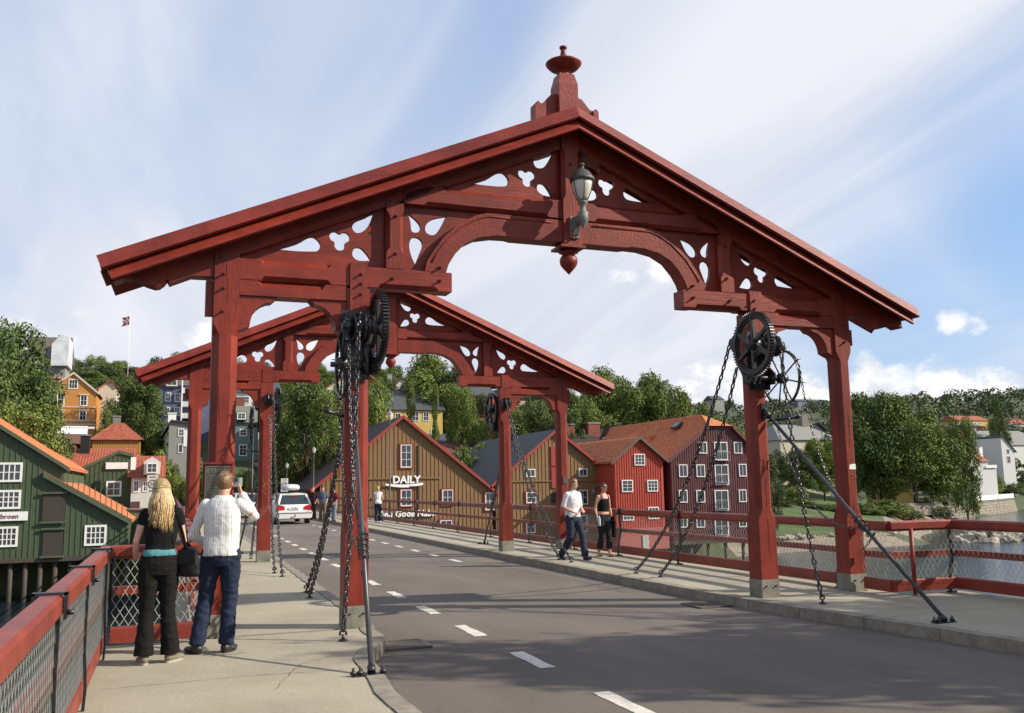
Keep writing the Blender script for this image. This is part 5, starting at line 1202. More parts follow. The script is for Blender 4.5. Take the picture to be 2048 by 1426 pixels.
wood(120, 1120, 52, SKY_L, 205, 235, ('rm', 'rg', 'rd', 'con'), 50, 90)
wood(185, 300, 14, [(185, 735), (300, 755)], 145, 185, ('rm', 'rd', 'rg', 'con'), 60, 100)
wood(540, 720, 8, [(540, 742), (720, 770)], 150, 175, ('rm', 'rd', 'rg'), 50, 90)
wood(130, 760, 26, [(a, b+14) for a, b in SKY_L], 180, 215, ('rm', 'rd', 'rg'), 50, 90)
wood(690, 1480, 26, [(a, b+22) for a, b in SKY_L], 120, 175, ('rm', 'rd', 'rm', 'rg'), 60, 110)
wood(1040, 1480, 16, [(1040, 790), (1480, 822)], 126, 140, ('rm', 'rd', 'rl'), 60, 90)
# individual trees
def shore_dist(px):
    d = 40.
    while d < 400:
        x, y, g_ = ground_at(px, d)
        if g_ > WATER_Z: return d
        d += 2
    return d
T1 = [
 ('rd', 12, 642, 118, 170, 'tall dark leafy tree at the left edge in front of the wrapped house'), ('rd', 55, 735, 112, 130, 'dark leafy tree overlapping the left side of the orange house'), ('rd', -40, 690, 108, 170, 'dark tree cut by the left edge of the photo'),
 ('rm', 30, 800, 100, 170, 'lower green tree above the stepped orange roof'),
 ('rd', 262, 752, 140, 100, 'dark tree right of the cream and orange roofed house'), ('rd', 290, 765, 138, 80, 'dark leafy tree beside the blue house'), ('rm', 215, 818, 138, 50, 'green tree behind the red hip roof'), ('rg', 330, 700, 170, 110, 'grey-green tree above the left eave of the far portal'),
 ('rd', 610, 752, 104, 130, 'big leafy tree filling the far portal between its post and the gear wheel'), ('rm', 660, 770, 100, 90, 'leafy tree right of the far gear wheel behind the chains'), ('rm', 568, 800, 108, 60, 'small leafy tree beside the red town house'),
 ('rl', 752, 752, 108, 80, 'bright green tree above the roof of the first wharf house'), ('tall', 822, 748, 124, 62, 'pointed poplar left of the yellow house'), ('tall', 872, 752, 123, 44, 'second pointed poplar in front of the yellow house'),
 ('Rm', 880, 706, 152, 180, 'large round dark tree rising behind the far arch'), ('rm', 925, 770, 126, 70, 'leafy tree just right of the poplars'), ('rm', 955, 830, 124, 60, 'low green tree below the red hillside house'),
 ('rd', 1075, 800, 124, 80, 'dark tree under the right bracket of the far portal'), ('Rm', 1225, 736, 132, 170, 'tall dark tree right of the far portal eave'), ('Rm', 1300, 748, 136, 160, 'dark dense tree above the red wharf house'), ('Rm', 1388, 780, 126, 130, 'round green tree directly above the orange half-hipped roof'), ('rm', 1180, 800, 124, 90, 'pale green tree above the dark roof with brick chimneys'),
 ('Rm', 1825, 792, 112, 170, 'large spreading tree on the river bank'), ('Rl', 1893, 850, 106, 66, 'bright green tree leaning over the stone river wall'), ('rd', 1745, 782, 118, 120, 'dark tree between the right outer post and the big riverside tree'), ('rm', 1760, 862, 104, 90, 'leafy tree behind the park bench'),
 ('Rl', 1648, 872, 98, 84, 'fresh green tree between the two right posts'), ('rd', 1600, 905, 103, 80, 'dark leafy tree right of the maroon warehouse'), ('rg', 1535, 885, 120, 60, 'grey green tree hidden beside the inner right post'), ('rd', 1690, 810, 150, 70, 'dark tree on the slope behind the outer post'),
 ('rd', 2010, 792, 330, 34, 'round dark tree standing alone on the far right ridge'), ('con', 2000, 800, 300, 20, 'dark pointed tree on the right ridge'), ('rm', 2040, 905, 150, 56, 'green tree by the water at the right edge'), ('rd', 1985, 945, 140, 60, 'dark garden tree below the white gable house'), ('rm', 1930, 830, 210, 60, 'green tree left of the yellow far house'),
]
for key, px, top, dist, wd, lab in T1:
    if 1580 < px and dist < 200: dist = max(dist, shore_dist(px)+(46 if 1580 < px < 1700 else 52)+dist*.08)
    if px > 1560: wd *= 1.08
    tree(key, px, top, dist, wd, lab)
RL = 'slope across the river'
for (p0, p1, n, tp, d0, d1) in ((1480, 1890, 24, 826, 300, 400), (1890, 2090, 10, 826, 430, 520), (1500, 1900, 12, 850, 225, 280), (1500, 1780, 6, 880, 195, 215)):
    wood(p0, p1, n, [(p0, tp-12), (p1, tp)], d0, d1, ('rm', 'rd', 'rg', 'con'), 36, 66, RL, 'trees across the river on the right')
# far-off wood that reads as one mass
def far_wood():
    rng = np.random.RandomState(5); P_, N_, S_ = [], [], []
    for i in range(1300):
        px = rng.uniform(-100, 2150); dist = rng.uniform(300, 980); x, y, g = ground_at(px, dist)
        w = rng.uniform(4, 8); hh = rng.uniform(5, 11); k = 75
        d = rng.normal(size=(k, 3)); d /= np.linalg.norm(d, axis=1)[:, None]; d[:, 2] = abs(d[:, 2])*1.0-.1
        P_.append(np.array([x, y, g+hh*.25])+d*np.array([w, w, hh*.75])*rng.uniform(.75, 1.05, (k, 1))); N_.append(d)
    q = leaf_cloud(np.concatenate(P_), np.concatenate(N_), 1.15, rng)
    o = bpy.data.objects.new('distant_wood', quads_mesh('distant_wood', q, LG)); C.objects.link(o); tag(o, 'far-off wood covering the ridges on the horizon', 'wood', kind='stuff')
far_wood()
# bushes and undergrowth
BU = [('bm', 455, 925, 116, 34), ('bd', 480, 928, 117, 40), ('bl', 425, 932, 110, 40), ('bm', 500, 925, 112, 36), ('bd', 390, 900, 114, 40), ('bm', 292, 850, 134, 60), ('bl', 305, 868, 110, 60), ('bl', 335, 895, 108, 50), ('bm', 350, 920, 106, 50), ('bl', 390, 930, 105, 50), ('bd', 290, 822, 136, 70), ('bm', 208, 842, 136, 40), ('bd', 60, 830, 100, 120), ('bm', 30, 860, 98, 110), ('bl', 60, 862, 99, 60),
      ('bd', 520, 930, 118, 40), ('bl', 505, 925, 105, 30), ('bm', 935, 862, 106, 80), ('bl', 985, 850, 112, 90), ('bm', 1060, 840, 104, 90), ('bl', 1060, 865, 102, 60), ('bm', 700, 810, 104, 80)]
for key, px, top, dist, wd in BU: tree(key, px, top, dist, wd, f"{'bright green' if key == 'bl' else 'dark' if key == 'bd' else 'mid-green'} leafy bush on the slope, {[b for a, b in LMK if a <= px][-1]}", name='bush', cat='bush', group='bushes on the slope between the houses', part='foliage')
BR = [('bd', 1560, 1030, 100, 60), ('bd', 1625, 1035, 100, 70), ('bm', 1730, 1012, 100, 90), ('bd', 1670, 1030, 100, 60), ('bg', 1690, 1005, 108, 90), ('bm', 1770, 990, 112, 100), ('bg', 1800, 1000, 106, 80), ('bg', 1850, 985, 110, 90), ('bd', 1880, 1000, 104, 60), ('bd', 1600, 1005, 94, 80), ('bd', 1650, 1045, 92, 84), ('bd', 1700, 1010, 100, 60), ('bl', 1590, 960, 104, 50),
      ('bm', 1960, 955, 142, 80), ('bd', 2000, 960, 146, 90), ('bm', 2045, 960, 150, 90), ('bl', 1950, 965, 135, 50), ('bm', 1980, 925, 160, 60)]
for key, px, top, dist, wd in BR: tree(key, px, top, shore_dist(px)+(22 if px > 1900 else 36)+(dist % 10), wd, f"{dict(bg='grey-green', bm='mid-green', bd='dark', bl='bright green')[key]} bush in the riverside park, {[b for a, b in LMK if a <= px][-1]}", name='bush', cat='bush', group='bushes in the park along the far river bank', part='foliage')
# tree behind the camera on the right whose shade falls on the road and pavement
def bank_tree(x, y, zt, w, lab, key='Rm', zb=-6):
    T = thing('leafy_tree', lab, 'tree', (x, y, zb), .7, 'trees on the near river bank'); cr_, tr_ = random.choice(PR[key]); h = zt-zb
    inst('crown', cr_, T, scale=(w, w, h)); inst('trunk', tr_, T, scale=(w*.8, w*.8, h))
for x, y, zt, w in ((11.6, -9.2, 9.6, 8.5), (16.5, -8.8, 9.8, 8.5), (9.2, -13.0, 9.4, 7.5), (14.5, -15, 11, 10)): bank_tree(x, y, zt, w, 'tree on the near bank shading the road, outside the picture')

# lawn, beach, stone river wall, rocks, bench
def sheet(name, px_pts, off, m, n=14, kind='structure'):
    """patch of ground cover laid over the terrain between two rows of photo points on the ground"""
    mb = MB(); W = len(px_pts[0]); vs = []
    rows = []
    for j in range(n+1):
        t = j/n
        for i in range(W):
            a, b = px_pts[0][i], px_pts[1][i]; x = a[0]+(b[0]-a[0])*t; y = a[1]+(b[1]-a[1])*t
            vs.append((x, y, terrain_h(x, y)+off))
    mb.add(vs, [(j*W+i, j*W+i+1, (j+1)*W+i+1, (j+1)*W+i) for j in range(n) for i in range(W-1)], True); return mb.build(name, m, kind=kind, fixn=False)
xs_ = [52, 56, 60, 65, 70, 75, 80, 85, 90, 95, 100, 106, 112, 118, 126, 134, 142, 150]
shore = lambda x: float(np.interp(x, SHX, SHY))
sheet('lawn', ([(x, shore(x)+10.5) for x in xs_], [(x, shore(x)+44) for x in xs_]), .06, mat('lawn_grass', (.062, .105, .020), rough=.95, var=.3, nscale=1.2, big=(.15, .3), bump=.5, bscale=30), 30)
sheet('beach', ([(x, shore(x)-1.5) for x in xs_], [(x, shore(x)+10.8) for x in xs_]), .03, mat('gravel_beach', (.24, .20, .14), rough=.95, var=.3, nscale=3, bump=.8, bscale=8, col2=(.15, .13, .10)), 16)
STONE = mat('river_stone', (.34, .30, .23), rough=.9, var=.3, nscale=2, bump=.6, bscale=6, col2=(.22, .20, .16))
def rock_mesh(seed, rough=.28):
    import bmesh
    bm = bmesh.new(); bmesh.ops.create_icosphere(bm, subdivisions=2, radius=1)
    for v in bm.verts: v.co *= 1+rough*mnoise.noise(v.co*1.3+Vector((seed*7, 0, 0)))*2
    me = bpy.data.meshes.new('rock'); bm.to_mesh(me); bm.free(); me.materials.append(STONE); return me
RM = [rock_mesh(i) for i in range(6)]
def rock(x, y, z, s, name='rock', lab='pale rock on the river shore', parent=None, flat_=.6, grp='rocks on the river shore'):
    o = inst(name, random.choice(RM), parent, (x, y, z), (random.uniform(-.3, .3), random.uniform(-.3, .3), random.uniform(0, 6)), (s*random.uniform(.8, 1.3), s*random.uniform(.7, 1.1), s*flat_))
    if parent is None: tag(o, lab, 'rock', grp)
    return o
# rocky islet
isl = thing('rocky_islet', 'heap of pale rocks jutting into the river at right', 'rocks', (100, 85.5, WATER_Z), R(28))
for i in range(46):
    a = random.uniform(0, 2*PI); r = math.sqrt(random.random()); px_, py_ = r*math.cos(a)*8.5, r*math.sin(a)*4.2
    rock(px_+2, py_, .05+.9*(1-r), random.uniform(.5, 1.25), 'rock', parent=isl)
for i in range(40):
    x = random.uniform(55, 92); rock(x, shore(x)+random.uniform(8.5, 12), terrain_h(x, shore(x)+10)+.1, random.uniform(.25, .6))
# stone retaining wall with individual blocks
def stone_wall(a, b, z0, z1, lab, coping=None, mat_=STONE, batter=.12):
    a = Vector(a); b = Vector(b); L_ = (b-a).length; d = (b-a)/L_; n = Vector((d.y, -d.x, 0)); up = Vector((0, 0, 1))
    T = thing('river_wall', lab, 'stone wall', (a.x, a.y, z0)); o = Vector((a.x, a.y, z0)); h = z1-z0
    mb = MB(); mb.obox((a+b)/2-o+up*(h/2+o.z)-n*1.0, d, n, up, L_/2, .75, h/2-.05); mb.build('core', mat('wall_core', (.12, .11, .09), rough=.95), T)
    rows = 6; rh = h/rows
    for r in range(rows):
        s = random.uniform(0, .4)
        while s < L_-.4:
            w = random.uniform(.7, 1.5); w = min(w, L_-s)
            c = a-o+Vector((0, 0, -a.z*0))+d*(s+w/2)+up*((r+.5)*rh); c.z = (r+.5)*rh; c += n*(.05-batter*r+random.uniform(-.06, .06)-.1)
            q = RMB[random.randint(0, 3)]; mt = Matrix((d, n, up)).transposed().to_4x4(); mt = Matrix.Translation(c) @ mt @ Matrix.Rotation(random.uniform(-.05, .05), 4, 'Y') @ Matrix.Diagonal((w/2-.03, .35, rh/2-.02, 1))
            inst('stone', q, T, mtx=mt); s += w
    if coping: mb = MB(); mb.obox((a+b)/2-o+up*(h+coping/2+o.z)-n*.6, d, n, up, L_/2, .2, coping/2); mb.build('white_parapet', WHITE, T)
    return T
def block_mesh(seed):
    import bmesh
    bm = bmesh.new(); bmesh.ops.create_cube(bm, size=2); bmesh.ops.bevel(bm, geom=bm.edges[:], offset=.22, segments=1, affect='EDGES')
    for v in bm.verts: v.co += Vector([.12*mnoise.noise(v.co*1.1+Vector((seed*9+k, 0, 0))) for k in (0, 3, 6)])
    me = bpy.data.meshes.new('stone'); bm.to_mesh(me); bm.free(); me.materials.append(STONE); return me
RMB = [block_mesh(i) for i in range(4)]
def G(px, py, z): p = U(px, py, 'z', z); return Vector((p.x, p.y, 0))
w0, w1, w2 = G(1958, 1032, WATER_Z), G(2006, 1026, WATER_Z), G(2034, 1022, WATER_Z)
stone_wall(w0, w2, WATER_Z-.3, WATER_Z+3.3, 'pale stone river wall with white parapet on top', coping=1.0)
v0, v1 = G(1900, 1038, WATER_Z), G(1950, 1034, WATER_Z)
stone_wall(v0, v1, WATER_Z-.3, WATER_Z+2.6, 'lower pale stone river wall left of the white parapet')
ga, gb_ = U(1735, 985, 'y', 124), U(1885, 985, 'y', 126); gz = terrain_h((ga.x+gb_.x)/2, 125)
stone_wall(Vector((ga.x, 124, 0)), Vector((gb_.x, 126, 0)), gz-.8, gz+1.5, 'low dark garden wall behind the park bench', mat_=None)
bx = U(1808, 990, 'y', 112); bz = terrain_h(bx.x, 112)
Bn = thing('park_bench', 'reddish wooden bench in the riverside park', 'bench', (bx.x, 112, bz)); BW = mat('bench_wood', (.42, .17, .09), rough=.7)
for i in range(3): MB().box(-1.1, 1.1, -.5+i*.16, -.38+i*.16, .42, .46).build('seat_slat', BW, Bn)
for i in range(4): MB().box(-1.1, 1.1, .02+i*.03, .05+i*.03, .52+i*.14, .63+i*.14).build('back_slat', BW, Bn)
for s2 in (-.9, .9): MB().box(s2-.04, s2+.04, -.5, .1, 0, .42).build('leg', IRON, Bn)

# flag on its pole, street lamps, signs
def flag():
    p0 = U(256, 735, 'y', 185); top = U(257, 628, 'y', 185); T = thing('flagpole', 'white pole with a small Norwegian swallow-tailed flag on the ridge', 'flagpole', (p0.x, 185, p0.z-6))
    MB().tube([(0, 0, 0), (0, 0, top.z-p0.z+6)], [.06, .03], 8).build('pole', WHITE, T)
    a = U(257, 633, 'y', 185); b = U(242, 650, 'y', 185); w = a.x-b.x; h = a.z-b.z; zc = (a.z+b.z)/2-T.location.z
    red = mat('flag_red', (.16, .02, .025)); blue = mat('flag_navy', (.02, .03, .09)); wh = WHITE
    fr = MB().prism([(0, -.45*h), (-.75*w, -.6*h), (-1.1*w, -.72*h), (-.8*w, -.25*h), (-1.05*w, -.10*h), (-.8*w, .02*h), (-1.1*w, .32*h), (-.7*w, .38*h), (0, .55*h)], -.02, .02); fo = fr.build('cloth', red, T); fo.location = (-.1, 0, zc)
    MB().prism([(0, .0), (-.8*w, -.16*h), (-.8*w, .0), (0, .16*h)], -.03, .03).build('white_bar', wh, fo); MB().prism([(-.25*w, -.5*h), (-.42*w, -.53*h), (-.42*w, .45*h), (-.25*w, .49*h)], -.03, .03).build('white_bar', wh, fo)
    MB().prism([(0, .045*h), (-.85*w, -.12*h), (-.85*w, -.04*h), (0, .12*h)], -.04, .04).build('navy_bar', blue, fo); MB().prism([(-.29*w, -.5*h), (-.38*w, -.53*h), (-.38*w, .45*h), (-.29*w, .49*h)], -.04, .04).build('navy_bar', blue, fo)
flag()
POLEM = mat('lamp_pole_paint', (.05, .05, .055), rough=.5)
def street_lamp(px, ytop, x=None, y=None, lab='', zb=0.):
    top = U(px, ytop, 'y', y); T = thing('street_lamp', lab, 'street lamp', (top.x, y, zb), group='street lamps along the bridge'); h = top.z-zb
    MB().tube([(0, 0, 0), (0, 0, .9), (0, 0, .95), (0, 0, h-.62)], [.075, .07, .05, .032], 10).build('pole', POLEM, T)
    MB().lathe([(.10, 0), (.10, .12), (.07, .2)], n=10).build('base', POLEM, T)
    MB().lathe([(.03, h-.62), (.09, h-.58), (.13, h-.48), (.17, h-.30), (.17, h-.24)], n=14).build('globe', MATS['opal_glass'], T)
    MB().lathe([(.20, h-.24), (.19, h-.20), (.10, h-.12), (.04, h-.07), (.03, h), (0, h)], n=14).build('cap', STEEL, T)
street_lamp(780, 820, y=41.5, lab='tall street lamp in front of the DAILY gable'); street_lamp(628, 893, y=72, lab='street lamp in front of the small brown house'); street_lamp(574, 925, y=86, lab='farthest street lamp at the road bend')
street_lamp(508, 800, y=60, lab='street lamp partly hidden by the left post', zb=0)
def road_sign(px, py, y, txt, lab, zb=0., w=.62, h=1.15):
    q = U(px, py, 'y', y); T = thing('road_sign', lab, 'road sign', (q.x, y, zb), group='speed limit signs'); z = q.z-zb
    MB().tube([(0, .04, 0), (0, .04, z+h/2)], .03, 8).build('pole', POLEM, T)
    MB().box(-w/2, w/2, -.02, .01, z-h/2, z+h/2).build('sign_plate', mat('sign_grey_white', (.50, .50, .47)), T)
    MB().lathe([(w*.42, -.04), (w*.42, -.021), (w*.31, -.021), (w*.31, -.04), (w*.42, -.04)], (0, 0, z), 24, axis='y', smooth=False).build('ring', mat('sign_ring', (.10, .08, .08)), T)
    text_mesh(txt, w*.5, .004, 'sign_number', DARK, T, facing(0, -.03, z-w*.17)); MB().box(-w*.3, w*.3, -.03, -.021, z+h*.36, z+h*.41).build('zone_bar', DARK, T); MB().box(-w*.3, w*.3, -.03, -.021, z-h*.42, z-h*.36).build('zone_bar', DARK, T)
road_sign(569, 970, 72, '30', 'speed limit sign 30 beside the white car'); road_sign(305, 968, 84, '30', 'speed limit sign 30 in front of the white boarded house', zb=0, w=1.0, h=1.7)

# ------------------------------------------------------------------ cars
CARW = mat('car_white_paint', (.62, .62, .61), rough=.2, var=.02, spec=.6); CARS = mat('car_silver_paint', (.38, .39, .40), rough=.25, var=.02, metal=.3)
CARG = mat('car_glass', (.02, .03, .028), rough=.05, var=.1, spec=.9); RUB = mat('tyre_rubber', (.015, .015, .015), rough=.8); TL = mat('tail_light_red', (.45, .015, .02), rough=.2); PLASTIC = mat('dark_trim', (.03, .03, .03), rough=.6)
def build_car(lab, paint, loc, rz, rear=True, box=True):
    """local frame: rear at y = 0 facing -y, car extends to +y"""
    T = thing('estate_car', lab, 'car', loc, rz)
    secs = [(0.0, .80, .33, .60), (.04, .84, .28, .93), (.12, .855, .26, .98), (1.0, .87, .22, 1.0), (2.4, .875, .22, .99), (3.2, .87, .22, .95), (4.0, .84, .24, .84), (4.35, .74, .28, .68)]
    mb = MB(); vs = []
    for y, hw, z0, z1 in secs:
        vs += [(-hw*.94, y, z0), (-hw, y, z0+.12), (-hw, y, (z0+z1)/2+.04), (-hw*.965, y, z1-.05), (-hw*.90, y, z1), (hw*.90, y, z1), (hw*.965, y, z1-.05), (hw, y, (z0+z1)/2+.04), (hw, y, z0+.12), (hw*.94, y, z0)]
    n = 10; fs = [(i*n+j, i*n+(j+1) % n, (i+1)*n+(j+1) % n, (i+1)*n+j) for i in range(len(secs)-1) for j in range(n)]+[tuple(range(n))[::-1], tuple((len(secs)-1)*n+j for j in range(n))]
    mb.add(vs, fs, True); body = mb.build('body', paint, T)
    # greenhouse
    g0 = [(-.78, .06, .96), (.78, .06, .96), (.80, 3.05, .96), (-.80, 3.05, .96)]; g1 = [(-.60, .36, 1.43), (.60, .36, 1.43), (.61, 2.15, 1.46), (-.61, 2.15, 1.46)]
    mb = MB(); mb.add(g0+g1, [(0, 1, 5, 4), (1, 2, 6, 5), (2, 3, 7, 6), (3, 0, 4, 7)]); mb.build('windows', CARG, T)
    mb = MB(); mb.add([(-.58, .33, 1.40), (.58, .33, 1.40), (.60, 2.2, 1.44), (-.60, 2.2, 1.44), (-.50, .42, 1.475), (.50, .42, 1.475), (.52, 2.1, 1.50), (-.52, 2.1, 1.50)], [(0, 1, 5, 4), (1, 2, 6, 5), (2, 3, 7, 6), (3, 0, 4, 7), (4, 5, 6, 7)], True); mb.build('car_roof', paint, T)
    mb = MB()
    for sx in (-1, 1):
        mb.bar((sx*.765, .05, .95), (sx*.60, .345, 1.435), .10, .05, (0, 1, 0)); mb.bar((sx*.815, 1.0, .95), (sx*.625, 1.02, 1.44), .06, .08, (1, 0, 0)); mb.bar((sx*.81, 3.0, .96), (sx*.615, 2.15, 1.45), .06, .05, (1, 0, 0)); mb.bar((sx*.61, .36, 1.43), (sx*.62, 2.15, 1.455), .06, .06)
    mb.bar((-.60, .345, 1.425), (.60, .345, 1.425), .06, .06)
    mb.build('pillars', paint, T)
    for sx in (-1, 1):
        mb = MB(); mb.prism([(sx*.46, .70), (sx*.845, .68), (sx*.84, .87), (sx*.74, .93), (sx*.56, .90), (sx*.47, .84)], -.02, .05); mb.build('tail_light', TL, T)
        for yw in (.75, 3.45):
            w = MB().lathe([(.31, -.10), (.31, .10)], n=24, axis='x').build('wheel', RUB, T, loc=(sx*.76, yw, .31)); MB().lathe([(0, -.105), (.19, -.105), (.20, -.11), (.20, .11), (.19, .105), (0, .105)], n=18, axis='x').build('rim', STEEL, w)
        MB().lathe([(.0, -.09), (.07, -.06), (.085, 0), (.07, .06), (0, .09)], (sx*.97, 2.75, 1.0), 10, axis='x').build('door_mirror', paint, T)
    mb = MB(); mb.prism([(-.84, .33), (-.86, .56), (-.82, .62), (.82, .62), (.86, .56), (.84, .33), (.78, .29), (-.78, .29)], -.10, .12); mb.build('bumper', paint, T)
    MB().box(-.83, .83, -.115, -.101, .52, .55).build('bumper_strip', PLASTIC, T)
    MB().box(-.26, .26, -.045, -.021, .72, .83).build('number_plate', WHITE, T); text_mesh('VD 58234', .075, .003, 'plate_number', DARK, T, facing(0, -.05, .75))
    MB().box(-.17, .17, .27, .33, 1.34, 1.385).build('brake_light', TL, T)
    MB().tube([(0, .05, .36), (0, -.16, .36), (0, -.19, .44)], .025, 8).lathe([(0, -.03), (.035, 0), (0, .035)], (0, -.19, .46), 8).build('tow_hitch', IRON, T)
    MB().tube([(-.5, .1, .26), (-.5, -.03, .26)], .03, 8).build('exhaust', STEEL, T)
    mb = MB(); mb.bar((-.45, .16, 1.0), (.30, .14, 1.04), .02, .015); mb.build('wiper', PLASTIC, T)
    if box:
        mb = MB(); vs = []
        for y, hw, z0, z1 in ((.35, .22, 1.66, 1.74), (.42, .34, 1.60, 1.84), (.7, .37, 1.59, 1.90), (1.6, .37, 1.59, 1.90), (2.2, .30, 1.60, 1.82), (2.4, .18, 1.64, 1.72)):
            for k in range(10): a = PI+2*PI*k/10+PI/10; vs.append((hw*math.copysign(abs(math.cos(a))**.6, math.cos(a)), y, (z0+z1)/2+(z1-z0)/2*math.copysign(abs(math.sin(a))**.7, math.sin(a))))
        fs = [(i*10+j, i*10+(j+1) % 10, (i+1)*10+(j+1) % 10, (i+1)*10+j) for i in range(5) for j in range(10)]+[tuple(range(10))[::-1], tuple(50+j for j in range(10))]
        mb.add(vs, fs, True); o = mb.build('roof_box', mat('roof_box_plastic', (.55, .56, .56), rough=.35), T); o.location = (-.02, .0, .03)
        for yy in (.8, 1.7): MB().bar((-.62, yy, 1.53), (.62, yy, 1.53), .05, .03).box(-.64, -.60, yy-.05, yy+.05, 1.44, 1.54).box(.60, .64, yy-.05, yy+.05, 1.44, 1.54).build('roof_rack', PLASTIC, T)
    return T
q = U(590, 1049, 'z', -.12)
build_car('white estate car with grey roof box driving away on the bridge', CARW, (q.x, q.y+.3, -.12), R(3))
q = U(506, 1045, 'z', -.12)
build_car('silver car at the far end, partly hidden by the left post', CARS, (q.x+.3, q.y+8, -.12), R(8), box=False)

# ------------------------------------------------------------------ people
def skin_mat(n, c): return mat(n, c, rough=.5, var=.06, nscale=8, spec=.35)
SKIN = skin_mat('skin', (.50, .27, .19)); SKINR = skin_mat('fair_skin', (.58, .33, .25))
def fabric(name, c, stripes=None, rough=.85, var=.12, bump=.5):
    m = mat(name, c, rough=rough, var=var, nscale=9, bump=bump, bscale=22, spec=.15)
    if stripes:
        nt = m.node_tree; N = nt.nodes; L = nt.links; b = N['Principled BSDF']; src = b.inputs['Base Color'].links[0].from_socket
        tc = N.new('ShaderNodeTexCoord'); sp = N.new('ShaderNodeSeparateXYZ'); L.new(tc.outputs['Object'], sp.inputs[0])
        mu = N.new('ShaderNodeMath'); mu.operation = 'MULTIPLY'; mu.inputs[1].default_value = 1/stripes[0]; L.new(sp.outputs[0], mu.inputs[0])
        fr = N.new('ShaderNodeMath'); fr.operation = 'FRACT'; L.new(mu.outputs[0], fr.inputs[0]); lt = N.new('ShaderNodeMath'); lt.operation = 'LESS_THAN'; lt.inputs[1].default_value = .16; L.new(fr.outputs[0], lt.inputs[0])
        mx = N.new('ShaderNodeMix'); mx.data_type = 'RGBA'; L.new(lt.outputs[0], mx.inputs[0]); L.new(src, mx.inputs[6]); mx.inputs[7].default_value = (*stripes[1], 1); L.new(mx.outputs[2], b.inputs['Base Color'])
    return m
def remeshed(mb, name, m, T, voxel, smooth=6, wrinkle=0., wscale=7., seed=0, wdir=(1, 1, .6)):
    me = bpy.data.meshes.new(name); me.from_pydata(mb.v, [], mb.f)
    import bmesh
    bm = bmesh.new(); bm.from_mesh(me); bmesh.ops.recalc_face_normals(bm, faces=bm.faces[:]); bm.to_mesh(me); bm.free()
    o = bpy.data.objects.new(name, me); C.objects.link(o)
    r = o.modifiers.new('r', 'REMESH'); r.mode = 'VOXEL'; r.voxel_size = voxel
    s = o.modifiers.new('s', 'SMOOTH'); s.iterations = smooth; s.factor = .5
    dg = bpy.context.evaluated_depsgraph_get(); me2 = bpy.data.meshes.new_from_object(o.evaluated_get(dg)); o.modifiers.clear(); o.data = me2; bpy.data.meshes.remove(me); me2.name = name
    n = len(me2.vertices); co = np.empty(n*3, np.float32); me2.vertices.foreach_get('co', co); co = co.reshape(-1, 3)
    if wrinkle:
        no = np.empty(n*3, np.float32); me2.vertices.foreach_get('normal', no); no = no.reshape(-1, 3)
        w = np.array([mnoise.noise(Vector((c[0]*wscale*wdir[0]+seed, c[1]*wscale*wdir[1], c[2]*wscale*wdir[2]+c[0]*3)))+.5*mnoise.noise(Vector((c[0]*wscale*2.2, c[1]*wscale*2.2+seed, c[2]*wscale*2.6))) for c in co])
        co += no*(w*wrinkle)[:, None]
        me2.vertices.foreach_set('co', co.ravel())
    me2.polygons.foreach_set('use_smooth', [True]*len(me2.polygons)); me2.materials.clear(); me2.materials.append(m); me2.update(); o.parent = T; return o
def ell(mb, c, r, rot=None, n=14, k=9):
    vs = []; c = Vector(c)
    for i in range(k+1):
        a = PI*i/k
        for j in range(n):
            b = 2*PI*j/n; p = Vector((r[0]*math.sin(a)*math.cos(b), r[1]*math.sin(a)*math.sin(b), r[2]*math.cos(a)))
            vs.append(c+(rot @ p if rot else p))
    mb.add(vs, [(i*n+j, i*n+(j+1) % n, (i+1)*n+(j+1) % n, (i+1)*n+j) for i in range(k) for j in range(n)], True); return mb
def loft(mb, rings, n=18):
    """rings: (centre, rx, ry[, yaw]) stacked roughly along z; horizontal ellipses"""
    vs = []
    for r in rings:
        c, rx, ry = Vector(r[0]), r[1], r[2]; ya = r[3] if len(r) > 3 else 0
        for j in range(n):
            a = 2*PI*j/n; ca, sa = math.cos(a), math.sin(a); p = Vector((rx*math.copysign(abs(ca)**.85, ca), ry*math.copysign(abs(sa)**.85, sa), 0)); p.rotate(Matrix.Rotation(ya, 3, 'Z')); vs.append(c+p)
    k = len(rings); mb.add(vs, [(i*n+j, i*n+(j+1) % n, (i+1)*n+(j+1) % n, (i+1)*n+j) for i in range(k-1) for j in range(n)]+[tuple(range(n))[::-1], tuple((k-1)*n+j for j in range(n))], True); return mb
def limb(mb, a, b, c, ra, rm, rb, rc, n=12, grow=0.):
    """a-b-c joint chain with muscle swell"""
    a, b, c = map(Vector, (a, b, c)); g = grow
    pts = [a, a.lerp(b, .35), a.lerp(b, .75), b, b.lerp(c, .28), b.lerp(c, .7), c]
    rs = [ra+g, ra*.97+g, (ra*.3+rb*.7)+g, rb+g, rm+g, (rc*.7+rm*.3)+g, rc+g]
    mb.tube(pts, rs, n); ell(mb, a, (ra+g,)*3); ell(mb, b, (rb+g,)*3); ell(mb, c, (rc+g,)*3); return mb
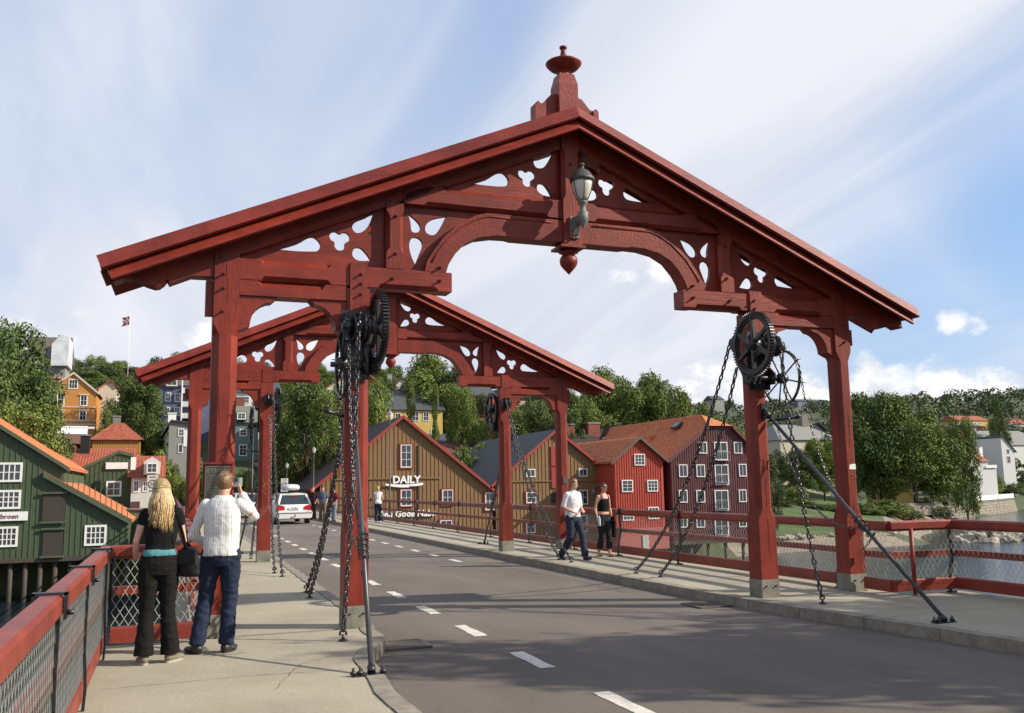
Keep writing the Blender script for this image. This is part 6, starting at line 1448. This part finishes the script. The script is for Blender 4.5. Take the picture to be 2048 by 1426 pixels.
def hand(mb, w, d, palm, s=1., curl=.5):
    """wrist w, direction d, palm normal; five separate bent fingers"""
    w = Vector(w); d = Vector(d).normalized(); pn = Vector(palm).normalized(); pn = (pn-d*pn.dot(d)).normalized(); sd_ = d.cross(pn)
    for t, rx in ((.0, .024), (.035, .034), (.075, .038)):
        ell(mb, w+d*t*s, (rx*s, .016*s, .03*s) if False else (rx*s*.8, rx*s*.8, rx*s*.8), None, 8, 6) if False else None
    rot = Matrix((sd_, pn, d)).transposed(); ell(mb, w+d*.045*s, (.040*s, .017*s, .055*s), rot, 12, 8)
    for i, (off, ln) in enumerate(((-.030, .072), (-.010, .083), (.010, .078), (.029, .062))):
        p = w+d*.085*s+sd_*off*s; dd = d.copy(); pts = [p-d*.03*s, p]
        for k, f in enumerate((.42, .32, .26)):
            dd = (dd+pn*curl*(.35+.25*k)).normalized(); p = p+dd*ln*f*s; pts.append(p.copy())
        mb.tube(pts, [.0095*s, .0095*s, .009*s, .0082*s, .007*s], 7)
    p = w+d*.02*s-sd_*.030*s; pts = [p, p-sd_*.028*s+d*.028*s+pn*.01*s, p-sd_*.034*s+d*.058*s+pn*.022*s, p-sd_*.026*s+d*.082*s+pn*.03*s]; mb.tube(pts, [.013*s, .0125*s, .011*s, .009*s], 7)
def person(name_label, loc, rz, P, near=True):
    """P: dict of joints in a local frame facing +y (x right), all in metres for a 1.8 m figure scaled by P['h']"""
    T = thing('person', name_label, 'person', loc, rz); s = P.get('h', 1.8)/1.8; T.scale = (s, s, s)
    v = .0085 if near else .013; J = P
    hip, chest, neck, head = map(Vector, (J['hip'], J['chest'], J['neck'], J['head']))
    yaw = J.get('yaw', 0); fem = J.get('fem', False); hy = J.get('head_yaw', 0); tilt = J.get('head_tilt', 0)
    sw = .152 if fem else .168; cx = Vector((math.cos(yaw), math.sin(yaw), 0))
    shl = chest+Vector((0, 0, .10))-cx*sw; shr = chest+Vector((0, 0, .10))+cx*sw
    hpl = hip+Vector((-.09, 0, -.02)); hpr = hip+Vector((.09, 0, -.02))
    mb = MB()
    waist = hip.lerp(chest, .42)
    ww = .118 if fem else .142; hw = .165 if fem else .16; cw = .142 if fem else .162
    torso = [(hip-Vector((0, 0, .12)), hw*.85, .10), (hip-Vector((0, 0, .03)), hw, .118), (hip+Vector((0, 0, .06)), hw*.95, .112), (waist, ww, .092, yaw*.5), (hip.lerp(chest, .72), cw*.95, .108, yaw), (chest, cw, .112, yaw), (chest+Vector((0, 0, .08)), cw*1.0, .095, yaw), (chest+Vector((0, 0, .14)), cw*.72, .075, yaw), (neck+Vector((0, 0, .0)), .062, .058, yaw)]
    loft(mb, torso); mb.tube([neck-Vector((0, 0, .05)), neck.lerp(head, .45)], [.060 if not fem else .05, .054 if not fem else .045], 12)
    HR = Matrix.Rotation(hy, 3, 'Z') @ Matrix.Rotation(tilt, 3, 'X')
    hd = lambda x, y, z: head+HR @ Vector((x, y, z))
    ell(mb, hd(0, -.008, .02), (.074, .094, .092), HR, 16, 12); ell(mb, hd(0, .022, -.045), (.055, .066, .062), HR); ell(mb, hd(0, .052, -.085), (.026, .024, .02), HR)
    mb.tube([hd(0, .086, .012), hd(0, .104, -.022), hd(0, .090, -.03)], [.008, .013, .011], 7)
    for sx in (-1, 1): ell(mb, hd(sx*.076, -.008, -.005), (.010, .020, .032), HR, 8, 6)
    lw = J['arms']; bare = []
    for (S_, E_, W_, hd_, pn, cu_) in ((shl, *lw['l']), (shr, *lw['r'])):
        E_, W_ = Vector(E_), Vector(W_); k = .85 if fem else 1
        limb(mb, S_, E_, W_, .050*k, .040*k, .036*k, .024*k); hand(mb, W_, hd_, pn, .95 if not fem else .85, cu_)
    for (H_, K_, A_) in ((hpl, *J['legs']['l'][:2]), (hpr, *J['legs']['r'][:2])): limb(mb, H_, K_, A_, .088 if fem else .085, .056, .055, .036)
    for sd_, side in ((-1, 'l'), (1, 'r')):
        A_ = Vector(J['legs'][side][1]); fd = Vector(J['legs'][side][2]).normalized(); R2 = Matrix.Rotation(math.atan2(-fd.x, fd.y), 3, 'Z')
        ell(mb, A_+R2 @ Vector((0, .06, -.045)), (.040, .11, .030), R2) if not J.get('shoe_mat') else ell(mb, A_+R2 @ Vector((0, .02, -.035)), (.030, .045, .028), R2)
    body = remeshed(mb, 'body', J.get('skin', SKIN), T, v, 4)
    # face features
    if J.get('face', True):
        mbf = MB()
        for sx in (-1, 1): ell(mbf, hd(sx*.030, .080, .018), (.011, .008, .007), HR, 8, 6)
        mbf.build('eyes', DARK, body); MB().tube([hd(-.022, .083, -.055), hd(0, .090, -.054), hd(.022, .083, -.055)], [.003, .006, .003], 6).build('mouth', mat('lips', (.30, .09, .08)), body)
        mbf = MB()
        for sx in (-1, 1): mbf.tube([hd(sx*.014, .088, .036), hd(sx*.045, .076, .038)], .004, 5)
        mbf.build('eyebrows', mat('brow', (.12, .06, .03)), body)
    # trousers
    g = J.get('leg_grow', .020); fl = J.get('flare', .03)
    mb = MB(); loft(mb, [(hip-Vector((0, 0, .13)), hw*.8+g, .10+g), (hip-Vector((0, 0, .04)), hw+g*.7, .118+g*.6), (hip+Vector((0, 0, .035)), hw*.96+g*.7, .114+g*.8), (hip+Vector((0, 0, J.get('rise', .09))), hw*.90+g*.7, .106+g*.9)])
    for (H_, side) in ((hpl, 'l'), (hpr, 'r')):
        K_, A_ = map(Vector, J['legs'][side][:2]); cuff = J.get('cuff', .97); kk = K_.lerp(A_, cuff)
        ell(mb, H_, (.096+g*.5,)*3); mb.tube([H_, H_.lerp(K_, .4), H_.lerp(K_, .85), K_, K_.lerp(A_, .2), K_.lerp(A_, .6), kk, kk+(A_-K_).normalized()*.02], [.096+g*.5, .090+g*.5, .066+g*.6, .063+g*.7, .060+g*.8, .050+g+fl*.6, .044+g+fl, .044+g+fl], 14)
    remeshed(mb, 'trousers', J['trouser_mat'], T, v, 3, J.get('wr', .006), 12, 3, (.8, .8, 1.8))
    # top
    tg = J.get('top_grow', .022); hem = J.get('hem', .02)
    mb = MB(); rr_ = [(hip+Vector((0, 0, hem)), (hw if hem < .06 else ww*1.08)+tg*J.get('loose', 1.), (.118 if hem < .06 else .1)+tg)]
    if hem < 0: rr_ += [(hip+Vector((0, 0, .02)), hw*.98+tg, .116+tg)]
    rr_ += [(waist, ww+tg*J.get('loose', 1.)*1.1, .096+tg, yaw*.5), (hip.lerp(chest, .72), cw*.97+tg, .110+tg, yaw), (chest, cw+tg*.9, .114+tg*.9, yaw), (chest+Vector((0, 0, .08)), cw+tg*.8, .098+tg*.7, yaw)]
    if J.get('tank'):
        rr_ = rr_[:-1]+[(chest+Vector((0, 0, .05)), cw*.86+tg*.5, .104+tg*.5, yaw)]
        loft(mb, rr_)
        for sx in (-1, 1): mb.tube([chest+cx*(sx*.095)+Vector((0, .105, .02)), chest+cx*(sx*.10)+Vector((0, .07, .12)), chest+cx*(sx*.10)+Vector((0, -.06, .13)), chest+cx*(sx*.09)+Vector((0, -.10, .04))], .014, 6)
    else:
        rr_ += [(chest+Vector((0, 0, .135)), cw*.74+tg*.6, .080+tg*.5, yaw), (neck+Vector((0, 0, .0)), .074+tg*.2, .070+tg*.2, yaw)]
        loft(mb, rr_); sl_ = J.get('sleeve', 1.)
        for (S_, side) in ((shl, 'l'), (shr, 'r')):
            E_, W_ = map(Vector, lw[side][:2]); k = .85 if fem else 1; t2 = tg*.40
            ell(mb, S_, (.050*k+t2,)*3)
            if sl_ > .5: 
                e2 = E_.lerp(W_, (sl_-.5)*2*.95); mb.tube([S_, S_.lerp(E_, .5), E_, E_.lerp(e2, .5), e2], [.053*k+t2, .046*k+t2, .041*k+t2, .040*k+t2, .032*k+t2*.9], 12); ell(mb, E_, (.043*k+t2,)*3)
            else: e2 = S_.lerp(E_, sl_*2); mb.tube([S_, e2], [.055*k+t2, .050*k+t2], 12)
        if J.get('collar'): mb.tube([neck+Vector((.07*math.cos(a), .065*math.sin(a), -.005)) for a in [i*2*PI/16 for i in range(16)]], .016, 6, closed=True)
    remeshed(mb, J.get('top_name', 'shirt'), J['top_mat'], T, v, 3, J.get('twr', .005), 15, 1, (1.2, 1, .55))
    # shoes
    if J.get('shoe_mat'):
        for side in 'lr':
            A_ = Vector(J['legs'][side][1]); fd = Vector(J['legs'][side][2]); pitch = math.atan2(fd.z, math.hypot(fd.x, fd.y)); R2 = Matrix.Rotation(math.atan2(-fd.x, fd.y), 3, 'Z') @ Matrix.Rotation(pitch, 3, 'X')
            mb = MB(); ell(mb, A_+R2 @ Vector((0, .0, -.040)), (.050, .072, .052), R2); ell(mb, A_+R2 @ Vector((0, .11, -.058)), (.052, .095, .032), R2); mb.tube([A_+Vector((0, 0, .03)), A_+R2 @ Vector((0, .01, -.03))], [.05, .052], 10)
            sh = remeshed(mb, 'shoe', J['shoe_mat'], T, .007, 3)
            mb = MB(); pr = [(.046*math.cos(a)*(1 if math.sin(a) < 0 else 1.12), .045+(.145 if math.sin(a) > 0 else .108)*math.sin(a)) for a in [i*2*PI/18 for i in range(18)]]
            mb.prism(pr, -.092, -.070, fn=lambda x, y, z, A_=A_, R2=R2: tuple(A_+R2 @ Vector((x, z, y)))); mb.build('sole', J.get('sole_mat', RUB), sh)
    return T, body, hd, v
DENIM = fabric('blue_denim', (.018, .026, .050)); DENIMD = fabric('charcoal_jeans', (.009, .0085, .008)); BLK = fabric('black_jersey', (.008, .008, .009)); SHOEB = mat('dark_leather', (.02, .018, .016), rough=.5)
def hair_mat(n, c, c2): 
    return mat(n, c, rough=.45, var=.35, nscale=40, grain=(1, 1, .12), col2=c2, spec=.6, island=.35, bump=.8, bscale=90)
BLOND = hair_mat('blond_hair', (.50, .36, .16), (.30, .19, .075)); GING = hair_mat('ginger_hair', (.25, .09, .025), (.15, .05, .015)); SANDY = hair_mat('short_fair_hair', (.23, .13, .06), (.15, .08, .035)); BRUN = hair_mat('dark_hair', (.035, .018, .012), (.02, .01, .008))
def cap_hair(body, hd, m, top=.03, back=.045, low=-.06, fringe=.0, name='hair', voxel=.008, fluff=.006):
    """short hair: a shell of the skull cut along the hairline, ruffled"""
    mb = MB(); n, k = 26, 14; vs = []
    for i in range(k+1):
        a = PI*.98*i/k
        for j in range(n):
            b = 2*PI*j/n; x, y, z = math.sin(a)*math.cos(b), math.sin(a)*math.sin(b), math.cos(a)
            f = (y+1)/2; lim = low+(.075+fringe-low)*ss_(y, -.1, .75)
            zz = .02+z*(.094+top*.35); p = Vector((x*(.078+.004), -.010+y*(.098), max(zz, lim)))
            if zz < lim: p.x *= .93; p.y = -.010+(p.y+.010)*.93
            p += Vector((x, y, z))*fluff*mnoise.noise(Vector((x*6, y*6, z*6)))*2; vs.append(hd(*p))
    mb.add(vs, [(i*n+j, i*n+(j+1) % n, (i+1)*n+(j+1) % n, (i+1)*n+j) for i in range(k) for j in range(n)], True); return mb.build(name, m, body)

# blonde woman at the left railing, seen from behind
wl = (-5.02, -1.33, 0)
T, b, hd, v = person('woman with long blonde hair in black top and dark trousers at the left railing', wl, R(8), dict(h=1.77, fem=True, hip=(0, 0, .96), chest=(.01, .02, 1.33), neck=(.01, .02, 1.50), head=(.0, .045, 1.645), yaw=-.10, head_yaw=.05, face=True, skin=SKINR,
    arms=dict(l=((-.215, .03, 1.16), (-.20, .20, .98), (.2, .8, .1), (1, 0, -.3), .5), r=((.23, .05, 1.14), (.12, .27, 1.10), (-.5, .8, .1), (-.3, 0, -1), .5)),
    legs=dict(l=((-.10, .01, .50), (-.115, -.03, .09), (-.05, 1, 0)), r=((.09, .0, .50), (.13, -.02, .09), (.75, .8, 0))), trouser_mat=DENIMD, top_mat=BLK, top_grow=.018, hem=.085, sleeve=.22, twr=.003, leg_grow=.013, flare=.034, shoe_mat=mat('grey_suede', (.16, .14, .10), rough=.8), sole_mat=mat('pale_sole', (.35, .32, .26)), wr=.007, top_name='black_top'))
mb = MB(); ell(mb, hd(0, -.012, .028), (.084, .104, .098), None, 18, 12)
remeshed(mb, 'hair', BLOND, b, .009, 2, .004, 20)
hr = random.Random(4); mb = MB()
for i in range(420):
    a = PI*1.5+hr.uniform(-1.75, 1.75); rx, ry = .084, .100; lay = hr.uniform(0, 1)
    x0, y0 = rx*math.cos(a)*(.85+.15*lay), ry*math.sin(a)*(.85+.15*lay)-.012; z1_ = -.27-.12*hr.random()-.04*math.cos(a); pts = []; ph = a*1.7+hr.uniform(-.7, .7); wv = hr.uniform(.004, .010); sp_ = hr.uniform(.75, 1.30)
    for k in range(13):
        t = k/12; z = .07*(1-lay*.6)+(z1_-.05)*t
        ox = x0*(1+.38*ss_(t, .1, .5)*sp_)+wv*math.sin(ph+t*11)*t*1.4; oy = y0*(1+.15*t)-.035*math.sin(t*PI*.8)-.01*lay+wv*math.cos(ph+t*9)*t
        pts.append(hd(ox, oy-.022*t, z))
    mb.tube(pts, [(.002, .003)]+[(.0028, .0062)]*8+[(.0026, .0055), (.0024, .005), (.002, .004), (.001, .002)], 4)
for i in range(130):     # strands combed back over the crown
    a = hr.uniform(-1.3, 1.3); pts = []
    for k in range(8):
        t = k/7; th = -.5+t*2.2; pts.append(hd(.086*math.sin(a)*math.cos(0)*1.0, .088*math.cos(th+.3)*abs(math.cos(a))*1.0-.016, .028+.099*math.sin(max(.0, PI-(th+1.2)))*math.cos(a)))
    mb.tube(pts, .0024, 4)
mb.build('hair_locks', BLOND, b)
mb = MB(); mb.tube([hd(.089*math.sin(t), -.012-.109*math.cos(t), .015+.012*math.cos(t)) for t in [(-80+160*i/12)*PI/180 for i in range(13)]], .005, 5); mb.build('hair_band', mat('hair_band', (.12, .09, .05)), b)
# turquoise shirt hem and shoulder bag
hp = Vector((0, 0, .96)); mb = MB(); loft(mb, [(hp+Vector((0, -.004, .055)), .166, .127), (hp+Vector((0, -.004, .085)), .160, .125), (hp+Vector((0, -.003, .12)), .140, .110)]); remeshed(mb, 'turquoise_hem', fabric('turquoise_cotton', (.08, .22, .25)), T, .009, 2, .004, 12)
def bag(lab, loc, rz, size, strap):
    B = thing('shoulder_bag', lab, 'bag', loc, rz); w, d, h = size; mb = MB()
    loft(mb, [((0, 0, -h/2), w*.42, d*.35), ((0, 0, -h*.42), w*.5, d*.5), ((0, 0, 0), w*.5, d*.55), ((0, 0, h*.38), w*.45, d*.45), ((0, 0, h/2), w*.36, d*.3)]); remeshed(mb, 'bag_body', fabric('black_nylon', (.014, .014, .015), rough=.6), B, .009, 3, .010, 9)
    MB().prism([(-w*.42, -.02), (w*.42, -.02), (w*.40, h*.42), (-w*.40, h*.42)], -d*.62, -d*.55).build('flap', MATS['black_nylon'], B)
    o = Vector(loc); mb = MB(); mb.tube([Matrix.Rotation(-rz, 3, 'Z') @ (Vector(p)-o) for p in strap], (.004), 6) if False else None
    pts = [Matrix.Rotation(-rz, 3, 'Z') @ (Vector(p)-o) for p in strap]
    for p, q_ in zip(pts, pts[1:]): mb.bar(p, q_, .035, .006, (0, 1, .2))
    mb.build('strap', MATS['black_nylon'], B)
bag('black shoulder bag hanging at the blonde woman\'s right hip', (wl[0]+.27, wl[1]-.03, .93), R(-25), (.21, .11, .28), [(wl[0]+.24, wl[1]-.06, 1.04), (wl[0]+.20, wl[1]-.115, 1.20), (wl[0]+.145, wl[1]-.125, 1.38), (wl[0]+.12, wl[1]-.04, 1.475), (wl[0]+.14, wl[1]+.09, 1.36), (wl[0]+.24, wl[1]+.10, 1.12), (wl[0]+.30, wl[1]+.05, 1.02)])
# man with camera
ml = (-4.47, -1.02, 0)
T, b, hd, v = person('man in striped white shirt and jeans filming beside the blonde woman', ml, R(-16), dict(h=1.84, hip=(.03, 0, .97), chest=(.03, .02, 1.34), neck=(.03, .04, 1.515), head=(.035, .075, 1.645), yaw=-.10, head_yaw=-.12, head_tilt=-.05, skin=SKIN,
    arms=dict(l=((-.27, .06, 1.13), (-.16, .27, 1.02), (.5, .8, .1), (0, 0, -1), .7), r=((.325, .12, 1.31), (.17, .19, 1.55), (-.3, .1, .9), (-.9, -.2, .2), .6)),
    legs=dict(l=((-.12, .05, .51), (-.17, -.03, .09), (-.75, .75, 0)), r=((.115, .05, .51), (.10, .02, .09), (.25, 1, 0))), trouser_mat=DENIM, top_mat=fabric('striped_white_cotton', (.66, .66, .64), stripes=(.024, (.38, .37, .38)), bump=.7), top_grow=.019, hem=-.035, rise=.03, loose=1.5, sleeve=1., collar=True, twr=.003, leg_grow=.020, flare=.012, shoe_mat=SHOEB, wr=.009))
cap_hair(b, hd, SANDY, top=.02, low=-.062, fluff=.004); hq = random.Random(5); mb = MB()
for i in range(1500):
    a = hq.uniform(0, 2*PI); t = hq.uniform(0, .62)*PI; x, y, z = math.sin(t)*math.cos(a), math.sin(t)*math.sin(a), math.cos(t)
    if y > .55 and z < .55: continue
    q0 = Vector((x*.080, -.010+y*.096, .02+z*.098)); q1 = q0+Vector((x*.010+hq.uniform(-.006, .006), y*.008+.006, z*.010-.004+hq.uniform(-.004, .004)))
    mb.tube([hd(*q0), hd(*q1)], [.0022, .0006], 3)
mb.build('short_strands', SANDY, b)
def camcorder():
    p = Matrix.Rotation(R(-16), 3, 'Z') @ Vector((.125*1.02, .235*1.02, 1.655*1.02)); T_ = thing('camcorder', 'small silver camcorder held up to the man\'s right eye', 'camera', (ml[0]+p.x, ml[1]+p.y, p.z), R(-16))
    S_ = mat('silver_plastic', (.36, .40, .44), rough=.3, metal=.3, var=.05)
    MB().box(-.030, .030, -.07, .07, -.045, .05).build('camera_body', S_, T_); MB().tube([(0, .07, .012), (0, .115, .012)], .026, 14).build('lens', DARK, T_); MB().box(.031, .038, -.06, .05, -.035, .045).build('side_screen', S_, T_); MB().box(-.018, .018, -.10, -.071, .01, .045).build('eyepiece', PLASTIC, T_)
    MB().tube([(-.03, -.02, -.02), (-.06, -.03, -.09), (-.04, .03, -.05)], .004, 5).build('hand_strap', PLASTIC, T_)
camcorder()
# walking man and woman
T, b, hd, v = person('red-haired man in white shirt and jeans walking by the far portal post', (3.20, 7.35, 0), R(180+18), dict(h=1.76, hip=(0, 0, .95), chest=(0, .02, 1.32), neck=(0, .03, 1.49), head=(0, .06, 1.63), head_yaw=.5, head_tilt=-.18, skin=SKINR,
    arms=dict(l=((-.22, .02, 1.14), (-.10, .24, 1.06), (.6, .8, -.1), (.3, 0, -1), .8), r=((.24, -.02, 1.14), (.14, .22, 1.02), (-.6, .8, 0), (-.3, 0, -1), .8)),
    legs=dict(l=((-.11, .18, .52), (-.11, .26, .09), (0, 1, .1)), r=((.09, .02, .50), (.10, -.28, .12), (.1, 1, -.35))), trouser_mat=fabric('washed_denim', (.026, .034, .055)), top_mat=fabric('white_shirt_cotton', (.62, .62, .64)), top_grow=.024, hem=-.03, rise=.03, loose=1.3, sleeve=.5, collar=True, twr=.005, leg_grow=.020, flare=.015, shoe_mat=SHOEB), False)
cap_hair(b, hd, GING, top=.07, low=-.055, fluff=.012)
T, b, hd, v = person('woman with sunglasses in black camisole and dark jeans walking beside the red-haired man', (4.13, 7.75, 0), R(180+14), dict(h=1.66, fem=True, hip=(0, 0, .96), chest=(0, .01, 1.33), neck=(0, .02, 1.50), head=(0, .04, 1.645), head_yaw=.1, skin=SKIN,
    arms=dict(l=((-.235, -.03, 1.14), (-.235, .04, .90), (.05, .2, -1), (1, 0, 0), .6), r=((.235, -.02, 1.14), (.25, .08, .92), (0, .3, -1), (-1, 0, 0), .6)),
    legs=dict(l=((-.09, .08, .51), (-.07, .12, .09), (0, 1, 0)), r=((.08, .02, .50), (.05, -.16, .10), (0, 1, -.3))), trouser_mat=fabric('dark_jeans', (.022, .022, .024)), top_mat=BLK, tank=True, top_grow=.010, hem=.10, leg_grow=.016, flare=.016, cuff=.72, rise=.05, twr=.003, shoe_mat=None, top_name='camisole'), False)
cap_hair(b, hd, BRUN, top=.03, low=-.06, name='hair'); mb = MB()
for i in range(16):
    y0 = -.09; z0 = .02; o1, o2 = hr.uniform(-.03, .03), hr.uniform(-.04, .04); mb.tube([hd(0, y0, z0), hd(.05, y0-.05, z0+.01+o1*.3), hd(.13, y0-.06, -.03+o1), hd(.21+o2, y0-.03, -.12+o1*1.6), hd(.25+o2, y0, -.20+o1*2)], [.012, .014, .011, .008, .003], 5)
mb.build('ponytail', BRUN, b)
mb = MB()
for sx in (-1, 1): mb.prism([(sx*.006, .035), (sx*.058, .038), (sx*.062, .018), (sx*.045, -.002), (sx*.018, -.002), (sx*.006, .015)], .088, .094, fn=lambda x, y, z: tuple(hd(x, y+(.0 if abs(x) < .04 else -.012), z)))
mb.tube([hd(-.062, .08, .03), hd(-.08, .0, .022)], .004, 4).tube([hd(.062, .08, .03), hd(.08, .0, .022)], .004, 4); mb.build('sunglasses', DARK, b)
for sx, A_ in ((-1, Vector((-.07, .12, .09))), (1, Vector((.05, -.16, .10)))):
    mb = MB(); mb.prism([(.042*math.cos(a), .04+.125*math.sin(a)) for a in [i*PI/8 for i in range(16)]], -.088, -.074, fn=lambda x, y, z, A_=A_: tuple(A_+Vector((x, z, y)))); mb.tube([A_+Vector((-.045, .09, -.05)), A_+Vector((0, .10, -.01)), A_+Vector((.045, .09, -.05))], .006, 5); mb.build('sandal', mat('tan_leather', (.16, .09, .05)), T)
J_ = thing('jacket', 'dark jacket hanging over the walking woman\'s arm', 'jacket', (4.13-.31, 7.75-.10, .78), R(14))
JX = Matrix.Rotation(R(194), 3, 'Z') @ Vector((-.25*.92, .05, 0)); J_.location = (4.13+JX.x, 7.75+JX.y, .72)
mb = MB(); loft(mb, [((0, 0, -.30), .05, .06), ((.01, 0, -.12), .06, .07), ((0, 0, .06), .055, .06), ((0, 0, .16), .03, .035)], 12); remeshed(mb, 'folded_cloth', BLK, J_, .012, 2, .014, 10)
BX = Matrix.Rotation(R(194), 3, 'Z') @ Vector((.25*.92, .13, 0)); Bt = thing('water_bottle', 'clear water bottle in the walking woman\'s other hand', 'bottle', (4.13+BX.x, 7.75+BX.y, .68)); MB().lathe([(.028, 0), (.032, .02), (.032, .15), (.014, .20), (.014, .225), (0, .225)], n=12).build('bottle_body', mat('bottle_plastic', (.45, .50, .55), rough=.1), Bt)
# woman in white far along the bridge
q = U(756, 1045, 'z', 0)
T, b, hd, v = person('woman in white top and blue jeans walking away by the right railing', (q.x, q.y, 0), R(-5), dict(h=1.68, fem=True, hip=(0, 0, .96), chest=(0, .02, 1.33), neck=(0, .02, 1.50), head=(0, .04, 1.645),
    arms=dict(l=((-.22, -.02, 1.14), (-.24, .04, .90), (0, .2, -1), (1, 0, 0), .5), r=((.24, -.04, 1.14), (.23, .10, .96), (0, .6, -.8), (-1, 0, 0), .5)), face=False,
    legs=dict(l=((-.09, .06, .50), (-.09, .0, .09), (0, 1, 0)), r=((.09, .03, .50), (.10, .02, .09), (0, 1, 0))), trouser_mat=DENIM, top_mat=fabric('white_cotton', (.70, .67, .66)), hem=.02, sleeve=.12, leg_grow=.02, top_grow=.016, shoe_mat=WHITE), False)
cap_hair(b, hd, BLOND, top=.03, low=-.07); mb = MB()
for i in range(10): a = hr.uniform(-.03, .03); mb.tube([hd(0, -.10, .02), hd(a*.5, -.13, -.05), hd(a, -.12, -.16), hd(a, -.11, -.26)], [.012, .014, .01, .004], 5)
mb.build('ponytail', BLOND, b)
MB().lathe([(.175, .0), (.18, .08), (.16, .14)], (0, 0, .90), 16).build('tied_jumper', MATS['white_cotton'], T)
# people waiting by the car
def bystander(px, py, lab, h, top, trousers, hair, rz, fem=False, bag_=False):
    q = U(px, py, 'z', 0)
    T, b, hd, v = person(lab, (q.x, q.y, 0), rz, dict(h=h, fem=fem, hip=(0, 0, .95), chest=(0, .01, 1.32), neck=(0, .02, 1.49), head=(0, .04, 1.63), arms=dict(l=((-.24, -.02, 1.14), (-.2, .12, .95), (.2, .5, -.6), (1, 0, 0), .5), r=((.24, -.02, 1.14), (.2, .12, .95), (-.2, .5, -.6), (-1, 0, 0), .5)),
        legs=dict(l=((-.10, .05, .50), (-.11, .06, .09), (0, 1, 0)), r=((.10, .0, .50), (.11, -.05, .09), (0, 1, 0))), trouser_mat=trousers, top_mat=top, hem=.0, sleeve=.55, shoe_mat=SHOEB, leg_grow=.025), False)
    cap_hair(b, hd, hair, top=.04, low=-.06); return T
bystander(626, 1040, 'fair-haired woman in a dark low-cut top standing by the white car', 1.70, fabric('dark_plum_cotton', (.03, .012, .014)), BLK, SANDY, R(150), True)
bystander(645, 1042, 'dark-haired person in blue shirt with a pale sash by the white car', 1.72, fabric('slate_blue_cotton', (.07, .09, .13)), fabric('khaki_cotton', (.12, .10, .07)), BRUN, R(165))
bystander(668, 1044, 'person in a dark red top right behind the hanging chains', 1.68, fabric('crimson_cotton', (.20, .02, .03)), fabric('pale_blue_cotton', (.15, .20, .24)), BRUN, R(120))
